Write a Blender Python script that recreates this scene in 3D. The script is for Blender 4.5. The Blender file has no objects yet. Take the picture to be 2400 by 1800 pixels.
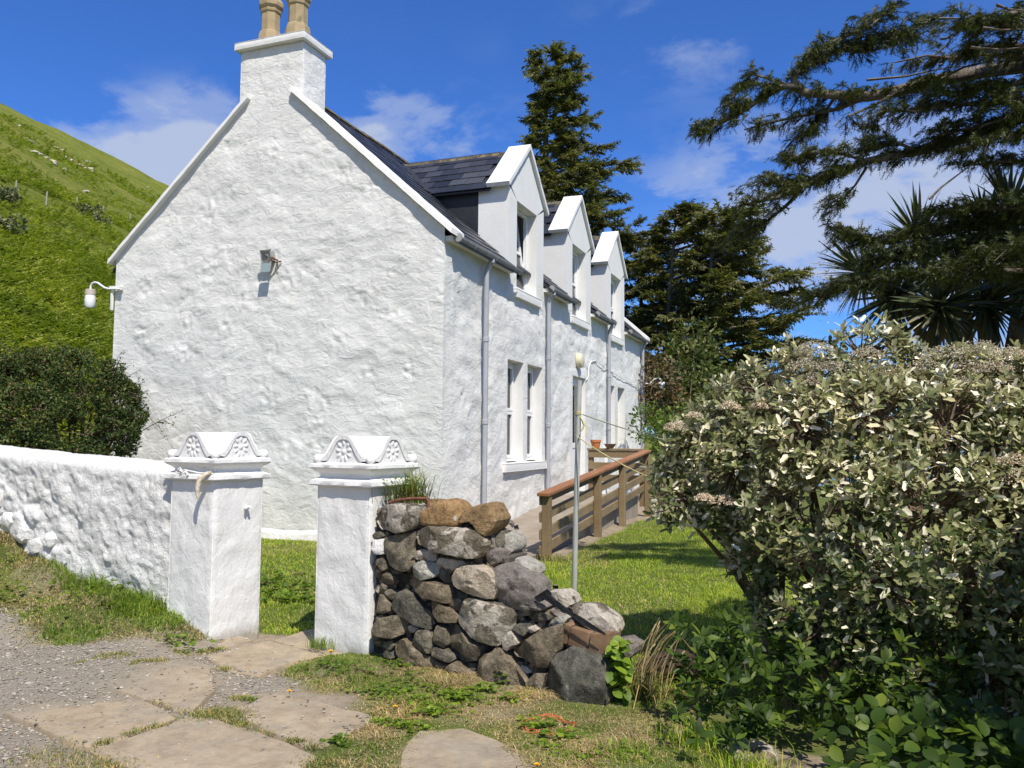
import bpy, bmesh, math, random
import numpy as np
from mathutils import Vector, Matrix

SC = bpy.context.scene
COL = SC.collection
D2R = math.radians

# ------------------------------------------------------------------ camera
F_PX, PCX, PCY = 1943.2, 1200.0, 900.0
_yaw, _pit, _rol = D2R(20.919), D2R(3.75), D2R(0.462)
CAM = np.array([4.6087, -9.57355, 1.55])
_f = np.array([-math.sin(_yaw) * math.cos(_pit), math.cos(_yaw) * math.cos(_pit), math.sin(_pit)])
_r = np.array([math.cos(_yaw), math.sin(_yaw), 0.0])
_u = np.cross(_r, _f)
CR = math.cos(_rol) * _r + math.sin(_rol) * _u
CU = -math.sin(_rol) * _r + math.cos(_rol) * _u
cam_d = bpy.data.cameras.new('camera')
cam = bpy.data.objects.new('camera', cam_d)
COL.objects.link(cam)
cam_d.sensor_width = 36.0
cam_d.lens = 36.0 * F_PX / 2400.0
cam_d.clip_start = 0.05
cam_d.clip_end = 20000.0
cam.matrix_world = Matrix(((CR[0], CU[0], -_f[0], CAM[0]), (CR[1], CU[1], -_f[1], CAM[1]),
                           (CR[2], CU[2], -_f[2], CAM[2]), (0, 0, 0, 1)))
SC.camera = cam

# ------------------------------------------------------------------ light
SUN = np.array([1.0, -1.04, 1.98]); SUN = SUN / np.linalg.norm(SUN)
SUN_EL = math.asin(SUN[2]); SUN_ROT = math.atan2(SUN[0], SUN[1])
sd = bpy.data.lights.new('sun', 'SUN')
sd.energy = 4.5
sd.angle = D2R(0.53)
sd.color = (1.0, 0.935, 0.825)
so = bpy.data.objects.new('sun', sd)
COL.objects.link(so)
so.rotation_euler = Vector(SUN).to_track_quat('Z', 'Y').to_euler()

world = bpy.data.worlds.new('World')
SC.world = world
world.use_nodes = True
wn = world.node_tree
for n in list(wn.nodes):
    wn.nodes.remove(n)
w_out = wn.nodes.new('ShaderNodeOutputWorld')
w_bg = wn.nodes.new('ShaderNodeBackground')
w_bg.inputs[1].default_value = 0.10
sky = wn.nodes.new('ShaderNodeTexSky')
sky.sky_type = 'NISHITA'
sky.sun_disc = False
sky.sun_elevation = SUN_EL
sky.sun_rotation = SUN_ROT
sky.altitude = 50
sky.air_density = 1.0
sky.dust_density = 0.15
sky.ozone_density = 3.2
wn.links.new(w_bg.outputs[0], w_out.inputs[0])

def wnode(t, **kw):
    n = wn.nodes.new(t)
    for k, v in kw.items():
        setattr(n, k, v)
    return n

def wmath(op, a, b=None):
    n = wn.nodes.new('ShaderNodeMath'); n.operation = op
    for i, v in enumerate((a, b)):
        if v is None:
            continue
        if isinstance(v, (int, float)):
            n.inputs[i].default_value = v
        else:
            wn.links.new(v, n.inputs[i])
    return n.outputs[0]

# clouds: soft cumulus bank low over the hill and thin veils higher up
w_tc = wnode('ShaderNodeTexCoord')
w_sep = wnode('ShaderNodeSeparateXYZ')
wn.links.new(w_tc.outputs['Generated'], w_sep.inputs[0])
zc = wmath('MAXIMUM', w_sep.outputs[2], 0.0)
den = wmath('ADD', zc, 0.22)
px_ = wmath('DIVIDE', w_sep.outputs[0], den)
py_ = wmath('DIVIDE', w_sep.outputs[1], den)
w_cmb = wnode('ShaderNodeCombineXYZ')
wn.links.new(px_, w_cmb.inputs[0]); wn.links.new(py_, w_cmb.inputs[1])

def wnoise(scale, detail, rough, dist, off):
    m = wnode('ShaderNodeMapping')
    m.inputs['Location'].default_value = off
    wn.links.new(w_cmb.outputs[0], m.inputs[0])
    n = wnode('ShaderNodeTexNoise')
    n.inputs['Scale'].default_value = scale
    n.inputs['Detail'].default_value = detail
    n.inputs['Roughness'].default_value = rough
    n.inputs['Distortion'].default_value = dist
    wn.links.new(m.outputs[0], n.inputs['Vector'])
    return n.outputs['Fac']

def wramp(fac, stops):
    n = wnode('ShaderNodeValToRGB')
    e = n.color_ramp.elements
    while len(e) < len(stops):
        e.new(0.5)
    for i, (p, c) in enumerate(stops):
        e[i].position = p
        e[i].color = (c, c, c, 1)
    n.color_ramp.interpolation = 'EASE'
    wn.links.new(fac, n.inputs[0])
    return n.outputs[0]
az = wmath('ARCTAN2', w_sep.outputs[0], w_sep.outputs[1])
el = wmath('ARCSINE', w_sep.outputs[2])
def cloud_bank(az0, el0, ra, re_, amp):
    u = wmath('DIVIDE', wmath('SUBTRACT', az, az0), ra); v = wmath('DIVIDE', wmath('SUBTRACT', el, el0), re_)
    e = wmath('ADD', wmath('MULTIPLY', u, u), wmath('MULTIPLY', v, v))
    return wmath('MULTIPLY', wmath('EXPONENT', wmath('MULTIPLY', e, -1.0)), amp)
BANKS = [(-0.96, 0.27, 0.20, 0.070, 0.85), (-0.735, 0.300, 0.060, 0.060, 0.75), (-0.545, 0.325, 0.095, 0.060, 0.72), (-0.16, 0.45, 0.15, 0.06, 0.16),
         (-0.03, 0.26, 0.16, 0.075, 0.50), (0.20, 0.20, 0.22, 0.12, 0.55), (-0.40, 0.36, 0.10, 0.12, 0.06), (1.0, 0.3, 0.45, 0.18, 0.6), (2.2, 0.35, 0.6, 0.25, 0.7), (-1.9, 0.4, 0.5, 0.25, 0.7), (-2.8, 0.35, 0.5, 0.25, 0.7), (0.4, 0.95, 1.2, 0.16, 0.45), (2.6, 0.9, 1.0, 0.2, 0.5)]  # the last wide banks lie out of view, added to whiten the sky light
bank = None
for q_ in BANKS:
    c_ = cloud_bank(*q_); bank = c_ if bank is None else wmath('ADD', bank, c_)
nA = wmath('ADD', bank, wmath('MULTIPLY', wmath('SUBTRACT', wnoise(3.4, 8.0, 0.60, 0.25, (1.3, 0.6, 0.0)), 0.5), 2.1))
dA = wramp(nA, [(0.08, 0.0), (0.34, 0.45), (0.60, 0.90)])
nB = wnoise(0.9, 5.0, 0.6, 0.6, (4.2, 7.7, 3.0))
dB = wramp(nB, [(0.48, 0.0), (0.82, 0.14)])
dens = wmath('MAXIMUM', wmath('MULTIPLY', dA, wramp(bank, [(0.02, 0.0), (0.20, 1.0)])), dB)
w_mix = wnode('ShaderNodeMix', data_type='RGBA')
wn.links.new(dens, w_mix.inputs[0])
w_tint = wnode('ShaderNodeMix', data_type='RGBA', blend_type='MULTIPLY')
w_tint.inputs[0].default_value = 1.0
wn.links.new(sky.outputs[0], w_tint.inputs[6])
w_tint.inputs[7].default_value = (0.37, 0.70, 1.28, 1)
wn.links.new(w_tint.outputs[2], w_mix.inputs[6])
w_mix.inputs[7].default_value = (3.9, 4.5, 5.9, 1)
wn.links.new(w_mix.outputs[2], w_bg.inputs[0])

SC.view_settings.view_transform = 'Standard'
SC.view_settings.look = 'None'
SC.view_settings.exposure = 0.36
SC.view_settings.gamma = 1.0
SC.view_settings.use_curve_mapping = False

# ------------------------------------------------------------------ helpers
def ray(x, y):
    return _f + (x - PCX) / F_PX * CR - (y - PCY) / F_PX * CU

def at_z(x, y, z):
    d = ray(x, y); return CAM + d * ((z - CAM[2]) / d[2])

def at_x(x, y, a):
    d = ray(x, y); return CAM + d * ((a - CAM[0]) / d[0])

def at_y(x, y, a):
    d = ray(x, y); return CAM + d * ((a - CAM[1]) / d[1])

def at_d(x, y, D):
    return CAM + ray(x, y) * D

def at_plane(x, y, P0, n):
    d = ray(x, y); return CAM + d * (np.dot(np.asarray(P0) - CAM, n) / np.dot(d, n))

def hash01(ix, iy, iz, seed):
    h = (ix.astype(np.int64) * 374761393 + iy.astype(np.int64) * 668265263 + iz.astype(np.int64) * 2147483647 + seed * 974634541) & 0xFFFFFFFF
    h = ((h ^ (h >> 13)) * 1274126177) & 0xFFFFFFFF
    h = ((h ^ (h >> 16)) * 2246822519) & 0xFFFFFFFF
    h = h ^ (h >> 15)
    return (h & 0xFFFFFF) / float(0xFFFFFF)

def vnoise(x, y, z=0.0, seed=0):
    x, y, z = np.broadcast_arrays(np.asarray(x, float), np.asarray(y, float), np.asarray(z, float))
    xi, yi, zi = np.floor(x).astype(int), np.floor(y).astype(int), np.floor(z).astype(int)
    fx, fy, fz = x - xi, y - yi, z - zi
    q = lambda t: t * t * t * (t * (t * 6 - 15) + 10)
    u, v, w = q(fx), q(fy), q(fz)
    r = 0
    for dx in (0, 1):
        for dy in (0, 1):
            for dz in (0, 1):
                r = r + hash01(xi + dx, yi + dy, zi + dz, seed) * (u if dx else 1 - u) * (v if dy else 1 - v) * (w if dz else 1 - w)
    return r * 2 - 1

def fbm(x, y, z=0.0, seed=0, oct=4, gain=0.5):
    a, s, f_ = 1.0, 0, 1.0
    t = 0
    for o in range(oct):
        s = s + a * vnoise(np.asarray(x) * f_, np.asarray(y) * f_, np.asarray(z) * f_, seed + o * 17)
        t += a; a *= gain; f_ *= 2.03
    return s / t

def worley(x, y, seed=0):
    x = np.asarray(x, float); y = np.asarray(y, float)
    xi, yi = np.floor(x).astype(int), np.floor(y).astype(int)
    d1 = np.full(x.shape, 9.0); d2 = np.full(x.shape, 9.0); cid = np.zeros(x.shape)
    for dx in (-1, 0, 1):
        for dy in (-1, 0, 1):
            cx, cy = xi + dx, yi + dy
            jx = cx + hash01(cx, cy, cx * 0, seed); jy = cy + hash01(cx, cy, cx * 0 + 1, seed)
            d = np.hypot(x - jx, y - jy)
            idv = hash01(cx, cy, cx * 0 + 2, seed)
            m = d < d1
            d2 = np.where(m, d1, np.minimum(d2, d))
            cid = np.where(m, idv, cid)
            d1 = np.where(m, d, d1)
    return d1, d2, cid

def sstep(a, b, x):
    t = np.clip((np.asarray(x, float) - a) / (b - a), 0, 1)
    return t * t * (3 - 2 * t)

def in_poly(x, y, poly):
    x = np.asarray(x); y = np.asarray(y)
    r = np.zeros(x.shape, bool)
    n = len(poly)
    for i in range(n):
        x0, y0 = poly[i][0], poly[i][1]; x1, y1 = poly[(i + 1) % n][0], poly[(i + 1) % n][1]
        c = ((y0 > y) != (y1 > y)) & (x < (x1 - x0) * (y - y0) / (y1 - y0 + 1e-12) + x0)
        r ^= c
    return r

def poly_sdf(x, y, poly):
    x = np.asarray(x, float); y = np.asarray(y, float)
    d = np.full(x.shape, 1e9)
    n = len(poly)
    for i in range(n):
        ax, ay = poly[i][0], poly[i][1]; bx, by = poly[(i + 1) % n][0], poly[(i + 1) % n][1]
        ex, ey = bx - ax, by - ay
        t = np.clip(((x - ax) * ex + (y - ay) * ey) / (ex * ex + ey * ey + 1e-12), 0, 1)
        d = np.minimum(d, np.hypot(x - ax - t * ex, y - ay - t * ey))
    return np.where(in_poly(x, y, poly), -d, d)

def set_tags(o, label=None, cat=None, group=None, kind=None):
    if label: o['label'] = label
    if cat: o['category'] = cat
    if group: o['group'] = group
    if kind: o['kind'] = kind
    return o

def link(name, me, mat=None, parent=None, smooth=None):
    o = bpy.data.objects.new(name, me)
    COL.objects.link(o)
    if mat is not None and not me.materials:
        me.materials.append(mat)
    if parent is not None:
        o.parent = parent
        if parent.type == 'EMPTY':
            o.location = -Vector(parent.location)
    if smooth is not None:
        shade(me, smooth)
    return o

def shade(me, ang):
    n = len(me.polygons)
    if ang is True or (not isinstance(ang, bool) and ang > 0):
        me.polygons.foreach_set('use_smooth', np.ones(n, bool))
        if ang is not True:
            me.set_sharp_from_angle(angle=D2R(ang))
    else:
        me.polygons.foreach_set('use_smooth', np.zeros(n, bool))

def thing(name, label, cat, loc=(0, 0, 0), group=None):
    o = bpy.data.objects.new(name, None)
    COL.objects.link(o)
    o.location = loc
    o.empty_display_size = 0.1
    return set_tags(o, label, cat, group)

def np_mesh(name, V, T):
    """mesh from numpy vertex array and (M,k) face array of one size"""
    V = np.ascontiguousarray(V, dtype=np.float32); T = np.ascontiguousarray(T, dtype=np.int32)
    me = bpy.data.meshes.new(name)
    k = T.shape[1]
    me.vertices.add(len(V)); me.vertices.foreach_set('co', V.ravel())
    me.loops.add(T.size); me.loops.foreach_set('vertex_index', T.ravel())
    me.polygons.add(len(T))
    me.polygons.foreach_set('loop_start', np.arange(0, T.size, k, dtype=np.int32))
    me.polygons.foreach_set('loop_total', np.full(len(T), k, dtype=np.int32))
    me.update(calc_edges=True)
    return me

class MB:
    def __init__(s):
        s.v = []; s.f = []
    def add(s, vs, fs):
        b = len(s.v)
        s.v += [tuple(map(float, p)) for p in vs]
        s.f += [tuple(b + i for i in q) for q in fs]
        return s
    def box(s, a, b):
        x0, y0, z0 = a; x1, y1, z1 = b
        return s.add([(x0, y0, z0), (x1, y0, z0), (x1, y1, z0), (x0, y1, z0), (x0, y0, z1), (x1, y0, z1), (x1, y1, z1), (x0, y1, z1)],
                     [(0, 3, 2, 1), (4, 5, 6, 7), (0, 1, 5, 4), (1, 2, 6, 5), (2, 3, 7, 6), (3, 0, 4, 7)])
    def obox(s, c, ax, ay, az):
        c, ax, ay, az = (np.asarray(q, float) for q in (c, ax, ay, az))
        vs = [c + i * ax + j * ay + k * az for k in (-1, 1) for i, j in ((-1, -1), (1, -1), (1, 1), (-1, 1))]
        return s.add(vs, [(0, 3, 2, 1), (4, 5, 6, 7), (0, 1, 5, 4), (1, 2, 6, 5), (2, 3, 7, 6), (3, 0, 4, 7)])
    def prism(s, poly, d):
        """poly: 3d loop (ccw seen from the front), extruded by the vector d"""
        n = len(poly); d = np.asarray(d, float)
        vs = [np.asarray(p, float) for p in poly] + [np.asarray(p, float) + d for p in poly]
        return s.add(vs, [tuple(range(n)), tuple(range(2 * n - 1, n - 1, -1))] + [(i, i + n, (i + 1) % n + n, (i + 1) % n) for i in range(n)])
    def beam(s, p, q, w, h, up=(0, 0, 1)):
        p, q = np.asarray(p, float), np.asarray(q, float)
        d = q - p; L = np.linalg.norm(d); d = d / L
        a = np.cross(d, up); a = a / np.linalg.norm(a); b = np.cross(a, d)
        return s.obox((p + q) / 2, a * w / 2, d * L / 2, b * h / 2)
    def tube(s, path, rad, n=8, cap=True):
        path = [np.asarray(p, float) for p in path]
        if not hasattr(rad, '__len__'):
            rad = [rad] * len(path)
        rings = []
        a = None
        for i, p in enumerate(path):
            d = path[min(i + 1, len(path) - 1)] - path[max(i - 1, 0)]
            d = d / (np.linalg.norm(d) + 1e-9)
            if a is None:
                a = np.cross(d, (0, 0, 1) if abs(d[2]) < 0.9 else (1, 0, 0))
            a = a - d * np.dot(a, d); a = a / (np.linalg.norm(a) + 1e-9)
            b = np.cross(d, a)
            rings.append([p + rad[i] * (math.cos(t) * a + math.sin(t) * b) for t in [2 * math.pi * k / n for k in range(n)]])
        vs = [q for r_ in rings for q in r_]
        fs = [(i * n + k, i * n + (k + 1) % n, (i + 1) * n + (k + 1) % n, (i + 1) * n + k) for i in range(len(path) - 1) for k in range(n)]
        if cap:
            fs += [tuple(range(n - 1, -1, -1)), tuple((len(path) - 1) * n + k for k in range(n))]
        return s.add(vs, fs)
    def lathe(s, prof, n=24, c=(0, 0, 0), ax=2, rot=0.0):
        vs = []
        for r_, z in prof:
            for k in range(n):
                t = 2 * math.pi * k / n + rot
                p = [r_ * math.cos(t), r_ * math.sin(t), z]
                if ax == 0:
                    p = [z, p[0], p[1]]
                elif ax == 1:
                    p = [p[1], -z, p[0]] if False else [p[0], -z, p[1]]
                vs.append(np.add(p, c))
        m = len(prof)
        fs = [(i * n + k, i * n + (k + 1) % n, (i + 1) * n + (k + 1) % n, (i + 1) * n + k) for i in range(m - 1) for k in range(n)]
        fs += [tuple(range(n - 1, -1, -1)), tuple((m - 1) * n + k for k in range(n))]
        return s.add(vs, fs)
    def mesh(s, name='mesh', bevel=0.0, seg=2, fix=True):
        me = bpy.data.meshes.new(name)
        me.from_pydata(s.v, [], s.f)
        bm = bmesh.new(); bm.from_mesh(me)
        if fix:
            bmesh.ops.recalc_face_normals(bm, faces=bm.faces)
        if bevel > 0:
            bmesh.ops.bevel(bm, geom=[e for e in bm.edges if e.is_manifold and e.calc_face_angle(0) > 0.5], offset=bevel, segments=seg, affect='EDGES', profile=0.6, clamp_overlap=True)
        bm.to_mesh(me); bm.free()
        return me
    def build(s, name, mat, parent=None, bevel=0.0, seg=2, smooth=35, fix=True):
        return link(name, s.mesh(name, bevel, seg, fix), mat, parent, smooth)

def frames(d, nrm):
    """rotation matrices with local x along d and local z near nrm; arrays (N,3)"""
    d = d / (np.linalg.norm(d, axis=1, keepdims=True) + 1e-9)
    y = np.cross(nrm, d); y = y / (np.linalg.norm(y, axis=1, keepdims=True) + 1e-9)
    z = np.cross(d, y)
    return np.stack([d, y, z], axis=2)

def scatter(tv, tt, pos, rot, scl):
    tv = np.asarray(tv, float); tt = np.asarray(tt, int)
    n, k = len(pos), len(tv)
    if np.ndim(scl) == 1:
        scl = np.repeat(np.asarray(scl)[:, None], 3, 1)
    V = np.einsum('nij,nkj->nki', rot, tv[None] * scl[:, None, :]) + pos[:, None, :]
    T = tt[None] + (np.arange(n) * k)[:, None, None]
    return V.reshape(-1, 3), T.reshape(-1, tt.shape[1])

def join_vt(lst):
    V, T, b = [], [], 0
    for v, t in lst:
        V.append(v); T.append(t + b); b += len(v)
    return np.concatenate(V), np.concatenate(T)

def unit(v):
    v = np.asarray(v, float)
    return v / (np.linalg.norm(v, axis=-1, keepdims=True) + 1e-9)

# ------------------------------------------------------------------ materials
class Mat:
    def __init__(s, name, rough=0.8, spec=0.3):
        s.m = bpy.data.materials.new(name); s.m.use_nodes = True
        s.t = s.m.node_tree
        s.b = s.t.nodes['Principled BSDF']
        s.out = s.t.nodes['Material Output']
        s.b.inputs['Roughness'].default_value = rough
        s.b.inputs['Specular IOR Level'].default_value = spec
        s.g = None
    def n(s, t, **kw):
        x = s.t.nodes.new(t)
        for k, v in kw.items():
            setattr(x, k, v)
        return x
    def l(s, a, b):
        s.t.links.new(a, b)
    def pos(s):
        if s.g is None:
            s.g = s.n('ShaderNodeNewGeometry')
        return s.g.outputs['Position']
    def geo(s, k):
        s.pos(); return s.g.outputs[k]
    def vec(s, scale=(1, 1, 1), rot=(0, 0, 0)):
        m = s.n('ShaderNodeMapping'); m.inputs['Scale'].default_value = scale; m.inputs['Rotation'].default_value = rot
        s.l(s.pos(), m.inputs[0]); return m.outputs[0]
    def noise(s, scale, detail=4, rough=0.55, dist=0.0, v=None):
        x = s.n('ShaderNodeTexNoise')
        x.inputs['Scale'].default_value = scale; x.inputs['Detail'].default_value = detail
        x.inputs['Roughness'].default_value = rough; x.inputs['Distortion'].default_value = dist
        s.l(v if v is not None else s.pos(), x.inputs['Vector']); return x.outputs['Fac']
    def voro(s, scale, feature='F1', v=None, rnd=1.0):
        x = s.n('ShaderNodeTexVoronoi'); x.feature = feature
        x.inputs['Scale'].default_value = scale; x.inputs['Randomness'].default_value = rnd
        s.l(v if v is not None else s.pos(), x.inputs['Vector']); return x.outputs['Distance']
    def ramp(s, fac, stops, interp='LINEAR'):
        x = s.n('ShaderNodeValToRGB'); e = x.color_ramp.elements; x.color_ramp.interpolation = interp
        while len(e) < len(stops):
            e.new(0.5)
        for i, (p, c) in enumerate(stops):
            e[i].position = p
            if not hasattr(c, '__len__'):
                c = (c, c, c)
            e[i].color = (*c, 1)
        s.l(fac, x.inputs[0]); return x.outputs[0]
    def math(s, op, a, b=None):
        x = s.n('ShaderNodeMath'); x.operation = op
        for i, q in enumerate((a, b)):
            if q is None: continue
            if isinstance(q, (int, float)): x.inputs[i].default_value = q
            else: s.l(q, x.inputs[i])
        return x.outputs[0]
    def mix(s, fac, a, b, blend='MIX'):
        x = s.n('ShaderNodeMix', data_type='RGBA', blend_type=blend)
        for i, q in ((0, fac), (6, a), (7, b)):
            if isinstance(q, (int, float)): x.inputs[i].default_value = q
            elif isinstance(q, tuple): x.inputs[i].default_value = (*q, 1)
            else: s.l(q, x.inputs[i])
        return x.outputs[2]
    def bump(s, h, strength=0.5, dist=0.01, nrm=None):
        x = s.n('ShaderNodeBump'); x.inputs['Strength'].default_value = strength; x.inputs['Distance'].default_value = dist
        s.l(h, x.inputs['Height'])
        if nrm is not None: s.l(nrm, x.inputs['Normal'])
        return x.outputs[0]
    def col(s, c):
        if isinstance(c, tuple): s.b.inputs['Base Color'].default_value = (*c, 1)
        else: s.l(c, s.b.inputs['Base Color'])
        return s
    def nrm(s, x):
        s.l(x, s.b.inputs['Normal']); return s
    def rnd(s):
        """random number per loose piece and per object"""
        o = s.n('ShaderNodeObjectInfo')
        return s.math('FRACT', s.math('ADD', s.geo('Random Per Island'), o.outputs['Random']))
    def translucent(s, color, amt):
        t = s.n('ShaderNodeBsdfTranslucent'); mx = s.n('ShaderNodeMixShader'); mx.inputs[0].default_value = amt
        if isinstance(color, tuple): t.inputs[0].default_value = (*color, 1)
        else: s.l(color, t.inputs[0])
        s.l(s.b.outputs[0], mx.inputs[1]); s.l(t.outputs[0], mx.inputs[2]); s.l(mx.outputs[0], s.out.inputs[0])
        return s

M = {}
def new(key, rough=0.8, spec=0.3):
    x = Mat(key, rough, spec); M[key] = x.m; return x

# white limewashed masonry
x = new('limewash', 0.75, 0.25)
n1 = x.noise(2.2, 6, 0.6); n2 = x.noise(55, 4, 0.6); n3 = x.noise(16, 5, 0.6, 0.8)
c = x.ramp(n1, [(0.3, (0.661, 0.658, 0.634)), (0.7, (0.756, 0.752, 0.727))])
c = x.mix(x.ramp(x.noise(9, 6, 0.7), [(0.66, 0.0), (0.80, 0.35)]), c, (0.56, 0.55, 0.50))
c = x.mix(x.ramp(x.noise(1.4, 6, 0.7, 0.5, x.vec((1.6, 1.6, 0.5))), [(0.56, 0.0), (0.74, 0.30)]), c, (0.60, 0.60, 0.55))
c = x.mix(0.9, c, x.ramp(x.noise(6.5, 7, 0.72, 0.8, x.vec((1, 1, 1.6))), [(0.32, (0.86, 0.86, 0.85)), (0.5, (1.0, 1.0, 1.0)), (0.7, (1.06, 1.06, 1.06))]), 'MULTIPLY')
x.col(c)
rg_ = x.ramp(x.noise(1.9, 3, 0.5), [(0.42, 0.15), (0.62, 1.0)])
x.nrm(x.bump(n2, 0.30, 0.005, x.bump(x.math('MULTIPLY', n3, rg_), 0.5, 0.020, x.bump(x.noise(5.5, 5, 0.62, 1.2, x.vec((1, 1, 1.7))), 0.35, 0.05))))
# smooth painted render
x = new('render', 0.7, 0.25)
c = x.ramp(x.noise(3.0, 5, 0.6), [(0.3, (0.709, 0.705, 0.681)), (0.7, (0.765, 0.762, 0.741))])
x.col(x.mix(x.ramp(x.noise(14, 6, 0.7), [(0.68, 0.0), (0.85, 0.3)]), c, (0.58, 0.58, 0.52)))
x.nrm(x.bump(x.noise(70, 4, 0.6), 0.3, 0.004, x.bump(x.noise(22, 4), 0.3, 0.008)))
# painted garden wall, a little dirtier
x = new('whitewash', 0.8, 0.2)
c = x.ramp(x.noise(3.2, 6, 0.6), [(0.3, (0.671, 0.668, 0.639)), (0.7, (0.756, 0.752, 0.732))])
c = x.mix(x.ramp(x.noise(38, 5, 0.75), [(0.68, 0.0), (0.74, 0.75)]), c, (0.30, 0.29, 0.25))
x.col(x.mix(0.35, c, x.ramp(x.noise(3.2, 6, 0.6), [(0.3, (0.671, 0.668, 0.639)), (0.7, (0.756, 0.752, 0.732))])))
x.nrm(x.bump(x.noise(60, 5, 0.7), 0.6, 0.008, x.bump(x.noise(15, 7, 0.7, 0.4), 0.9, 0.03)))
x = new('pillar_paint', 0.75, 0.25)
sp = x.n('ShaderNodeSeparateXYZ'); x.l(x.pos(), sp.inputs[0])
lowm = x.ramp(x.math('ADD', sp.outputs[2], x.math('MULTIPLY', x.noise(14, 5, 0.7), 0.14)), [(0.06, 1.0), (0.17, 0.0)])
c = x.ramp(x.noise(4.0, 5, 0.6), [(0.3, (0.690, 0.686, 0.667)), (0.7, (0.756, 0.752, 0.736))])
x.col(x.mix(lowm, c, (0.36, 0.33, 0.27)))
x.nrm(x.bump(x.noise(75, 4, 0.6), 0.35, 0.005, x.bump(x.noise(24, 5, 0.6, 0.5, x.vec((1, 1, 0.7))), 0.55, 0.014)))
# slate
x = new('slate', 0.42, 0.5)
r_ = x.rnd()
c = x.ramp(r_, [(0.0, (0.014, 0.016, 0.020)), (0.5, (0.030, 0.033, 0.040)), (1.0, (0.064, 0.066, 0.074))])
li = x.ramp(x.noise(16, 6, 0.7), [(0.62, 0.0), (0.70, 0.8)])
c = x.mix(li, c, (0.17, 0.155, 0.11))
x.col(c); x.nrm(x.bump(x.noise(40, 5, 0.7), 0.35, 0.006))
x = new('mossy_ridge', 0.8, 0.3)
c = x.ramp(x.noise(9, 6, 0.7), [(0.35, (0.03, 0.03, 0.032)), (0.5, (0.10, 0.085, 0.05)), (0.65, (0.22, 0.18, 0.10))])
x.col(c); x.nrm(x.bump(x.noise(30, 5, 0.7), 0.7, 0.02))
x = new('cheek_slate', 0.5, 0.4)
x.col(x.ramp(x.noise(5, 5, 0.7), [(0.3, (0.016, 0.018, 0.022)), (0.75, (0.035, 0.038, 0.045))]))
x.nrm(x.bump(x.noise(24, 4), 0.2, 0.004))
# metals, plastics
x = new('grey_pipe', 0.5, 0.4); x.col(x.ramp(x.noise(6, 5, 0.7), [(0.3, (0.33, 0.34, 0.37)), (0.7, (0.40, 0.41, 0.44))]))
x = new('gutter_grey', 0.6, 0.3); x.col(x.ramp(x.noise(8, 5, 0.7), [(0.3, (0.22, 0.22, 0.22)), (0.7, (0.36, 0.36, 0.36))]))
x = new('upvc', 0.35, 0.5); x.col((0.78, 0.78, 0.78))
x = new('porcelain', 0.25, 0.5); x.col((0.80, 0.82, 0.83))
x = new('cream_plastic', 0.45, 0.4); x.col((0.60, 0.56, 0.40))
x = new('beige_plastic', 0.5, 0.4); x.col((0.50, 0.44, 0.38))
x = new('lamp_metal', 0.5, 0.5); x.col(x.ramp(x.noise(30, 4), [(0.4, (0.26, 0.26, 0.25)), (0.7, (0.40, 0.40, 0.38))]))
x = new('lamp_glass', 0.15, 0.6); x.col((0.26, 0.34, 0.35))
x = new('rust', 0.9, 0.2); x.col(x.ramp(x.noise(40, 5, 0.7), [(0.35, (0.10, 0.045, 0.03)), (0.65, (0.24, 0.10, 0.06))])); x.nrm(x.bump(x.noise(80, 4), 0.6, 0.005))
x = new('black_iron', 0.5, 0.4); x.col(x.ramp(x.noise(25, 5, 0.7), [(0.4, (0.022, 0.024, 0.030)), (0.7, (0.055, 0.058, 0.066))])); x.nrm(x.bump(x.noise(60, 4), 0.3, 0.003))
x = new('galvanised', 0.45, 0.5)
c = x.ramp(x.noise(7, 6, 0.7, 0.3, x.vec((1, 1, 0.35))), [(0.35, (0.40, 0.40, 0.36)), (0.55, (0.56, 0.56, 0.53)), (0.72, (0.40, 0.40, 0.20))])
x.col(c); x.b.inputs['Metallic'].default_value = 0.25
x = new('glass_pane', 0.03, 0.5)
tr = x.n('ShaderNodeBsdfTransparent'); tr.inputs[0].default_value = (0.75, 0.8, 0.8, 1)
gl = x.n('ShaderNodeBsdfGlossy'); gl.inputs['Roughness'].default_value = 0.02
fr = x.n('ShaderNodeFresnel'); fr.inputs[0].default_value = 1.55
mx = x.n('ShaderNodeMixShader')
x.l(x.math('MULTIPLY', fr.outputs[0], 1.3), mx.inputs[0]); x.l(tr.outputs[0], mx.inputs[1]); x.l(gl.outputs[0], mx.inputs[2]); x.l(mx.outputs[0], x.out.inputs[0])
x = new('curtain', 0.9, 0.1); x.col((0.32, 0.32, 0.31))
x = new('red_curtain', 0.9, 0.1); x.col((0.085, 0.02, 0.025))
x = new('room', 0.9, 0.1); x.col((0.20, 0.19, 0.18))
x = new('terracotta', 0.85, 0.2); x.col(x.ramp(x.noise(12, 5), [(0.3, (0.42, 0.14, 0.05)), (0.7, (0.55, 0.22, 0.08))]))
x = new('brown_pot', 0.85, 0.2); x.col((0.22, 0.15, 0.10))
x = new('orange_plastic', 0.5, 0.4); x.col((0.75, 0.13, 0.05))
x = new('rope', 0.8, 0.2); x.col((0.42, 0.42, 0.30))
x = new('yellow_cord', 0.8, 0.2); x.col((0.50, 0.45, 0.22))
# chimney pots
x = new('buff_clay', 0.85, 0.2)
c = x.ramp(x.noise(5, 5, 0.65), [(0.3, (0.30, 0.235, 0.135)), (0.7, (0.42, 0.335, 0.21))])
c = x.mix(x.ramp(x.noise(11, 6, 0.75, 0.4, x.vec((1, 1, 0.5))), [(0.56, 0.0), (0.70, 0.8)]), c, (0.13, 0.115, 0.06))
x.col(c); x.nrm(x.bump(x.noise(50, 5), 0.4, 0.005))
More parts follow.
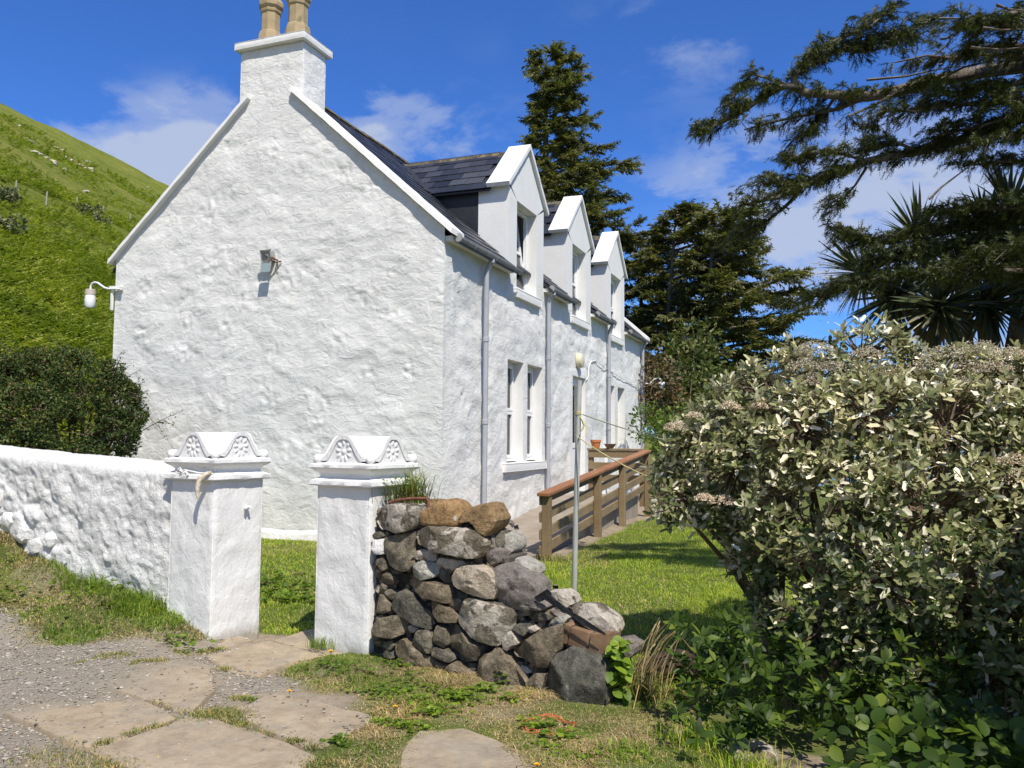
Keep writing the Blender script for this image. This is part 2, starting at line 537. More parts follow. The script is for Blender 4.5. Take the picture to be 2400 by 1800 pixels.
# timber
def timber(key, stops, rough=0.8):
    x = new(key, rough, 0.25)
    a = x.noise(9, 6, 0.65, 0.6, x.vec((7, 0.5, 7)))
    b = x.noise(1.8, 4, 0.6)
    c = x.mix(0.5, x.ramp(a, stops), x.ramp(b, stops))
    x.col(c); x.nrm(x.bump(a, 0.5, 0.004)); return x
timber('weathered_timber', [(0.3, (0.13, 0.088, 0.046)), (0.5, (0.225, 0.160, 0.086)), (0.7, (0.31, 0.245, 0.150))])
timber('handrail_timber', [(0.3, (0.16, 0.065, 0.030)), (0.5, (0.30, 0.135, 0.060)), (0.7, (0.37, 0.21, 0.12))], 0.65)
timber('deck_timber', [(0.3, (0.14, 0.12, 0.095)), (0.7, (0.26, 0.23, 0.19))])
# stones
def stone(key, stops, lich=(0.60, 0.72), lcol=(0.50, 0.47, 0.41), lsc=7.0, rough=0.9):
    x = new(key, rough, 0.25)
    o = x.n('ShaderNodeObjectInfo')
    sh = x.n('ShaderNodeVectorMath'); sh.operation = 'ADD'
    cm = x.n('ShaderNodeCombineXYZ'); x.l(x.math('MULTIPLY', o.outputs['Random'], 31.0), cm.inputs[0]); x.l(x.math('MULTIPLY', o.outputs['Random'], 17.0), cm.inputs[2])
    x.l(x.pos(), sh.inputs[0]); x.l(cm.outputs[0], sh.inputs[1])
    v = sh.outputs[0]
    c = x.ramp(x.noise(11, 7, 0.7, 0.5, v), stops)
    tint = x.ramp(o.outputs['Random'], [(0.0, (0.86, 0.92, 0.96)), (0.5, (1.0, 1.0, 0.96)), (1.0, (1.10, 1.0, 0.88))])
    c = x.mix(1.0, c, tint, 'MULTIPLY')
    sp_ = x.ramp(x.noise(90, 3, 0.6, 0, v), [(0.60, 0.0), (0.72, 0.5)])
    c = x.mix(sp_, c, (0.36, 0.33, 0.27))
    lm = x.ramp(x.noise(lsc, 6, 0.62, 0.3, v), [(lich[0], 0.0), (lich[1], 1.0)])
    c = x.mix(lm, c, lcol)
    vs = x.ramp(x.math('ADD', x.voro(6.5, 'F1', v), x.math('MULTIPLY', x.noise(22, 4, 0.7, 0, v), 0.16)), [(0.17, 1.0), (0.21, 0.0)])
    c = x.mix(x.math('MULTIPLY', vs, x.ramp(x.noise(3.0, 2, 0.5, 0, v), [(0.56, 0.0), (0.62, 0.7)])), c, (0.46, 0.44, 0.38))
    mott = x.ramp(x.noise(30, 6, 0.75, 0.6, v), [(0.35, (0.55, 0.53, 0.50)), (0.5, (1.0, 1.0, 1.0)), (0.68, (1.45, 1.40, 1.30))])
    c = x.mix(0.8, c, mott, 'MULTIPLY')
    x.col(c)
    x.nrm(x.bump(x.noise(70, 6, 0.7, 0, v), 0.8, 0.010, x.bump(x.noise(17, 6, 0.7, 0.4, v), 0.9, 0.04)))
    return x
BAS = [(0.30, (0.055, 0.046, 0.035)), (0.48, (0.165, 0.142, 0.107)), (0.62, (0.255, 0.222, 0.168)), (0.76, (0.38, 0.333, 0.26))]
stone('basalt', BAS, (0.66, 0.72))
stone('dark_basalt', [(0.3, (0.048, 0.045, 0.038)), (0.5, (0.115, 0.110, 0.092)), (0.75, (0.21, 0.20, 0.165))], (0.74, 0.80))
stone('lichen_stone', BAS, (0.475, 0.50), (0.50, 0.45, 0.38), 3.4)
stone('pale_stone', [(0.3, (0.36, 0.32, 0.26)), (0.5, (0.46, 0.42, 0.36)), (0.75, (0.56, 0.52, 0.46))], (0.62, 0.7), (0.16, 0.145, 0.12), 9)
stone('tan_stone', [(0.3, (0.22, 0.135, 0.06)), (0.5, (0.32, 0.20, 0.095)), (0.75, (0.42, 0.28, 0.15))], (0.74, 0.82), (0.30, 0.28, 0.2), 8)
x = new('mortar', 0.95, 0.15)
c = x.ramp(x.noise(22, 7, 0.75), [(0.3, (0.10, 0.085, 0.075)), (0.5, (0.25, 0.22, 0.195)), (0.7, (0.37, 0.33, 0.29))])
x.col(c); x.nrm(x.bump(x.noise(45, 6, 0.75), 1.0, 0.02, x.bump(x.noise(14, 5, 0.7), 0.8, 0.04)))
x = new('wall_core', 0.95, 0.1)
x.col(x.ramp(x.noise(20, 6, 0.7), [(0.35, (0.040, 0.034, 0.028)), (0.7, (0.135, 0.118, 0.095))])); x.nrm(x.bump(x.noise(30, 6, 0.7), 1.0, 0.03))
x = new('block_clay', 0.85, 0.2)
c = x.ramp(x.noise(9, 6, 0.7), [(0.3, (0.135, 0.082, 0.048)), (0.6, (0.215, 0.135, 0.082)), (0.8, (0.26, 0.205, 0.13))])
x.col(c); x.nrm(x.bump(x.noise(90, 5, 0.7), 0.5, 0.004))
x = new('flagstone', 0.9, 0.2)
o_ = x.n('ShaderNodeObjectInfo')
c = x.ramp(x.noise(5, 7, 0.68, 0.4), [(0.28, (0.245, 0.198, 0.138)), (0.5, (0.335, 0.278, 0.198)), (0.75, (0.41, 0.350, 0.258))])
c = x.mix(1.0, c, x.ramp(o_.outputs['Random'], [(0.0, (0.98, 0.97, 0.97)), (1.0, (1.04, 1.0, 0.95))]), 'MULTIPLY')
c = x.mix(x.ramp(x.noise(2.2, 7, 0.7, 0.6), [(0.48, 0.0), (0.62, 0.55)]), c, (0.25, 0.225, 0.185))
c = x.mix(0.7, c, x.ramp(x.noise(14, 7, 0.75, 0.6), [(0.32, (0.72, 0.70, 0.68)), (0.5, (1, 1, 1)), (0.68, (1.14, 1.13, 1.1))]), 'MULTIPLY')
c = x.mix(x.ramp(x.noise(120, 3, 0.6), [(0.62, 0.0), (0.75, 0.35)]), c, (0.14, 0.12, 0.10))
x.col(c); x.nrm(x.bump(x.noise(55, 6, 0.7), 0.4, 0.006, x.bump(x.noise(8, 5, 0.6), 0.35, 0.02)))
x = new('concrete_path', 0.9, 0.2)
c = x.ramp(x.noise(4, 6, 0.68), [(0.3, (0.22, 0.185, 0.145)), (0.7, (0.33, 0.285, 0.23))])
x.col(c); x.nrm(x.bump(x.noise(50, 5, 0.7), 0.4, 0.005))
x = new('pebble', 0.85, 0.25)
r_ = x.rnd()
c = x.ramp(r_, [(0.0, (0.15, 0.132, 0.108)), (0.35, (0.265, 0.238, 0.198)), (0.75, (0.36, 0.326, 0.273)), (0.95, (0.46, 0.415, 0.35)), (1.0, (0.40, 0.29, 0.18))])
x.col(c)
x = new('wood_grey', 0.85, 0.2); x.col((0.34, 0.31, 0.25))
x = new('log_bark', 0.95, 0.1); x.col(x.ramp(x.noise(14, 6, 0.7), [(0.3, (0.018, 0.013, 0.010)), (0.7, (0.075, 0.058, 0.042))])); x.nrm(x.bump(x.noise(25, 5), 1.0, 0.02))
x = new('bone', 0.7, 0.3); x.col(x.ramp(x.noise(50, 4), [(0.4, (0.45, 0.36, 0.24)), (0.6, (0.72, 0.66, 0.55))]))
# vegetation
def leafmat(key, stops, trans=0.25, rough=0.55, spec=0.35, back=None, tcol=None, patch=1.6, amt=0.8):
    x = new(key, rough, spec)
    r_ = x.rnd()
    c = x.ramp(r_, stops)
    pn = x.noise(patch, 4, 0.65, 0.3)
    c = x.mix(amt, c, x.ramp(pn, [(0.30, (0.60, 0.66, 0.62)), (0.48, (1.0, 1.0, 1.0)), (0.66, (1.42, 1.28, 1.15))]), 'MULTIPLY')
    if back is not None:
        c = x.mix(x.geo('Backfacing'), c, back)
    x.col(c)
    if trans > 0:
        x.translucent(x.mix(1.0, c, tcol or (1.3, 1.5, 0.6), 'MULTIPLY'), trans)
    return x
leafmat('lawn_grass', [(0.0, (0.182, 0.277, 0.022)), (0.45, (0.285, 0.397, 0.028)), (0.8, (0.387, 0.468, 0.043)), (0.92, (0.475, 0.428, 0.119)), (1.0, (0.665, 0.571, 0.202))], 0.35)
leafmat('rough_grass', [(0.0, (0.091, 0.144, 0.022)), (0.4, (0.150, 0.204, 0.032)), (0.6, (0.260, 0.264, 0.070)), (0.8, (0.468, 0.348, 0.140)), (1.0, (0.624, 0.456, 0.200))], 0.3)
leafmat('dry_grass', [(0.0, (0.220, 0.162, 0.070)), (0.5, (0.418, 0.313, 0.150)), (1.0, (0.572, 0.464, 0.260))], 0.2)
leafmat('green_grass', [(0.0, (0.097, 0.168, 0.019)), (0.5, (0.185, 0.269, 0.030)), (1.0, (0.326, 0.393, 0.069))], 0.35)
leafmat('weed_leaf', [(0.0, (0.072, 0.138, 0.016)), (0.5, (0.150, 0.240, 0.022)), (1.0, (0.260, 0.348, 0.035))], 0.4, 0.5)
leafmat('bracken', [(0.0, (0.093, 0.133, 0.017)), (0.5, (0.180, 0.225, 0.025)), (0.85, (0.254, 0.283, 0.041)), (1.0, (0.309, 0.289, 0.102))], 0.4, 0.7, 0.2, patch=0.16, amt=0.9)
leafmat('olearia_leaf', [(0.0, (0.077, 0.098, 0.034)), (0.28, (0.151, 0.170, 0.063)), (0.58, (0.255, 0.271, 0.121)), (0.74, (0.441, 0.437, 0.253)), (0.86, (0.696, 0.667, 0.483)), (1.0, (0.858, 0.816, 0.644))], 0.15, 0.55, 0.3, (0.60, 0.57, 0.42), (1.1, 1.12, 0.7), 2.4)
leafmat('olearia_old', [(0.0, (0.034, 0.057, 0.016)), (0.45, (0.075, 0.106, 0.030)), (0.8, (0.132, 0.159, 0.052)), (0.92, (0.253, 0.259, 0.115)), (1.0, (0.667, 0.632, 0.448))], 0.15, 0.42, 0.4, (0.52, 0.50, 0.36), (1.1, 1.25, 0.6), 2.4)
leafmat('glossy_leaf', [(0.0, (0.019, 0.039, 0.007)), (0.5, (0.036, 0.072, 0.009)), (0.85, (0.072, 0.123, 0.014)), (1.0, (0.153, 0.204, 0.025))], 0.3, 0.5, 0.25)
leafmat('shrub_leaf', [(0.0, (0.027, 0.054, 0.015)), (0.5, (0.062, 0.100, 0.025)), (0.8, (0.108, 0.132, 0.037)), (0.92, (0.149, 0.095, 0.037)), (1.0, (0.216, 0.230, 0.088))], 0.2, 0.6, 0.2)
leafmat('bright_shrub', [(0.0, (0.06, 0.11, 0.015)), (0.6, (0.10, 0.17, 0.02)), (1.0, (0.16, 0.22, 0.04))], 0.3)
leafmat('russet_shrub', [(0.0, (0.05, 0.045, 0.02)), (0.6, (0.11, 0.075, 0.035)), (1.0, (0.19, 0.12, 0.06))], 0.2)
leafmat('mixed_leaf', [(0.0, (0.049, 0.077, 0.021)), (0.6, (0.098, 0.126, 0.031)), (1.0, (0.168, 0.168, 0.052))], 0.25)
leafmat('gorse', [(0.0, (0.075, 0.098, 0.035)), (0.6, (0.135, 0.150, 0.063)), (1.0, (0.225, 0.225, 0.112))], 0.1)
leafmat('needles', [(0.0, (0.060, 0.078, 0.027)), (0.5, (0.127, 0.136, 0.047)), (0.85, (0.204, 0.193, 0.077)), (1.0, (0.276, 0.230, 0.134))], 0.3, 0.55, 0.3, patch=0.7, amt=0.8)
leafmat('near_needles', [(0.0, (0.024, 0.038, 0.014)), (0.5, (0.050, 0.066, 0.020)), (0.85, (0.098, 0.110, 0.026)), (1.0, (0.16, 0.17, 0.035))], 0.18, 0.5, 0.3, patch=1.8, amt=0.7)
leafmat('sword_leaf', [(0.0, (0.030, 0.046, 0.019)), (0.6, (0.064, 0.083, 0.034)), (0.9, (0.112, 0.128, 0.064)), (1.0, (0.180, 0.158, 0.090))], 0.15, 0.4, 0.5)
leafmat('dead_leaf', [(0.0, (0.09, 0.065, 0.04)), (1.0, (0.22, 0.17, 0.11))], 0.1, 0.8)
leafmat('flower_dry', [(0.0, (0.32, 0.225, 0.15)), (0.35, (0.50, 0.40, 0.30)), (0.7, (0.66, 0.59, 0.48)), (1.0, (0.80, 0.76, 0.67))], 0.15, 0.8, 0.1)
x = new('dandelion', 0.7, 0.2); x.col((0.85, 0.50, 0.01))
x = new('bark', 0.95, 0.1)
x.col(x.ramp(x.noise(14, 6, 0.7, 0.3, x.vec((1, 1, 0.4))), [(0.3, (0.075, 0.062, 0.048)), (0.7, (0.22, 0.195, 0.165))])); x.nrm(x.bump(x.noise(22, 6, 0.7), 0.9, 0.02))
x = new('limb_bark', 0.95, 0.1)
x.col(x.ramp(x.noise(18, 6, 0.7), [(0.3, (0.085, 0.070, 0.055)), (0.7, (0.23, 0.20, 0.165))])); x.nrm(x.bump(x.noise(30, 5), 0.8, 0.01))
x = new('pale_bark', 0.95, 0.1)
x.col(x.ramp(x.noise(18, 6, 0.7), [(0.3, (0.15, 0.135, 0.115)), (0.7, (0.36, 0.33, 0.29))])); x.nrm(x.bump(x.noise(30, 5), 0.8, 0.01))
x = new('shrub_stem', 0.9, 0.15)
x.col(x.ramp(x.noise(16, 5, 0.7), [(0.3, (0.10, 0.072, 0.048)), (0.7, (0.24, 0.18, 0.125))])); x.nrm(x.bump(x.noise(35, 5), 0.7, 0.008))
# hill
x = new('hill_turf', 0.95, 0.1)
v = x.vec((1, 1, 1))
c = x.ramp(x.noise(0.045, 6, 0.62, 0.6, v), [(0.30, (0.105, 0.135, 0.018)), (0.46, (0.165, 0.19, 0.026)), (0.58, (0.235, 0.230, 0.052)), (0.72, (0.29, 0.26, 0.095))])
c2 = x.ramp(x.noise(0.32, 6, 0.7, 0.5, v), [(0.30, (0.055, 0.082, 0.012)), (0.5, (0.13, 0.165, 0.022)), (0.7, (0.21, 0.22, 0.055))])
c = x.mix(0.5, c, c2)
c = x.mix(x.ramp(x.noise(0.085, 7, 0.72, 1.2, v), [(0.56, 0.0), (0.68, 0.6)]), c, (0.12, 0.095, 0.05))
c = x.mix(0.6, c, x.ramp(x.noise(1.1, 6, 0.75, 0.4, v), [(0.32, (0.45, 0.5, 0.4)), (0.5, (1, 1, 1)), (0.68, (1.5, 1.45, 1.2))]), 'MULTIPLY')
x.col(c); x.nrm(x.bump(x.noise(0.9, 7, 0.72), 1.0, 0.7, x.bump(x.noise(0.22, 5, 0.6), 0.8, 1.2)))
x = new('soil', 0.95, 0.1)
x.col((0.2, 0.2, 0.2))
at_ = x.n('ShaderNodeVertexColor'); at_.layer_name = 'zone'
sp = x.n('ShaderNodeSeparateColor'); x.l(at_.outputs[0], sp.inputs[0])
fine = x.noise(60, 6, 0.75); mid = x.noise(9, 6, 0.7)
gcol = x.ramp(x.noise(130, 4, 0.7), [(0.3, (0.17, 0.147, 0.116)), (0.5, (0.275, 0.242, 0.195)), (0.7, (0.38, 0.338, 0.275))])
scol = x.ramp(mid, [(0.3, (0.19, 0.15, 0.108)), (0.5, (0.30, 0.245, 0.178)), (0.7, (0.39, 0.32, 0.235))])
gr = x.ramp(mid, [(0.3, (0.060, 0.085, 0.020)), (0.5, (0.105, 0.130, 0.032)), (0.72, (0.19, 0.18, 0.07))])
c = x.mix(sp.outputs[0], scol, gcol)
c = x.mix(x.math('MULTIPLY', sp.outputs[2], 0.75), c, x.ramp(x.noise(11, 7, 0.72), [(0.3, (0.215, 0.175, 0.125)), (0.5, (0.31, 0.262, 0.195)), (0.7, (0.38, 0.33, 0.255))]))
c = x.mix(sp.outputs[1], c, gr)
x.col(c); x.nrm(x.bump(fine, 0.8, 0.015, x.bump(mid, 0.5, 0.03)))
x = new('sea_water', 0.15, 0.5); x.col((0.02, 0.06, 0.10))
# ------------------------------------------------------------------ terrain
PA = at_d(503, 1127, 6.25)          # gate pillar corners nearest the lens
PB = at_d(868, 1143, 5.90)
TH = D2R(8.6)
E1 = np.array([-math.cos(TH), math.sin(TH), 0.0])   # along the garden wall, to the left
E2 = np.array([math.sin(TH), math.cos(TH), 0.0])    # from lane towards the house
PA2, PB2 = np.array([PA[0], PA[1], 0.0]), np.array([PB[0], PB[1], 0.0])
SA, SB = 0.49, 0.50
def wall_xy(t, off=0.04):
    return PA2 + E1 * (SA + t) + E2 * off
_w = [wall_xy(t) for t in (0.0, 0.65, 1.55, 2.5, 4.0, 7.0)]
CTRL = [(4.6, -9.6, 0.0), (2.0, -8.0, 0.0), (0.3, -6.2, 0.0), (1.5, -6.0, 0.0), (2.5, -5.8, 0.0), (3.4, -5.4, 0.0), (1.2, -5.0, 0.0), (0.55, -4.6, 0.0),
        (0.9, -4.1, -0.02), (PA2 + 0.45 * E2)[:2].tolist() + [-0.075], (PA2 + 0.7 * E2)[:2].tolist() + [-0.05], (PB2 + 0.3 * E1)[:2].tolist() + [0.0], (PB2)[:2].tolist() + [0.03],
        PA2[:2].tolist() + [0.07], (PA2 + 0.3 * E1)[:2].tolist() + [0.13],
        (2.1, -4.65, 0.02), (2.9, -4.8, 0.01), (3.4, -4.85, -0.01), (4.2, -4.9, -0.06), (4.9, -5.2, -0.10), (6.0, -5.0, -0.1),
        (_w[0][0], _w[0][1], 0.21), (_w[1][0], _w[1][1], 0.28), (_w[2][0], _w[2][1], 0.46), (_w[3][0], _w[3][1], 0.63), (_w[4][0], _w[4][1], 0.85), (_w[5][0], _w[5][1], 1.3),
        (-0.6, -5.2, 0.01), (-2.2, -5.4, 0.10), (-3.5, -7, 0.10), (-1.5, -4.55, 0.16), (-3.2, -4.6, 0.32), (-6, -5, 0.6), (-3, -10, 0.0),
        (0.5, -2.6, 0.06), (-2.66, -0.2, 0.15), (-1.8, -0.2, 0.155), (0.0, -0.3, 0.15), (-5.5, -0.5, 0.55), (-4.2, -1.5, 0.45), (-1.5, -2.2, 0.15), (-7.5, 0, 1.1), (-8, 6, 1.6), (-7, 13, 1.6),
        (0.3, 2.0, 0.16), (0.3, 4.0, 0.20), (1.4, 0.0, 0.10), (1.4, 3.0, 0.12), (1.4, 6.0, 0.12), (2.5, 1.4, 0.09), (3.7, -3.1, 0.04), (2.5, -2.4, 0.09), (1.8, -3.2, 0.09),
        (6, 2, 0.0), (8, -3, -0.05), (8, 8, -0.1), (3, 9, 0.1), (1, 14, 0.1), (-4, 16, 0.6), (10, 3, -0.2), (9, -9, 0)]
CTRL = np.array(CTRL, float)
def gz(x, y):
    x = np.asarray(x, float); y = np.asarray(y, float)
    num = 0.0; den = 0.0
    for cx, cy, cz in CTRL:
        w = 1.0 / ((x - cx) ** 2 + (y - cy) ** 2 + 0.06) ** 2
        num = num + w * cz; den = den + w
    z = num / den
    fall = sstep(0, 60, np.maximum(np.maximum(x - 12, y - 17), 0)) * sstep(-60, -10, x)
    return z - 26.0 * fall

def pxpoly(pts, z=0.02, s=1.085):
    return [at_z(px * s, py * s, z)[:2] for px, py in pts]
U4 = 900 / 2212
def pf(pts, ox=0):
    return [at_z(ox + px * U4, 1350 + py * U4, 0.03)[:2] for px, py in pts]
SLABS = [pf([(30, 765), (190, 730), (420, 732), (680, 702), (830, 692), (960, 760), (1010, 800), (780, 885), (560, 958), (430, 950)]),
         pf([(535, 980), (760, 905), (960, 840), (1080, 795), (1250, 812), (1500, 890), (1750, 985), (1835, 1025), (1700, 1130), (850, 1130), (640, 1040)]),
         pf([(660, 640), (770, 570), (930, 505), (1100, 497), (1215, 512), (1240, 640), (1130, 755), (1000, 745), (840, 685)]),
         pf([(1180, 452), (1480, 370), (1560, 362), (1760, 412), (1870, 442), (1700, 472), (1500, 560), (1290, 520)]),
         pf([(1150, 372), (1300, 312), (1470, 350), (1290, 402)]),
         pf([(1365, 742), (1560, 655), (1850, 705), (2150, 785), (2130, 830), (1860, 955), (1760, 965), (1410, 800)]),
         pf([(870, 395), (1100, 372), (1195, 395), (1040, 432)]),
         pf([(1562, 354), (1800, 285), (2050, 330), (1990, 425), (1880, 436)]),
         pf([(1175, 865), (1450, 850), (1800, 985), (1920, 1106), (1840, 1190), (1040, 1150), (1085, 990)], 500)]
# zones traced on the ground
Z_GRASS_R = pxpoly([(625, 1445), (700, 1390), (800, 1380), (860, 1395), (1010, 1455), (1180, 1500), (1330, 1515), (1420, 1470), (1500, 1560), (1560, 1600), (1720, 1659), (1700, 1720), (1180, 1690), (1080, 1600), (1000, 1575), (880, 1590), (850, 1660), (690, 1665), (700, 1590), (800, 1545), (800, 1490), (700, 1490)])
Z_BANK = [wall_xy(-0.45)[:2], wall_xy(0)[:2], wall_xy(2.5)[:2], wall_xy(7)[:2], (-7, -4.6), (-3.2, -4.72), (-1.75, -4.72), (-0.66, -4.98), (-0.14, -4.90), (0.10, -4.70), (0.22, -4.45)]
Z_GARDEN = [(PA2 + 0.1 * E1 + 0.62 * E2)[:2], (0.85, -3.85), (PB2 + 0.4 * E1 + .75 * E2)[:2], (1.7, -3.9), (3.3, -4.1), (4.0, -4.9), (9, -5), (9, 14), (1.62, 12), (1.55, -0.1), (0.4, -0.1), (-5.5, -0.1), (-6.5, -3.0)]
Z_LANE = [(-7, -4.7), (-3.2, -4.76), (-1.75, -4.76), (-0.66, -5.0), (0.1, -4.78), (0.35, -4.5), (1.2, -5.0), (1.35, -5.5), (1.15, -5.95), (1.0, -6.6), (1.2, -12), (-8, -12)]
PATCH = [(0.98, -5.28, 0.27), (1.33, -5.75, 0.16), (1.30, -5.15, 0.20)]

def axis(a, b, segs, grow=1.18, lim=6000):
    out = [a]
    for e, st in segs:
        while out[-1] < e - 1e-6:
            out.append(min(out[-1] + st, e))
    st = segs[-1][1]; c = out[-1]
    while c < b:
        st *= grow; c += st; out.append(c)
    st = segs[0][1]; c = a; neg = []
    while c > -lim:
        st *= grow; c -= st; neg.append(c)
    return np.array(neg[::-1] + out)
gx = axis(-7.0, 6000, [(-3.4, 0.15), (4.6, 0.045), (9.0, 0.15)])
gy = axis(-8.5, 6000, [(-2.6, 0.045), (12.0, 0.15)])
GX, GY = np.meshgrid(gx, gy)
GZ = gz(GX, GY)
near = np.exp(-((GX - 1) ** 2 + (GY + 3) ** 2) / 160.0)
_ss = np.full(GX.shape, 9.0)
_mk = (GX > -0.6) & (GX < 4) & (GY > -7.5) & (GY < -3.3)
for _p in SLABS[:8]: _ss[_mk] = np.minimum(_ss[_mk], poly_sdf(GX[_mk], GY[_mk], _p))
GZ = GZ - 0.035 * sstep(0.05, -0.07, _ss + 0.05 * fbm(GX * 4, GY * 4, 0, 61, 3))
GZ = GZ + near * (0.012 * fbm(GX * 1.7, GY * 1.7, 0, 5, 3) + 0.006 * fbm(GX * 9, GY * 9, 0, 8, 2))
edge = 0.10 * fbm(GX * 3.1, GY * 3.1, 0, 21, 3)
grassd = np.minimum(np.minimum(poly_sdf(GX, GY, Z_GRASS_R), poly_sdf(GX, GY, Z_BANK)), poly_sdf(GX, GY, Z_GARDEN))
far_m = ((GX < -7.0) & (GY > -4.5)) | (GY > 12) | (GX > 9)
gmask = np.where(far_m, 1.0, sstep(0.12, -0.04, grassd + edge))
dry = sstep(0.15, 0.45, fbm(GX * 1.4, GY * 1.4, 0, 33, 3))
lawn_only = poly_sdf(GX, GY, Z_GARDEN) < 0
gmask = gmask * np.where(lawn_only | far_m, 1.0, 1 - 0.75 * dry)
lmask = sstep(0.05, -0.12, poly_sdf(GX, GY, Z_LANE) + 0.8 * edge)
for cx, cy, cr in PATCH:
    lmask = np.maximum(lmask, sstep(cr + 0.06, cr - 0.10, np.hypot(GX - cx, GY - cy) + edge))
nY, nX = GX.shape
ii = np.arange(nY * nX).reshape(nY, nX)
gq = np.stack([ii[:-1, :-1], ii[:-1, 1:], ii[1:, 1:], ii[1:, :-1]], -1).reshape(-1, 4)
gme = np_mesh('ground', np.stack([GX, GY, GZ], -1).reshape(-1, 3), gq)
ca = gme.color_attributes.new('zone', 'FLOAT_COLOR', 'POINT')
cc = np.zeros((nY * nX, 4), np.float32); cc[:, 0] = lmask.ravel(); cc[:, 1] = gmask.ravel(); cc[:, 2] = sstep(0.30, 0.03, _ss + 0.10 * fbm(GX * 2.5, GY * 2.5, 0, 66, 3)).ravel(); cc[:, 3] = 1
ca.data.foreach_set('color', cc.ravel())
ground = link('ground', gme, M['soil'], None, True)
set_tags(ground, 'lane edge, bank and garden ground around the white house', kind='structure')

def gz_fast(x, y):
    x = np.asarray(x, float); y = np.asarray(y, float)
    i = np.clip(np.searchsorted(gx, x) - 1, 0, nX - 2); j = np.clip(np.searchsorted(gy, y) - 1, 0, nY - 2)
    u = (x - gx[i]) / (gx[i + 1] - gx[i]); v = (y - gy[j]) / (gy[j + 1] - gy[j])
    return (GZ[j, i] * (1 - u) * (1 - v) + GZ[j, i + 1] * u * (1 - v) + GZ[j + 1, i] * (1 - u) * v + GZ[j + 1, i + 1] * u * v)

sea = MB().add([(-6000, 80, -18), (6000, 80, -18), (6000, 9000, -18), (-6000, 9000, -18)], [(0, 1, 2, 3)]).build('sea', M['sea_water'], None, smooth=False)
set_tags(sea, 'open sea far beyond the garden', kind='structure')

# hillside: a long slope that climbs to the left behind the house
_d1, _d2 = ray(0, 244), ray(385, 429)
HG = np.linalg.solve(np.array([_d1[:2], _d2[:2]]), np.array([_d1[2], _d2[2]]) * 1.05)
HM = np.hypot(*HG); HD = HG / HM
HQ = 430.0
def hz(x, y):
    q = (x - CAM[0]) * HD[0] + (y - CAM[1]) * HD[1]
    t = -(x - CAM[0]) * HD[1] + (y - CAM[1]) * HD[0]
    base = HM * np.minimum(q, HQ) - 10.0
    over = np.maximum(q - HQ + 40, 0); base = base - over ** 2 / 900.0
    amp = sstep(25, 200, q)
    base = base + amp * (5.0 * fbm(q / 90.0, t / 120.0, 0, 3, 4) + 2.2 * fbm(q / 23.0, t / 40.0, 0, 9, 3))
    base = base + sstep(18, 60, q) * 0.5 * fbm(q / 6.0, t / 6.0, 0, 13, 3)
    return 1.55 + base
q = np.concatenate([np.arange(14, 60, 0.9), np.arange(60, 160, 2.0), np.arange(160, 620, 5.0)])
t = np.concatenate([np.arange(-420, -60, 6.0), np.arange(-60, 130, 1.6), np.arange(130, 700, 6.0)])
QQ, TT = np.meshgrid(q, t)
HX = CAM[0] + QQ * HD[0] - TT * HD[1]; HY = CAM[1] + QQ * HD[1] + TT * HD[0]
HZ = hz(HX, HY)
nT, nQ = QQ.shape
ii = np.arange(nT * nQ).reshape(nT, nQ)
hq = np.stack([ii[:-1, :-1], ii[:-1, 1:], ii[1:, 1:], ii[1:, :-1]], -1).reshape(-1, 4)
hill = link('hill', np_mesh('hill', np.stack([HX, HY, HZ], -1).reshape(-1, 3), hq), M['hill_turf'], None, True)
set_tags(hill, 'steep green bracken hillside rising behind the house', kind='structure')

# ------------------------------------------------------------------ paths
bed = MB()
pth = bpy.data.objects.new('path', bpy.data.meshes.new('path'))
bp = MB()
rng = random.Random(4)
def slab_mesh(poly, ztop, th, seed, jit=0.012):
    rr = random.Random(seed)
    pts = []
    n = len(poly)
    for i in range(n):
        a, b = np.asarray(poly[i], float), np.asarray(poly[(i + 1) % n], float)
        L = np.linalg.norm(b - a); k = max(1, int(L / 0.10))
        for s in range(k):
            p = a + (b - a) * s / k
            pts.append(p + np.array([rr.uniform(-1, 1), rr.uniform(-1, 1)]) * jit)
    c = np.mean(pts, axis=0)
    m = MB(); rings = []
    for sc_, dz in ((1.0, -th), (1.0, -0.012), (0.975, 0.0), (0.72, 0.002), (0.36, 0.0)):
        rings.append([(c[0] + (p[0] - c[0]) * sc_, c[1] + (p[1] - c[1]) * sc_, ztop + dz + (0.004 * float(vnoise(p[0] * 5 * sc_, p[1] * 5, 0, seed)) if dz > -0.02 else 0)) for p in pts])
    N = len(pts)
    vs = [q_ for r2 in rings for q_ in r2] + [(c[0], c[1], ztop + 0.001)]
    fs = [(i * N + k, i * N + (k + 1) % N, (i + 1) * N + (k + 1) % N, (i + 1) * N + k) for i in range(4) for k in range(N)]
    fs += [(4 * N + k, 4 * N + (k + 1) % N, 5 * N) for k in range(N)]
    return m.add(vs, fs)
pbed = MB().prism([(*p, -0.03) for p in [(0.2, -6.6), (2.4, -6.7), (2.4, -5.6), (1.4, -4.2), (0.6, -4.2), (0.2, -4.7)]], (0, 0, -0.05))
path = pbed.build('path', M['soil'], None, smooth=False)
set_tags(path, 'old flagstone path from the lane to the gate', kind='structure')
for i, pl in enumerate(SLABS):
    cx, cy = np.mean(np.array(pl), 0)
    zt = 0.015 + 0.004 * math.sin(i * 2.1)
    if i in (4, 7):
        zt = 0.010
    if i == 8:
        zt = 0.008
    if np.cross(np.asarray(pl[1]) - pl[0], np.asarray(pl[2]) - pl[1]) < 0:
        pl = pl[::-1]
    sl = slab_mesh(pl, zt, 0.06, 40 + i).build('paving_slab', M['flagstone'], path, smooth=30)
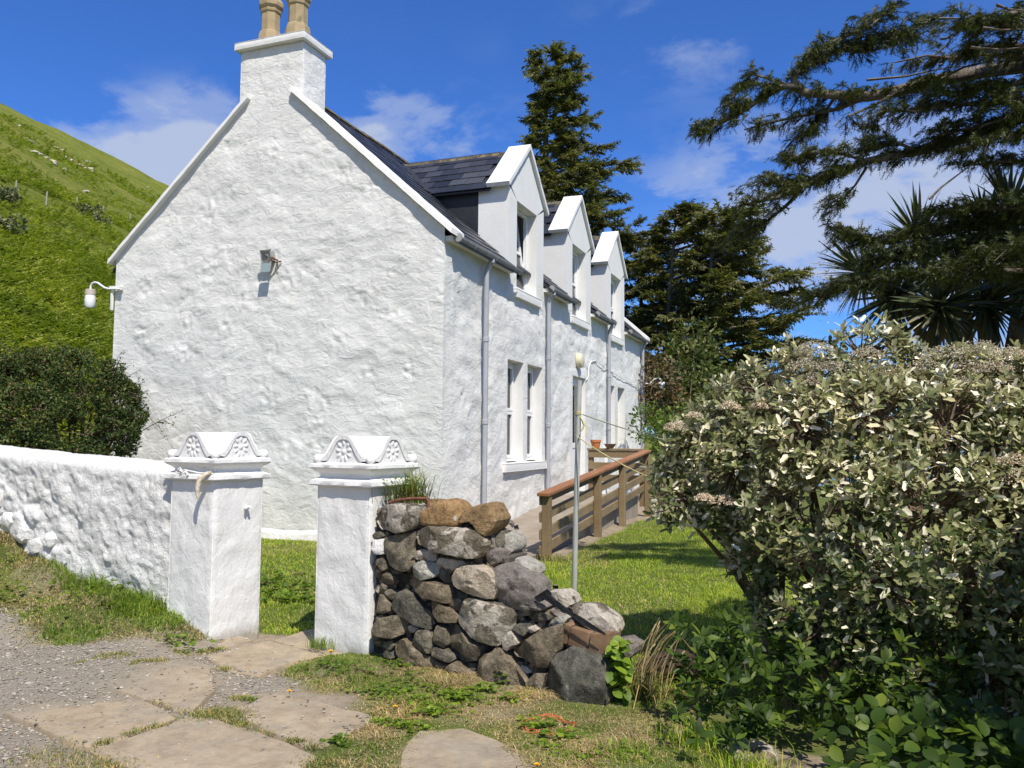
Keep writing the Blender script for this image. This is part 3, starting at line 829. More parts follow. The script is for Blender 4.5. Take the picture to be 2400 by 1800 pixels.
# concrete ramp along the front of the house
rp = MB(); ys = np.linspace(-0.75, 5.75, 40)
RX0, RX1 = 0.0, 1.27
def ramp_z(y): return 0.155 + 0.36 * sstep(0.6, 5.6, y) * 1.0
V_, F_ = [], []
for k, yy in enumerate(ys):
    wob = 0.05 * float(fbm(yy * 2, 3.1, 0, 4, 2))
    for xx in (RX0 - 0.02, 0.5, 1.0, RX1 + wob if yy < 0 else RX1):
        V_.append((xx + (0.25 if yy < -0.4 and xx < 0.1 else 0), yy, ramp_z(yy) + 0.004 * float(vnoise(xx * 6, yy * 6))))
    V_.append((RX1 + (wob if yy < 0 else 0), yy, 0.0)); 
n5 = 5
for k in range(len(ys) - 1):
    for j in range(4):
        F_.append((k * n5 + j, k * n5 + j + 1, (k + 1) * n5 + j + 1, (k + 1) * n5 + j))
F_.append((0, 1, 2, 3, 4))
ramp_o = MB().add(V_, F_).build('ramp_path', M['concrete_path'], None, smooth=30)
set_tags(ramp_o, 'sloping concrete path along the front wall up to the door', kind='structure')

# ------------------------------------------------------------------ the house
HW = 5.565; HL = 12.27; HC = -HW / 2
house = thing('cottage', 'white limewashed stone cottage with three gabled dormers and slate roof', 'house', (HC, 6.0, 0.1))
def roof_z(x): return 4.28 - 0.875 * (x if x > HC else (2 * HC - x))
OPEN = [(2.29, 3.005, 1.165, 2.772), (3.195, 3.955, 1.165, 2.772), (5.765, 6.68, 0.50, 2.765), (8.475, 9.15, 1.165, 2.772), (9.42, 10.14, 1.165, 2.772)]
DORM = [3.13, 6.205, 9.255]
UPW = [(c - 0.4825, c + 0.4825, 3.90, 5.352) for c in DORM]

def harl(s, z, seed):
    d = 0.022 * fbm(s * 1.4, z * 1.8, 0.3, seed, 2)
    wx = s + 0.16 * fbm(s * 2.6, z * 2.6, 0, seed + 5, 3); wz = z + 0.12 * fbm(s * 2.6, z * 2.6, 4, seed + 6, 3)
    d1, d2, cid = worley(wx / 0.46, wz / 0.25, seed)
    d = d + 0.006 * (sstep(0.0, 0.5, d2 - d1) - 0.7) * cid * sstep(-0.1, 0.4, fbm(s * 1.1, z * 1.4, 2, seed + 40, 2))
    d = d + 0.010 * fbm(wx * 3.2, wz * 5.6, 1.0, seed + 50, 2)
    act = 0.25 + 0.75 * sstep(-0.05, 0.40, fbm(s * 1.6, z * 1.9, 5, seed + 70, 2))
    d = d - 0.0065 * act * np.abs(fbm(wx * 6.5, wz * 10.0, 3.0, seed + 60, 3))
    d = d + 0.0025 * act * fbm(s * 13, z * 19, 0, seed + 11, 3)
    pit = sstep(0.26, 0.42, fbm(s * 2.6, z * 2.9, 7, seed + 20, 2))
    d = d + pit * 0.016 * fbm(s * 15, z * 15, 1, seed + 23, 3)
    band = np.exp(-((np.mod(z + 0.05 * fbm(s * 0.9, z * 0.3, 3, seed + 80, 2), 0.62) - 0.31) / 0.02) ** 2) * sstep(0.0, 0.4, fbm(s * 0.7, z * 2.0, 9, seed + 81, 2))
    return d + 0.005 * band - 0.004

# near gable (faces the lane)
nx_, nz_ = 215, 215
xs = np.linspace(-HW, 0.0, nx_)
def gtop(x): return 4.262 + 0.888 * np.minimum(-x, HW + x)
XX = np.repeat(xs[None], nz_, 0)
ZZ = -0.25 + (gtop(XX) + 0.25) * np.linspace(0, 1, nz_)[:, None]
quoin = np.minimum(sstep(0.0, 0.06, -XX) * (0.45 + 0.55 * sstep(0.30, 0.50, -XX)), sstep(0, 0.06, HW + XX) * (0.45 + 0.55 * sstep(0.30, 0.5, HW + XX)))
dd = harl(XX, ZZ, 11) * quoin * 1.2
cz0 = sstep(0.75, 0.60, np.abs(XX - HC)) * sstep(5.70, 5.95, ZZ); dd = dd * (1 - cz0) + cz0 * (np.maximum(dd, 0) * 0.6 + 0.006)
dd = dd * (1 - 0.6 * sstep(gtop(XX) - 0.3, gtop(XX) - 0.05, ZZ) * 0.5)
batter = -0.012 * (3 - ZZ) * sstep(0, 3, 3 - ZZ)
V_ = np.stack([XX + 0.0, 0 - dd, ZZ], -1).reshape(-1, 3)
ii = np.arange(nx_ * nz_).reshape(nz_, nx_)
gq = np.stack([ii[:-1, :-1], ii[:-1, 1:], ii[1:, 1:], ii[1:, :-1]], -1).reshape(-1, 4)
link('gable_wall', np_mesh('gable_wall', V_, gq), M['limewash'], house, True)

# front wall with its openings
def lines(a, b, st, must):
    L = list(np.linspace(a, b, int((b - a) / st) + 1)) + list(must)
    L = sorted(L); out = [L[0]]
    for v in L[1:]:
        if v - out[-1] > st * 0.35: out.append(v)
        elif v in must: out[-1] = v
    return np.array(out)
allop = OPEN + UPW
fy = lines(0.0, HL, 0.05, [v for o in allop for v in o[:2]])
fz = lines(-0.25, 4.172, 0.045, [o[2] for o in allop] + [2.772, 2.765])
YY, ZZ = np.meshgrid(fy, fz)
dd = harl(YY, ZZ, 57) * 1.5
fade = sstep(0, 0.06, YY) * (0.35 + 0.65 * sstep(0.28, 0.45, YY)) * sstep(0, 0.05, HL - YY)
for (a, b, c_, d_) in allop:
    o_d = np.maximum(np.maximum(a - YY, YY - b), np.maximum(c_ - ZZ, ZZ - d_))
    fade = fade * (0.04 + 0.96 * sstep(0.08, 0.20, o_d))
for c_ in DORM:
    o_d = np.maximum(np.abs(YY - c_) - 0.86, 3.80 - ZZ)
    fade = fade * sstep(0.0, 0.10, o_d)
dd = dd * fade
V_ = np.stack([dd, YY, ZZ], -1).reshape(-1, 3)
ii = np.arange(len(fy) * len(fz)).reshape(len(fz), len(fy))
fq = np.stack([ii[:-1, :-1], ii[:-1, 1:], ii[1:, 1:], ii[1:, :-1]], -1)
cy_ = (YY[:-1, :-1] + YY[1:, 1:]) / 2; cz_ = (ZZ[:-1, :-1] + ZZ[1:, 1:]) / 2
keep = np.ones(cy_.shape, bool)
for (a, b, c_, d_) in allop:
    keep &= ~((cy_ > a) & (cy_ < b) & (cz_ > c_) & (cz_ < d_))
link('front_wall', np_mesh('front_wall', V_, fq[keep]), M['limewash'], house, True)
for (a, b, c_, d_) in OPEN + UPW:
    e = -0.235; rv = MB()
    rv.add([(0, a, c_), (0, a, d_), (e, a, d_), (e, a, c_), (0, b, c_), (0, b, d_), (e, b, d_), (e, b, c_)], [(0, 1, 2, 3), (7, 6, 5, 4), (1, 5, 6, 2), (3, 7, 4, 0)])
    rv.build('window_reveal', M['render'], house, smooth=False, fix=False)
# remaining shell
bk = MB()
bk.box((-HW, HL - 0.3, -0.3), (-0.01, HL, 4.17))
bk.prism([(0 - 0.01, HL - 0.3, 4.17), (HC, HL - 0.3, 6.63), (-HW + 0.01, HL - 0.3, 4.17)], (0, 0.3, 0))
bk.box((-HW, 0.02, -0.3), (-HW + 0.3, HL - 0.3, 4.17))
bk.build('rear_wall', M['limewash'], house, smooth=False)
# soft plaster base course
for nm, fn, L in (('base_course', lambda s: (-s, -1), HW), ('base_course', lambda s: (s, 1), 1.15)):
    n = int(L / 0.06); vs, fs = [], []
    for k in range(n + 1):
        s = L * k / n
        top = 0.275 + 0.025 * float(fbm(s * 2.2, 1.3, 0, 71, 3)) if fn(1)[1] == -1 else 0.25 + 0.07 * s / 2 + 0.03 * float(fbm(s * 3, 5.3, 0, 77, 3))
        pr = 0.055 + 0.02 * float(fbm(s * 4, 2.2, 0, 72, 2)); lo = -0.1
        for off, zz in ((pr + 0.01, lo), (pr, top - 0.05), (pr * 0.6, top - 0.012), (0.0, top + 0.012), (-0.06, top + 0.012)):
            off = off + 0.006 * float(vnoise(s * 14, zz * 14, off * 9, 5))
            vs.append((-s + 0.04, -off, zz) if fn(1)[1] == -1 else (off, s - 0.04, zz))
    for k in range(n):
        for j in range(4):
            fs.append((k * 5 + j, k * 5 + j + 1, k * 5 + 6 + j, k * 5 + 5 + j))
    MB().add(vs, fs).build(nm, M['limewash'], house, smooth=50)

# main roof: boards, slates, ridge
def slope_pt(x, y, lift=0.0):
    n = np.array([0.875, 0, 1.0]) / math.hypot(0.875, 1)
    return np.array([x, y, roof_z(x)]) + n * lift
rf = MB()
cuts = [0.1]
for c_ in DORM: cuts += [c_ - 0.835, c_ + 0.835]
cuts.append(HL - 0.1)
for k in range(len(cuts) - 1):
    xa = 0.17 if k % 2 == 0 else -0.10
    pts = [slope_pt(xa, cuts[k]), slope_pt(xa, cuts[k + 1]), slope_pt(HC, cuts[k + 1]), slope_pt(HC, cuts[k])]
    rf.prism([p - np.array([0, 0, 0.012]) for p in pts], (0, 0, -0.05))
pts = [slope_pt(0.17, 0.1), slope_pt(0.17, HL - 0.1), slope_pt(HC, HL - 0.1), slope_pt(HC, 0.1)]
rf.prism([np.array([2 * HC - p[0], p[1], p[2] - 0.012]) for p in pts][::-1], (0, 0, -0.05))
roof = rf.build('roof', M['cheek_slate'], house, smooth=False)
slate_me = MB().add([(-0.146, -0.005, 0.0), (0.146, -0.005, 0.0), (0.146, 0.27, -0.004), (-0.146, 0.27, -0.004), (-0.146, -0.005, 0.011), (0.144, -0.004, 0.011), (0.146, 0.27, 0.005), (-0.146, 0.27, 0.005)],
                    [(0, 3, 2, 1), (4, 5, 6, 7), (0, 1, 5, 4), (1, 2, 6, 5), (2, 3, 7, 6), (3, 0, 4, 7)]).mesh('slate')
slate_me.materials.append(M['slate'])
rr = random.Random(8)
def slate_mat(o, u, v, lift):
    u, v = unit(u), unit(v); n = np.cross(u, v)
    tilt = 0.045; v2 = unit(v + 0.0 * n - 0.0); n2 = n
    v3 = v * math.cos(tilt) - n * math.sin(tilt) * 0.6; n3 = np.cross(u, v3)
    o = np.asarray(o) + n * lift
    return Matrix(((u[0], v3[0], n3[0], o[0]), (u[1], v3[1], n3[1], o[1]), (u[2], v3[2], n3[2], o[2]), (0, 0, 0, 1)))
def lay(origin, u, v, ncol, nrow, inside, parent, ew=0.298, eh=0.215, limit=999, lift=0.016):
    """rows of slates; returns matrices that were not made into objects"""
    rest = []; made = 0
    u, v = unit(u), unit(v)
    for r in range(nrow):
        off = 0.5 * ew if r % 2 else 0.0
        for c_ in range(-1, ncol + 1):
            p = np.asarray(origin) + u * (c_ * ew + off + ew / 2) + v * (r * eh)
            if not inside(p): continue
            jig = rr.uniform(-0.006, 0.006)
            mt = slate_mat(p + v * rr.uniform(-0.006, 0.006), u + v * jig, v, lift + rr.uniform(0, 0.003))
            if made < limit:
                o = bpy.data.objects.new('slate', slate_me); COL.objects.link(o); o.parent = parent; o.matrix_local = mt; made += 1
            else: rest.append(mt)
    return rest
def slate_stuff(mats, parent):
    if not mats: return
    V = np.array([v.co[:] for v in slate_me.vertices]); F = np.array([p.vertices[:] for p in slate_me.polygons])
    out = [((np.array(m)[:3, :3] @ V.T).T + np.array(m)[:3, 3], F) for m in mats]
    vv, ff = join_vt(out)
    o = link('slate', np_mesh('slate', vv, ff), M['slate'], parent, False); o['kind'] = 'stuff'
vdir = np.array([-1.0, 0, 0.875])
def dormer_clear(p):
    for c_ in DORM:
        if abs(p[1] - c_) < 0.97 and p[2] < 6.30 - 0.955 * abs(p[1] - c_) + 0.02:
            return False
    return True
rest = lay(slope_pt(0.16, 0.16), (0, 1, 0), vdir, 8, 18, lambda p: 0.30 < p[1] < 2.6 and p[0] > HC + 0.03 and dormer_clear(p), roof, limit=160)
rest += lay(slope_pt(0.16, 0.16 + 0.298 * 8), (0, 1, 0), vdir, 34, 18, lambda p: 2.6 <= p[1] < HL - 0.25 and p[0] > HC + 0.03 and dormer_clear(p), roof, limit=0)
rest += lay(np.array([2 * HC - 0.16, 0.16, roof_z(0.16)]), (0, -1, 0), np.array([1.0, 0, 0.875]), 0, 0, lambda p: False, roof)
slate_stuff(rest, roof)
rg = MB()
for k in range(26):
    y0 = 0.62 + k * 0.448
    if y0 > HL - 0.5: break
    z0 = roof_z(HC) + 0.05 + 0.008 * math.sin(k * 1.7)
    prof = [(HC - 0.17, z0 - 0.13), (HC - 0.07, z0 - 0.03), (HC, z0), (HC + 0.07, z0 - 0.03), (HC + 0.17, z0 - 0.13)]
    m_ = MB(); vs = [(x_, y0, z_) for x_, z_ in prof] + [(x_, y0 + 0.44, z_) for x_, z_ in prof] + [(x_ * 1.0, y0, z_ - 0.03) for x_, z_ in prof] + [(x_, y0 + 0.44, z_ - 0.03) for x_, z_ in prof]
    fs = [(j, j + 1, j + 6, j + 5) for j in range(4)] + [(j + 10, j + 15, j + 16, j + 11) for j in range(4)] + [(j, j + 10, j + 11, j + 1) for j in range(4)]
    m_.add(vs, fs).build('ridge_tile', M['mossy_ridge'], roof, smooth=40)

# skews: the painted copings up both slopes of each gable
def skew(x0, z0, x1, z1, y0, y1, th, nm='coping', n=46, seed=1):
    vs, fs = [], []
    for k in range(n + 1):
        t_ = k / n; x_ = x0 + (x1 - x0) * t_; z_ = z0 + (z1 - z0) * t_
        j = lambda a: 0.006 * float(fbm(t_ * 22, a * 3.7, 0, seed, 2))
        vs += [(x_, y0 + j(1), z_ + j(2)), (x_, y1, z_), (x_, y1, z_ + th + j(4)), (x_, y0 + j(1) + 0.01, z_ + th + j(3))]
    for k in range(n):
        for j in range(4):
            a, b = k * 4 + j, k * 4 + (j + 1) % 4
            fs.append((a, b, b + 4, a + 4))
    fs += [(3, 2, 1, 0), (n * 4, n * 4 + 1, n * 4 + 2, n * 4 + 3)]
    return MB().add(vs, fs).build(nm, M['render'], house, bevel=0.0, smooth=35)
skew(0.135, 4.166, -2.40, 6.412, -0.085, 0.31, 0.078, seed=3)
skew(-5.66, 4.160, -3.13, 6.412, -0.085, 0.31, 0.075, seed=4)
skew(0.17, 4.166, -2.72, 6.73, HL - 0.27, HL + 0.07, 0.085, seed=5)

# chimney
ch = MB()
n_ = 14
chv = MB()
def grid_box(a, b, st, amp, seed, mb, groove=None):
    (x0, y0, z0), (x1, y1, z1) = a, b
    def face(o, u, v, nn):
        o, u, v, nn = (np.asarray(q_, float) for q_ in (o, u, v, nn))
        lu, lv = np.linalg.norm(u), np.linalg.norm(v); nu, nv = max(1, int(lu / st)), max(1, int(lv / st))
        uu, vv = np.meshgrid(np.linspace(0, 1, nu + 1), np.linspace(0, 1, nv + 1))
        P = o + uu[..., None] * u + vv[..., None] * v
        ed = np.minimum(np.minimum(uu, 1 - uu) * lu, np.minimum(vv, 1 - vv) * lv)
        d = amp * fbm(P[..., 0] * 7 + P[..., 1] * 5.3, P[..., 2] * 7, P[..., 1] * 3, seed, 4) * sstep(0, 0.03, ed) - 0.008 * sstep(0.015, 0.0, ed)
        if groove is not None: d = d + groove(P) * sstep(0, 0.02, ed)
        P = P + d[..., None] * nn
        i2 = np.arange((nu + 1) * (nv + 1)).reshape(nv + 1, nu + 1)
        mb.add(P.reshape(-1, 3), np.stack([i2[:-1, :-1], i2[:-1, 1:], i2[1:, 1:], i2[1:, :-1]], -1).reshape(-1, 4).tolist())
    face((x0, y0, z0), (x1 - x0, 0, 0), (0, 0, z1 - z0), (0, -1, 0)); face((x1, y1, z0), (x0 - x1, 0, 0), (0, 0, z1 - z0), (0, 1, 0))
    face((x1, y0, z0), (0, y1 - y0, 0), (0, 0, z1 - z0), (1, 0, 0)); face((x0, y1, z0), (0, y0 - y1, 0), (0, 0, z1 - z0), (-1, 0, 0))
    face((x0, y0, z1), (x1 - x0, 0, 0), (0, y1 - y0, 0), (0, 0, 1)); face((x0, y1, z0), (x1 - x0, 0, 0), (0, y0 - y1, 0), (0, 0, -1))
    return mb
def grooves(P):
    z = P[..., 2]; s = P[..., 0] + P[..., 1]
    g = 0
    for z0 in (6.47, 6.80):
        g = g + np.exp(-((z - z0) / 0.012) ** 2)
    row = (z > 6.80) * 0.31
    g = g + np.exp(-((np.mod(s + row + 0.21, 0.62) - 0.31) / 0.012) ** 2)
    return -0.006 * g
chim = grid_box((-3.335, 0.002, 6.0), (-2.247, 0.56, 7.15), 0.03, 0.009, 31, MB(), grooves).build('chimney', M['limewash'], house, smooth=45)
grid_box((-3.395, -0.075, 7.148), (-2.19, 0.645, 7.262), 0.03, 0.008, 35, MB()).build('chimney_cap', M['render'], chim, smooth=45)
MB().lathe([(0.60, 0), (0.52, 0.03), (0.35, 0.05), (0.0, 0.055)], 24, (0, 0, 0))
hump = MB(); vs = []
for k in range(28):
    t_ = 2 * math.pi * k / 28
    cx_, cy_2 = -2.79, 0.285
    ex = 0.52 * abs(math.cos(t_)) ** 0.5 * (1 if math.cos(t_) > 0 else -1); ey = 0.30 * abs(math.sin(t_)) ** 0.5 * (1 if math.sin(t_) > 0 else -1)
    vs.append((cx_ + ex, cy_2 + ey, 7.258))
for k in range(28):
    vs.append((-2.79 + (vs[k][0] + 2.79) * 0.82, 0.285 + (vs[k][1] - 0.285) * 0.8, 7.305 + 0.012 * math.sin(k * 2.3)))
hump.add(vs, [(k, (k + 1) % 28, (k + 1) % 28 + 28, k + 28) for k in range(28)] + [tuple(range(28, 56))]).build('mortar_flaunching', M['render'], chim, smooth=50)
POT = [(0.0, 7.27), (0.185, 7.27), (0.185, 7.44), (0.168, 7.50), (0.142, 7.525), (0.140, 7.80), (0.158, 7.815), (0.162, 7.845), (0.150, 7.86), (0.186, 7.90), (0.190, 7.955), (0.172, 7.985), (0.150, 8.02), (0.150, 8.14), (0.178, 8.16), (0.178, 8.22), (0.12, 8.22), (0.11, 7.9), (0.0, 7.9)]
for xk, sc_, rt in ((-3.045, 0.98, 0.30), (-2.565, 1.0, 0.42)):
    MB().lathe([(r2 * sc_, z2 + (0.0 if xk < -2.8 else 0.03)) for r2, z2 in POT], 8, (xk, 0.29, 0), 2, rt).build('chimney_pot', M['buff_clay'], chim, smooth=22)

# dormers
def dormer(c_, k):
    a, b = c_ - 0.84, c_ + 0.84
    wa, wb = c_ - 0.4825, c_ + 0.4825
    zt = 5.352; ap = 6.36; sh = 5.56; lo = 4.172
    m = MB()
    # front in pieces round the window opening
    m.add([(0, a, lo), (0, wa, lo), (0, wa, zt), (0, a, sh - 0.05), (0, a, sh)], [(0, 1, 2, 3, 4)])
    m.add([(0, wb, lo), (0, b, lo), (0, b, sh), (0, b, sh - 0.05), (0, wb, zt)], [(0, 1, 2, 3, 4)])
    m.add([(0, a, sh), (0, wa, zt), (0, wb, zt), (0, b, sh), (0, c_, ap)], [(0, 1, 2, 3, 4)])
    for yy, flip in ((a, 1), (b, -1)):
        q_ = [(0, yy, lo), (0, yy, sh), (-0.52, yy, sh), (-0.52, yy, roof_z(-0.52) - 0.03), (-0.13, yy, lo)]
        m.add(q_, [tuple(range(5)) if flip > 0 else tuple(range(4, -1, -1))])
    dm = m.build('dormer', M['render'], house, smooth=False, fix=False)
    for yy, s_ in ((a, -1), (b, 1)):
        y2 = yy + 0.012 * s_ * -1
        xe = (4.28 - 5.50) / 0.875
        MB().prism([(-0.515, y2, roof_z(-0.515) - 0.02), (-0.515, y2, 5.50), (xe - 0.05, y2, 5.50)], (0, 0.03 * -s_, 0)).build('cheek_panel', M['cheek_slate'], dm, smooth=False)
    # painted copings
    for s_ in (-1, 1):
        q_ = [(0, c_ + s_ * 0.985, 5.520), (0, c_ + s_ * 0.945, 5.468), (0, c_, 6.352), (0, c_, 6.435)]
        n = 18; vs, fs = [], []
        ring = [q_[0], q_[1], q_[2], q_[3]]
        xs_ = [-0.335, 0.056]
        for i_ in range(n + 1):
            t_ = i_ / n
            top = np.array(q_[0]) * (1 - t_) + np.array(q_[3]) * t_
            bot = np.array(q_[1]) * (1 - t_) + np.array(q_[2]) * t_
            j = lambda aa: 0.004 * float(fbm(t_ * 9, aa * 3.7 + c_, 0, 5 + k, 2))
            vs += [(xs_[0], bot[1], bot[2]), (xs_[1] + j(1), bot[1], bot[2] + j(2)), (xs_[1] + j(1), top[1], top[2] + j(3)), (xs_[0] + j(5), top[1], top[2] + j(4))]
        for i_ in range(n):
            for j_ in range(4):
                aa, bb = i_ * 4 + j_, i_ * 4 + (j_ + 1) % 4
                fs.append((aa, bb, bb + 4, aa + 4))
        fs += [(3, 2, 1, 0), tuple(n * 4 + j_ for j_ in range(4))]
        MB().add(vs, fs).build('coping', M['render'], dm, smooth=30)
    # slated roof
    base = MB()
    zr, ze = 6.325, 5.450
    for s_ in (-1, 1):
        y_e = c_ + s_ * 0.925
        base.prism([(-0.30, c_, zr), (-0.30, y_e, ze), ((4.28 - ze) / 0.875 - 0.1, y_e, ze), ((4.28 - zr) / 0.875 - 0.1, c_, zr)], (0, 0, -0.035))
    dr = base.build('dormer_roof', M['cheek_slate'], dm, smooth=False)
    v2 = np.array([0, 0.925, zr - ze]); 
    o = np.array([-0.335 - 0.298 * 8, c_ - 0.935, ze - 0.005])
    lay(o, (1, 0, 0), v2, 8, 6, lambda p: p[0] < -0.335 - 0.13 and (4.28 - 0.875 * p[0]) < p[2] + 0.05 and p[2] < zr - 0.09, dm, limit=80)
    for j_ in range(5):
        x0 = -0.335 - j_ * 0.40
        prof = [(c_ - 0.12, zr - 0.09), (c_ - 0.04, zr + 0.015), (c_, zr + 0.03), (c_ + 0.04, zr + 0.015), (c_ + 0.12, zr - 0.09)]
        vs = [(x0, y2, z2) for y2, z2 in prof] + [(x0 - 0.392, y2, z2 + 0.004 * math.sin(j_ * 3)) for y2, z2 in prof]
        vs += [(x_, y2, z2 - 0.025) for x_, y2, z2 in vs]
        fs = [(i_, i_ + 1, i_ + 6, i_ + 5) for i_ in range(4)] + [(i_ + 10, i_ + 15, i_ + 16, i_ + 11) for i_ in range(4)] + [(i_, i_ + 10, i_ + 11, i_ + 1) for i_ in range(4)]
        MB().add(vs, fs).build('ridge_tile', M['mossy_ridge'], dm, smooth=40)
    # lead valley on the near side
    xa = (4.28 - ze) / 0.875; xb = (4.28 - zr) / 0.875
    MB().prism([(xa + 0.05, c_ - 0.93, ze + 0.02), (xa - 0.10, c_ - 0.98, ze + 0.10), (xb - 0.10, c_ - 0.02, zr + 0.05), (xb + 0.10, c_ - 0.0, zr - 0.0)], (0, 0, 0.012)).build('valley_flashing', M['cheek_slate'], dm, smooth=False)
for k, c_ in enumerate(DORM):
    dormer(c_, k)

# windows
def bars(mb, y0, y1, z0, z1, w, x0, x1, extra=()):
    mb.box((x0, y0, z0), (x1, y0 + w, z1)); mb.box((x0, y1 - w, z0), (x1, y1, z1))
    mb.box((x0, y0 + w, z0), (x1, y1 - w, z0 + w)); mb.box((x0, y0 + w, z1 - w), (x1, y1 - w, z1))
    for z_ in extra:
        mb.box((x0, y0 + w, z_ - w / 2), (x1, y1 - w, z_ + w / 2))
    return mb
def curtain_mesh(y0, y1, z0, z1, x_, amp=0.012, n=60):
    ys_ = np.linspace(y0, y1, n); vs, fs = [], []
    for j, z_ in enumerate((z0, z1)):
        for i, y_ in enumerate(ys_):
            vs.append((x_ + amp * math.sin(i * 1.3) + 0.004 * math.sin(i * 0.37), y_, z_))
    fs = [(i, i + 1, n + i + 1, n + i) for i in range(n - 1)]
    return MB().add(vs, fs)
def window(y0, y1, z0, z1, tr, tilt=0.0, cur='curtain', cur_rng=(0.0, 1.0)):
    xf = -0.165
    g = 0.004
    fr_ = bars(MB(), y0 + g, y1 - g, z0 + g, z1 - g, 0.05, xf - 0.065, xf).build('window', M['upvc'], house, bevel=0.004, seg=1, smooth=30)
    if tilt == 0:
        cells = [(z0 + 0.055, tr - 0.004), (tr + 0.004, z1 - 0.055)]
        for a, b in cells:
            s_ = bars(MB(), y0 + 0.058, y1 - 0.058, a, b, 0.048, xf - 0.055, xf + 0.012).build('sash', M['upvc'], fr_, bevel=0.004, seg=1, smooth=30)
            MB().box((xf - 0.030, y0 + 0.10, a + 0.04), (xf - 0.024, y1 - 0.10, b - 0.04)).build('pane', M['glass_pane'], fr_, smooth=False)
        MB().box((xf - 0.01, y0 + 0.005, z0 + 0.002), (xf + 0.055, y1 - 0.005, z0 + 0.03)).build('inner_sill', M['upvc'], fr_, bevel=0.004, seg=1, smooth=30)
    else:
        R_ = Matrix.Rotation(-tilt, 4, 'Y'); P_ = Vector((xf - 0.02, 0, z0 + 0.06))
        for nm, mb, mt in (('sash', bars(MB(), y0 + 0.055, y1 - 0.055, 0, z1 - z0 - 0.12, 0.05, -0.03, 0.03, (tr - z0,)), 'upvc'),
                           ('pane', MB().box((-0.004, y0 + 0.10, 0.045), (0.003, y1 - 0.10, tr - z0 - 0.02)), 'glass_pane'),
                           ('pane', MB().box((-0.004, y0 + 0.10, tr - z0 + 0.02), (0.003, y1 - 0.10, z1 - z0 - 0.165)), 'glass_pane')):
            o = mb.build(nm, M[mt], fr_, smooth=30); o.matrix_local = Matrix.Translation(P_) @ R_
    a, b = y0 + (y1 - y0) * cur_rng[0], y0 + (y1 - y0) * cur_rng[1]
    curtain_mesh(a, b, z0 - 0.05, z1 + 0.05, xf - 0.13 if tilt == 0 else xf - 0.36).build('curtain', M[cur], fr_, smooth=True)
for o in (OPEN[0], OPEN[1], OPEN[3], OPEN[4]):
    window(o[0], o[1], o[2] + 0.02, o[3], 1.98)
for k, o in enumerate(UPW):
    window(o[0], o[1], o[2] + 0.03, o[3], 4.62, 0.14 if k == 0 else (0.05 if k == 1 else 0.0), 'red_curtain' if k < 2 else 'curtain')
def sill_stone(y0, y1, z0, z1, px_=0.055):
    grid_box((-0.2, y0, z0), (px_, y1, z1), 0.05, 0.004, int(y0 * 10), MB()).build('window_sill', M['render'], house, smooth=45)
sill_stone(2.10, 4.06, 1.032, 1.168)
sill_stone(8.28, 10.33, 1.032, 1.168)
for c_ in DORM:
    sill_stone(c_ - 0.60, c_ + 0.60, 3.772, 3.915, 0.06)
# lintel and jamb margins are smooth already; the front door
dr_ = OPEN[2]
xf = -0.10
door = bars(MB(), dr_[0] + 0.06, dr_[1] - 0.06, dr_[2] + 0.03, dr_[3] - 0.06, 0.10, xf - 0.05, xf, (1.42,)).build('door', M['upvc'], house, bevel=0.004, seg=1, smooth=30)
bars(MB(), dr_[0] + 0.004, dr_[1] - 0.004, dr_[2], dr_[3] - 0.004, 0.055, xf - 0.08, xf - 0.005).build('door_frame', M['upvc'], door, smooth=30)
MB().box((xf - 0.03, dr_[0] + 0.15, 1.46), (xf - 0.022, dr_[1] - 0.15, dr_[3] - 0.15)).build('pane', M['glass_pane'], door, smooth=False)
MB().box((xf - 0.035, dr_[0] + 0.15, dr_[2] + 0.12), (xf - 0.015, dr_[1] - 0.15, 1.38)).build('door_panel', M['upvc'], door, bevel=0.004, seg=1, smooth=30)
MB().beam((xf + 0.03, dr_[1] - 0.13, 1.45), (xf + 0.03, dr_[1] - 0.25, 1.45), 0.02, 0.025).box((xf, dr_[1] - 0.15, 1.34), (xf + 0.03, dr_[1] - 0.11, 1.56)).build('handle', M['galvanised'], door, smooth=30)
MB().box((-0.3, dr_[0], 0.42), (0.10, dr_[1], 0.505)).build('doorstep', M['concrete_path'], house, bevel=0.01, smooth=30)

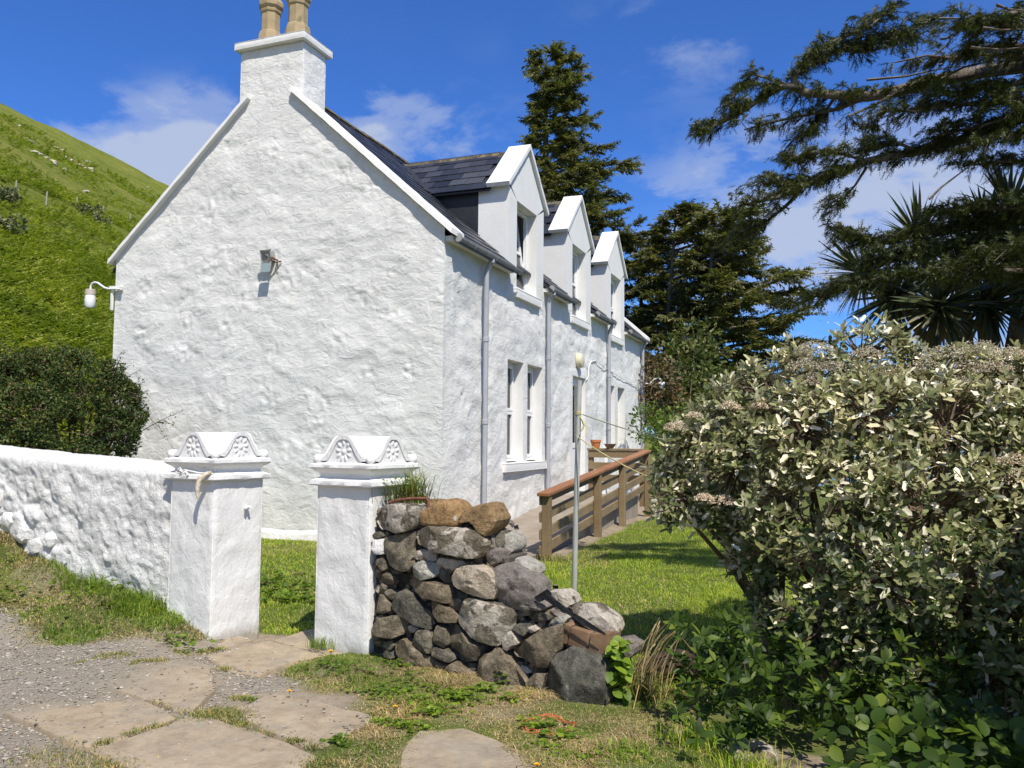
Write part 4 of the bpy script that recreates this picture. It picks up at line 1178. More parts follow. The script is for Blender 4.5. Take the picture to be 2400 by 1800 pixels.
# gutters and downpipes
def gutter(y0, y1, x_=0.150, z_=4.150, r=0.058):
    n = 9; vs, fs = [], []
    for yy in (y0, y1):
        for rad in (r, r - 0.006):
            for k in range(n + 1):
                t_ = math.pi + math.pi * k / n
                vs.append((x_ + rad * math.cos(t_), yy, z_ + rad * math.sin(t_)))
    m_ = n + 1
    for k in range(n):
        fs.append((k, k + 1, 2 * m_ + k + 1, 2 * m_ + k)); fs.append((m_ + k, 3 * m_ + k, 3 * m_ + k + 1, m_ + k + 1))
        fs.append((k, m_ + k, m_ + k + 1, k + 1)); fs.append((2 * m_ + k, 2 * m_ + k + 1, 3 * m_ + k + 1, 3 * m_ + k))
    fs += [(0, 2 * m_, 3 * m_, m_), (n, m_ + n, 3 * m_ + n, 2 * m_ + n)]
    g_ = MB().add(vs, fs).build('gutter', M['gutter_grey'], house, smooth=40)
    for e in (y0, y1):
        MB().lathe([(0.0, -0.004), (r, -0.004), (r, 0.004), (0, 0.004)], 16, (x_, e, z_), 1).build('gutter_end', M['gutter_grey'], g_, smooth=30)
        break
    kb = max(1, int((y1 - y0) / 0.75))
    for k in range(kb):
        yy = y0 + (y1 - y0) * (k + 0.6) / kb
        m2 = MB(); vs = []
        for dy in (-0.012, 0.012):
            for rad in (r + 0.004, r + 0.010):
                vs += [(x_ + rad * math.cos(math.pi + math.pi * j / 8), yy + dy, z_ + rad * math.sin(math.pi + math.pi * j / 8)) for j in range(9)]
        fs = []
        for j in range(8):
            fs += [(9 + j, 10 + j, 28 + j, 27 + j), (j, j + 18, j + 19, j + 1), (j, j + 1, j + 10, j + 9), (j + 18, j + 27, j + 28, j + 19)]
        m2.add(vs, fs).build('gutter_bracket', M['gutter_grey'], g_, smooth=40)
for a, b in ((0.10, 2.40), (3.99, 5.44), (7.06, 8.50), (10.10, HL - 0.02)):
    gutter(a, b)
MB().box((0.0, 0.03, 4.10), (0.09, 2.28, 4.165)).box((0.0, 3.985, 4.10), (0.09, 5.355, 4.165)).box((0.0, 7.055, 4.10), (0.09, 8.405, 4.165)).box((0, 10.105, 4.10), (0.09, HL, 4.165)).build('eaves_board', M['limewash'], house, smooth=False)
def downpipe(y_, zb, ztop=4.10, r=0.037):
    x_ = 0.070
    path_ = [(0.145, y_, ztop), (0.13, y_, ztop - 0.05), (x_ + 0.01, y_, ztop - 0.14), (x_, y_, ztop - 0.2), (x_, y_, zb)]
    p_ = MB().tube(path_, r, 14).build('downpipe', M['grey_pipe'], house, smooth=50)
    for zc_ in (ztop - 0.02, 2.95, 1.78):
        if zc_ > zb:
            xx = 0.145 if zc_ > 4 else x_
            MB().lathe([(r + 0.001, -0.035), (r + 0.009, -0.03), (r + 0.009, 0.03), (r + 0.001, 0.035)], 14, (xx, y_, zc_)).build('pipe_collar', M['grey_pipe'], p_, smooth=40)
downpipe(1.25, 0.05); downpipe(4.085, 0.25); downpipe(8.34, 0.45); downpipe(11.93, 0.2)
# cable tacked along the front wall
cp = [(0.02, 6.66, 2.74), (0.02, 6.80, 2.82), (0.022, 6.84, 3.02), (0.022, 7.02, 3.16), (0.022, 7.4, 3.21), (0.022, 8.2, 3.12), (0.022, 9.0, 3.06), (0.022, 10.0, 2.98), (0.022, 11.0, 2.92), (0.022, 11.9, 2.86)]
MB().tube(cp, 0.009, 6).build('cable', M['upvc'], house, smooth=True)

# lamps on the walls (each its own thing)
bl = thing('bulkhead_light', 'round cream bulkhead light on the wall above the front door', 'lamp', (0.0, 6.12, 3.09))
MB().lathe([(0.0, 0.0), (0.155, 0.0), (0.155, 0.03), (0.148, 0.036)], 32, (0.0, 6.12, 3.09), 0).build('back_plate', M['cream_plastic'], bl, smooth=40)
MB().lathe([(0.146, 0.03), (0.146, 0.06), (0.13, 0.095), (0.09, 0.112), (0.0, 0.118)], 32, (0.0, 6.12, 3.09), 0).build('diffuser', M['cream_plastic'], bl, smooth=40)
def on_y(pts, yy): return [at_y(px2, py2, yy) for px2, py2 in pts]
K3 = 500 / 2074.0
def k3(x_, y_): return (180 + x_ * K3, 560 + y_ * K3)
arm = on_y([k3(430, 487), k3(370, 484), k3(310, 486), k3(270, 475), (k3(235, 450)), k3(205, 428), k3(175, 422), k3(150, 432), k3(136, 455), k3(134, 490)], -0.07)
L0 = arm[-1]
sl_ = thing('swan_neck_lamp', 'white swan neck lamp with glass shade at the left gable corner', 'lamp', (-5.45, -0.02, 3.8), 'swan neck wall lamps')
MB().tube(arm, 0.016, 10).build('arm', M['upvc'], sl_, smooth=60)
MB().lathe([(0.0, 0.0), (0.055, 0.0), (0.078, -0.01), (0.078, -0.085), (0.06, -0.09), (0.0, -0.09)], 20, L0).build('lamp_holder', M['beige_plastic'], sl_, smooth=40)
MB().lathe([(0.0, -0.085), (0.072, -0.09), (0.080, -0.16), (0.078, -0.25), (0.06, -0.285), (0.0, -0.29)], 24, L0).build('shade', M['porcelain'], sl_, smooth=50)
MB().obox(np.array([-5.50, -0.05, 3.80]), (0.12, 0, 0), (0, 0.02, 0), (0, 0, 0.016)).build('bracket', M['upvc'], sl_, bevel=0.005, smooth=30)
MB().box((-5.60, -0.055, 3.45), (-5.565, -0.02, 3.80)).build('back_plate', M['upvc'], sl_, bevel=0.004, smooth=30)
f2_ = thing('swan_neck_lamp', 'small white swan neck lamp on the far front corner of the house', 'lamp', (0.0, 12.2, 3.0), 'swan neck wall lamps')
pts = [(0.02, 12.18, 3.03), (0.20, 12.18, 3.02), (0.32, 12.18, 3.14), (0.42, 12.18, 3.17), (0.50, 12.18, 3.12), (0.51, 12.18, 3.04)]
MB().tube(pts, 0.02, 8).build('arm', M['upvc'], f2_, smooth=60)
MB().lathe([(0.0, 0.0), (0.08, 0.0), (0.09, -0.02), (0.09, -0.08), (0.0, -0.085)], 16, (0.51, 12.18, 3.06)).build('lamp_holder', M['upvc'], f2_, smooth=40)
MB().lathe([(0.0, -0.08), (0.055, -0.085), (0.06, -0.13), (0.03, -0.17), (0.0, -0.175)], 16, (0.51, 12.18, 3.06)).build('shade', M['porcelain'], f2_, smooth=50)
fl = thing('floodlight', 'old floodlight with its glass cover hanging open on the gable', 'lamp', (-2.72, 0.0, 3.98))
cF = at_y(180 + 1840 * K3, 560 + 160 * K3, -0.13)
ax_, ay_, az_ = np.array([0.086, 0, 0]), np.array([0, 0.05, 0.02]), np.array([0, -0.022, 0.075])
MB().obox(cF + np.array([0, 0.055, 0.0]), ax_ * 0.86, ay_, az_ * 0.85).build('housing', M['lamp_metal'], fl, bevel=0.01, smooth=40)
fb = MB()
for s_ in (-1, 1):
    fb.obox(cF + s_ * ax_ * 0.93, ax_ * 0.07, ay_ * 0.2, az_); fb.obox(cF + s_ * az_ * 0.93, ax_, ay_ * 0.2, az_ * 0.07)
fb.build('rim', M['lamp_metal'], fl, smooth=30)
MB().obox(cF + ay_ * 0.1, ax_ * 0.84, ay_ * 0.03, az_ * 0.84).build('reflector', M['galvanised'], fl, smooth=30)
MB().tube([cF - ax_ * 0.5 + az_ * 0.4 - ay_ * 0.2, cF + ax_ * 0.3 - az_ * 0.3 - ay_ * 0.2], 0.008, 8).build('tube_bulb', M['black_iron'], fl, smooth=40)
cG = cF + np.array([0.008, -0.01, -0.165])
fb = MB()
gx_, gz_ = np.array([0.080, 0, 0]), np.array([0.004, 0.008, 0.075])
for s_ in (-1, 1):
    fb.obox(cG + s_ * gx_ * 0.94, gx_ * 0.06, (0, 0.008, 0), gz_); fb.obox(cG + s_ * gz_ * 0.94, gx_, (0, 0.008, 0), gz_ * 0.06)
cv = fb.build('glass_cover', M['lamp_metal'], fl, smooth=30)
MB().obox(cG, gx_ * 0.88, (0, 0.003, 0), gz_ * 0.88).build('glass', M['lamp_glass'], cv, smooth=False)
MB().tube([(cF[0] + 0.10, -0.005, cF[2] - 0.05), (cF[0] + 0.13, -0.08, cF[2] - 0.06), (cF[0] + 0.09, -0.13, cF[2] - 0.03)], 0.012, 6).tube([(cF[0] + 0.17, -0.01, cF[2] - 0.07), (cF[0] + 0.10, -0.06, cF[2] - 0.09), (cF[0] + 0.06, -0.15, cF[2] - 0.08)], 0.010, 6).tube([(cF[0] + 0.12, -0.02, cF[2] - 0.18), (cF[0] + 0.13, -0.05, cF[2] - 0.08)], 0.007, 6).build('bracket', M['rust'], fl, smooth=40)
# ------------------------------------------------------------------ gate pillars
def pillar(P, s, seed, label, z0):
    g_ = thing('gate_pillar', label, 'gate pillar', (P[0], P[1], 0.0), 'gate pillars')
    X_, Y_ = -E1, E2
    def W(v):
        v = np.asarray(v, float); return np.array([P[0], P[1], 0]) + v[..., :1] * X_ + v[..., 1:2] * Y_ + v[..., 2:3] * np.array([0, 0, 1.0])
    def fin(mb, name, mat, par, **kw):
        mb.v = [tuple(p) for p in W(np.array(mb.v))]
        return mb.build(name, M[mat], par, **kw)
    fin(grid_box((-s, 0, -0.3), (0, s, z0 + 0.01), 0.022, 0.010, seed, MB()), 'shaft', 'pillar_paint', g_, smooth=50)
    prof = [(0.0, 0.0), (0.036, 0.0), (0.043, 0.010), (0.039, 0.040), (0.004, 0.052), (-0.016, 0.066), (-0.016, 0.085), (0.004, 0.104), (0.032, 0.122), (0.042, 0.134), (0.040, 0.158), (0.020, 0.170), (-0.10, 0.176)]
    nS = 20; vs, fs = [], []
    for o_, z_ in prof:
        a = -s - o_; b = o_; c_ = -o_; d_ = s + o_
        loop = [(a + (b - a) * k / nS, c_) for k in range(nS)] + [(b, c_ + (d_ - c_) * k / nS) for k in range(nS)] + [(b + (a - b) * k / nS, d_) for k in range(nS)] + [(a, d_ + (c_ - d_) * k / nS) for k in range(nS)]
        for px2, py2 in loop:
            j = 0.006 * float(fbm(px2 * 13 + seed, py2 * 13, z_ * 30, seed, 3)); cx_, cy_2 = -s / 2, s / 2
            L = math.hypot(px2 - cx_, py2 - cy_2)
            vs.append((px2 + (px2 - cx_) / L * j, py2 + (py2 - cy_2) / L * j, z0 + z_ + 0.6 * j))
    n = 4 * nS
    for i in range(len(prof) - 1):
        for k in range(n):
            fs.append((i * n + k, i * n + (k + 1) % n, (i + 1) * n + (k + 1) % n, (i + 1) * n + k))
    fs.append(tuple((len(prof) - 1) * n + k for k in range(n)))
    cap = fin(MB().add(vs, fs), 'moulded_cap', 'pillar_paint', g_, smooth=40)
    # cross-vaulted crown with a little arched gable on every side
    z1 = z0 + 0.172; H = 0.195; e = s / 2 + 0.012
    bell = lambda u: 1 / (1 + (np.abs(u) / 0.128) ** 3.5)
    m = 49; u = np.linspace(-e, e, m); UU, VV = np.meshgrid(u, u)
    HH = H * np.maximum(bell(UU), bell(VV)); k_ = 0.03
    HH = HH + 0.003 * fbm(UU * 16, VV * 16, 0, seed + 3, 3)
    P3 = np.stack([UU - s / 2, VV + s / 2, z1 + HH], -1).reshape(-1, 3)
    ii_ = np.arange(m * m).reshape(m, m)
    mb = MB().add(P3, np.stack([ii_[:-1, :-1], ii_[:-1, 1:], ii_[1:, 1:], ii_[1:, :-1]], -1).reshape(-1, 4).tolist())
    uo = np.linspace(-e, e, 49)
    for sd_ in range(4):
        ca_, sa_ = [(1, 0), (0, 1), (-1, 0), (0, -1)][sd_]
        def put(uu, out, hh):
            # side frame: along the face, outwards
            ax2 = (ca_, sa_); ox2 = (sa_, -ca_)
            return (uu * ax2[0] + out * ox2[0] - s / 2, uu * ax2[1] + out * ox2[1] + s / 2, z1 + hh)
        ho = H * bell(uo)
        ui = np.linspace(-0.168, 0.168, 49); hi = np.maximum(H * bell(ui * 1.16) - 0.026, 0.0)
        base = len(mb.v)
        vs = [put(a_, e, b_) for a_, b_ in zip(uo, ho)] + [put(a_, e, b_) for a_, b_ in zip(ui, hi)] + [put(a_, e - 0.011, b_) for a_, b_ in zip(ui, hi)] + [put(a_, e - 0.011, -0.004) for a_ in ui] + [put(a_, e, -0.004) for a_ in uo]
        fs = []
        for k in range(48):
            fs += [(k, k + 1, 50 + k, 49 + k), (49 + k, 50 + k, 99 + k, 98 + k), (98 + k, 99 + k, 148 + k, 147 + k)]
        mb.add(vs, fs)
    crown = fin(mb, 'vaulted_crown', 'pillar_paint', g_, smooth=40)
    for sd_ in range(4):
        ca_, sa_ = [(1, 0), (0, 1), (-1, 0), (0, -1)][sd_]
        ax2 = np.array([ca_, sa_, 0.0]); ox2 = np.array([sa_, -ca_, 0.0]); up2 = np.array([0, 0, 1.0])
        cc_ = np.array([-s / 2, s / 2, z1 + 0.080]) + ox2 * (e - 0.011)
        mb = MB()
        def blob(c2, a_, b_, ra, rb, h):
            vs = [c2 + ox2 * h]; 
            for fr2, hh in ((0.55, 0.8), (1.0, -0.1)):
                for k in range(8):
                    t_ = 2 * math.pi * k / 8
                    vs.append(c2 + a_ * ra * fr2 * math.cos(t_) + b_ * rb * fr2 * math.sin(t_) + ox2 * h * hh)
            fs = [(0, 1 + k, 1 + (k + 1) % 8) for k in range(8)] + [(1 + k, 9 + k, 9 + (k + 1) % 8, 1 + (k + 1) % 8) for k in range(8)]
            mb.add(vs, fs)
        blob(cc_, ax2, up2, 0.023, 0.023, 0.010)
        for k in range(9):
            t_ = 2 * math.pi * k / 9 + 0.2
            dr2 = ax2 * math.cos(t_) + up2 * math.sin(t_); pr2 = -ax2 * math.sin(t_) + up2 * math.cos(t_)
            rr2 = 0.055 + (0.010 if math.sin(t_) > 0.5 else 0)
            blob(cc_ + dr2 * rr2, dr2, pr2, 0.028, 0.0155, 0.0085)
        fin(mb, 'rosette', 'pillar_paint', crown, smooth=60)
    for qx, qy in ((-s, 0), (0, 0), (0, s), (-s, s)):
        sx = 1 if qx == 0 else -1; sy = 1 if qy == s else -1
        c2 = np.array([qx - sx * 0.008, qy - sy * 0.008, z1 + 0.022])
        dv = unit(np.array([sx, sy, 0.0]))
        p_ = [c2 - dv * 0.09, c2 - dv * 0.05, c2 + dv * 0.0, c2 + dv * 0.03, c2 + dv * 0.042]
        fin(MB().tube(p_, [0.012, 0.030, 0.036, 0.034, 0.020], 12), 'corner_roll', 'pillar_paint', cap, smooth=50)
    return g_, W
pilA, WA = pillar(PA, SA, 3, 'white carved gate pillar joined to the painted garden wall, horn hanging on its front corner', PA[2])
pilB, WB = pillar(PB, SB, 8, 'white carved gate pillar joined to the bare rubble wall, grass tuft beside its cap', PB[2])
# peg on the right hand face of the first pillar, curved horn on its corner
pg = WA(np.array([[0.0, 0.315, 0.995], [0.03, 0.315, 0.995], [0.05, 0.312, 1.0]]))
pegA = MB().tube(pg, [0.012, 0.016, 0.012], 8).tube(WA(np.array([[0.02, 0.30, 0.998], [0.045, 0.275, 0.99]])), [0.014, 0.008], 8)
set_tags(pegA.build('peg', M['pillar_paint'], None, smooth=50), 'small painted peg sticking out of the gate pillar', 'peg')
hz0 = PA[2] + 0.045
hn = WA(np.array([[0.0, -0.035, hz0 + 0.02], [-0.03, -0.062, hz0 + 0.005], [-0.06, -0.082, hz0 - 0.03], [-0.075, -0.09, hz0 - 0.08], [-0.078, -0.09, hz0 - 0.14], [-0.072, -0.088, hz0 - 0.19]]))
set_tags(MB().tube(hn, [0.012, 0.020, 0.022, 0.020, 0.014, 0.004], 10).build('horn', M['bone'], None, smooth=60), 'curved bone coloured horn hanging from the white gate pillar cap', 'horn')
cr = WA(np.array([[-0.40, -0.03, hz0 + 0.012], [-0.30, -0.025, hz0 + 0.03], [-0.16, -0.02, hz0 + 0.012], [0.0, -0.02, hz0 + 0.01]]))
cord = MB().tube(cr, 0.006, 6)
for k in range(7):
    a_ = k * 0.9
    c2 = WA(np.array([-0.37 + 0.02 * k, -0.035 + 0.01 * math.sin(a_ * 2), hz0 + 0.02 + 0.014 * math.cos(a_ * 3)]))
    cord.tube([c2, c2 + np.array([0.02 * math.cos(a_), -0.01, 0.02 * math.sin(a_)])], 0.008, 6)
set_tags(cord.build('cord', M['pillar_paint'], None, smooth=60), 'painted-over knotted cord under the cap of the gate pillar', 'cord')

# ------------------------------------------------------------------ stones
def resample(poly, st):
    out = []
    n = len(poly)
    for i in range(n):
        a, b = np.asarray(poly[i], float), np.asarray(poly[(i + 1) % n], float)
        k = max(1, int(round(np.linalg.norm(b - a) / st)))
        out += [a + (b - a) * s / k for s in range(k)]
    return np.array(out)
def chaikin(p):
    q_ = np.roll(p, -1, 0)
    o = np.empty((2 * len(p), 2)); o[0::2] = 0.90 * p + 0.10 * q_; o[1::2] = 0.10 * p + 0.90 * q_
    return o
def stone(name, poly, O, A, B, N, depth, bulge, seed, mat, parent=None, rough=1.0, smooth=38, res=10):
    poly = np.asarray(poly, float); poly = poly.mean(0) + (poly - poly.mean(0)) * 1.035
    if np.sum(poly[:, 0] * np.roll(poly[:, 1], -1) - np.roll(poly[:, 0], -1) * poly[:, 1]) < 0:
        poly = poly[::-1]
    c2 = poly.mean(0); size = np.sqrt(np.ptp(poly[:, 0]) * np.ptp(poly[:, 1]))
    p = resample(chaikin(poly), max(0.012, size / res))
    rg_ = np.random.RandomState(seed)
    p = p + rg_.uniform(-1, 1, p.shape) * size * 0.012
    tilt = rg_.uniform(-0.14, 0.14, 2)
    fa = rg_.uniform(0, 6.28) + np.arange(4) * 1.571 + rg_.uniform(-0.5, 0.5, 4); fr_ = rg_.uniform(0.02, 0.34, 4); fs_ = rg_.uniform(0.25, 0.75, 4)
    n = len(p); vs = []
    for sc_, off, am in ((0.84, -depth, 0.3), (0.99, -depth * 0.5, 0.6), (1.0, -0.10 * bulge, 0.4), (0.97, 0.72 * bulge, 0.7), (0.86, 0.90 * bulge, 1), (0.66, 0.94 * bulge, 1), (0.42, 0.92 * bulge, 1), (0.2, 0.96 * bulge, 1)):
        q_ = c2 + (p - c2) * sc_
        ca2 = np.abs(vnoise(q_[:, 0] * 3.1 + 2, q_[:, 1] * 3.1, seed * 2.3, seed + 9)) * 0.030 * rough * min(1.0, size / 0.2)
        of0 = ca2
        nz2 = of0 + fbm(q_[:, 0] * 9, q_[:, 1] * 9, seed * 1.7, seed, 3) * 0.016 * rough + 0.5 * np.abs(fbm(q_[:, 0] * 4 + 5, q_[:, 1] * 4, seed * 0.9, seed + 2, 2)) * 0.03 * rough
        of = off + am * nz2 + (q_ - c2) @ tilt * (1 if off > -0.5 * depth else 0)
        if off > 0 and rough > 0.9:
            for k4 in range(4):
                of = np.minimum(of, bulge * 1.05 + tilt @ (q_ - c2).T - np.maximum(((q_ - c2) @ np.array([math.cos(fa[k4]), math.sin(fa[k4])])) - fr_[k4] * size, 0) * fs_[k4] + 0.4 * (nz2 - 0.01))
        vs.append(np.asarray(O) + q_[:, :1] * A + q_[:, 1:2] * B + of[:, None] * N)
    vs.append((np.asarray(O) + c2[0] * A + c2[1] * B + N * bulge * 1.02)[None])
    vs = np.concatenate(vs)
    R8 = 8
    fs = [(i * n + k, i * n + (k + 1) % n, (i + 1) * n + (k + 1) % n, (i + 1) * n + k) for i in range(R8 - 1) for k in range(n)]
    fs += [((R8 - 1) * n + k, (R8 - 1) * n + (k + 1) % n, R8 * n) for k in range(n)] + [tuple(range(n - 1, -1, -1))]
    return MB().add(vs, fs).build(name, M[mat], parent, smooth=smooth)

# ------------------------------------------------------------------ painted garden wall
gw = thing('garden_wall', 'low whitewashed rubble garden wall running left from the gate', 'wall', (PA[0] - 1.0, PA[1] + 0.3, 0.2))
U_ = np.linspace(0.0, 6.6, 330)
zb = np.interp(U_, [0, 0.65, 1.55, 2.5, 4, 6.6], [0.2, 0.27, 0.45, 0.62, 0.84, 1.25]) - 0.25
zt = 1.262 + 0.045 * U_ + 0.10 * sstep(3.0, 6.6, U_) * (U_ - 3)
rows = []
nf = 64
for k in range(nf + 1):
    t_ = k / nf
    z_ = zb + (zt - 0.085 - zb) * t_
    d1, d2, cid = worley(U_ / 0.36 + 0.25 * fbm(U_ * 3, z_ * 3, 0, 3, 2), z_ / 0.25 + 0.2 * fbm(U_ * 3, z_ * 3, 4, 4, 2), 19)
    big = sstep(1.0, 2.0, U_) * sstep(0.0, 0.25, zt - z_ - 0.10)
    disp = big * (0.030 * (sstep(0.0, 0.40, d2 - d1) - 0.75) * (0.5 + 1.0 * cid) + 0.035 * (cid - 0.5))
    disp = disp + 0.022 * fbm(U_ * 3.0, z_ * 4, 0, 29, 3) - 0.022 * np.abs(fbm(U_ * 6.5 + z_ * 2, z_ * 6 - U_ * 2, 0, 35, 3)) - 0.016 * np.abs(fbm(U_ * 15 + z_ * 5, z_ * 15 - U_ * 4, 0, 45, 3)) + 0.012 * fbm(U_ * 11, z_ * 13, 0, 31, 3) + 0.008 + 0.004 * fbm(U_ * 30, z_ * 30, 0, 37, 2)
    disp = disp * sstep(0.0, 0.12, U_ + 0.03)
    rows.append((0.045 - disp, z_))
for o_, dz_ in ((0.050, -0.055), (0.062, -0.022), (0.095, 0.0), (0.16, 0.010), (0.215, 0.012), (0.228, 0.034), (0.30, 0.044), (0.37, 0.040), (0.42, 0.015), (0.44, -0.06)):
    jn = 0.010 * fbm(U_ * 4, o_ * 9, 0, 41, 3) + 0.004 * fbm(U_ * 19, o_ * 30, 0, 43, 2)
    rows.append((o_ + 0 * U_ + jn, zt + dz_ + jn))
rows.append((0.45 + 0 * U_, zb))
vs = np.concatenate([PA2 + E1 * SA + U_[:, None] * E1 + o_[:, None] * E2 + z_[:, None] * np.array([0, 0, 1.0]) for o_, z_ in rows])
nU = len(U_); ii = np.arange(nU * len(rows)).reshape(len(rows), nU)
wq = np.stack([ii[:-1, :-1], ii[1:, :-1], ii[1:, 1:], ii[:-1, 1:]], -1).reshape(-1, 4)
link('wall_face', np_mesh('wall_face', vs, wq), M['whitewash'], gw, True)
rr = random.Random(12)
u = 1.75; k = 0
spots = [(2.05, 0.11, .10, .08), (2.32, 0.16, .13, .11), (2.62, 0.10, .12, .09), (2.50, 0.33, .11, .09), (2.84, 0.30, .14, .11), (2.95, 0.09, .11, .09), (3.2, 0.2, .14, .12), (3.1, 0.46, .13, .10), (1.82, 0.06, .09, .07), (2.72, 0.50, .12, .09), (3.5, 0.12, .13, .11), (3.5, 0.4, .15, .12), (1.62, 0.16, .1, .07), (3.8, .2, .16, .13)]
for a, b, ra, rb in spots:
    zz = float(np.interp(a, [0, 0.65, 1.55, 2.5, 4, 6.6], [0.2, 0.27, 0.45, 0.62, 0.84, 1.25])) + b
    n = rr.randint(5, 7); ph = rr.uniform(0, 6)
    pl = [(-(a + ra * rr.uniform(0.7, 1.15) * math.cos(ph + 2 * math.pi * j / n)), zz + rb * rr.uniform(0.85, 1.1) * math.sin(ph + 2 * math.pi * j / n)) for j in range(n)]
    stone('wall_stone', pl, PA2 + E1 * SA + E2 * 0.055, -E1, np.array([0, 0, 1.0]), -E2, 0.12, 0.040, 300 + k, 'whitewash', gw, 1.6, 30); k += 1

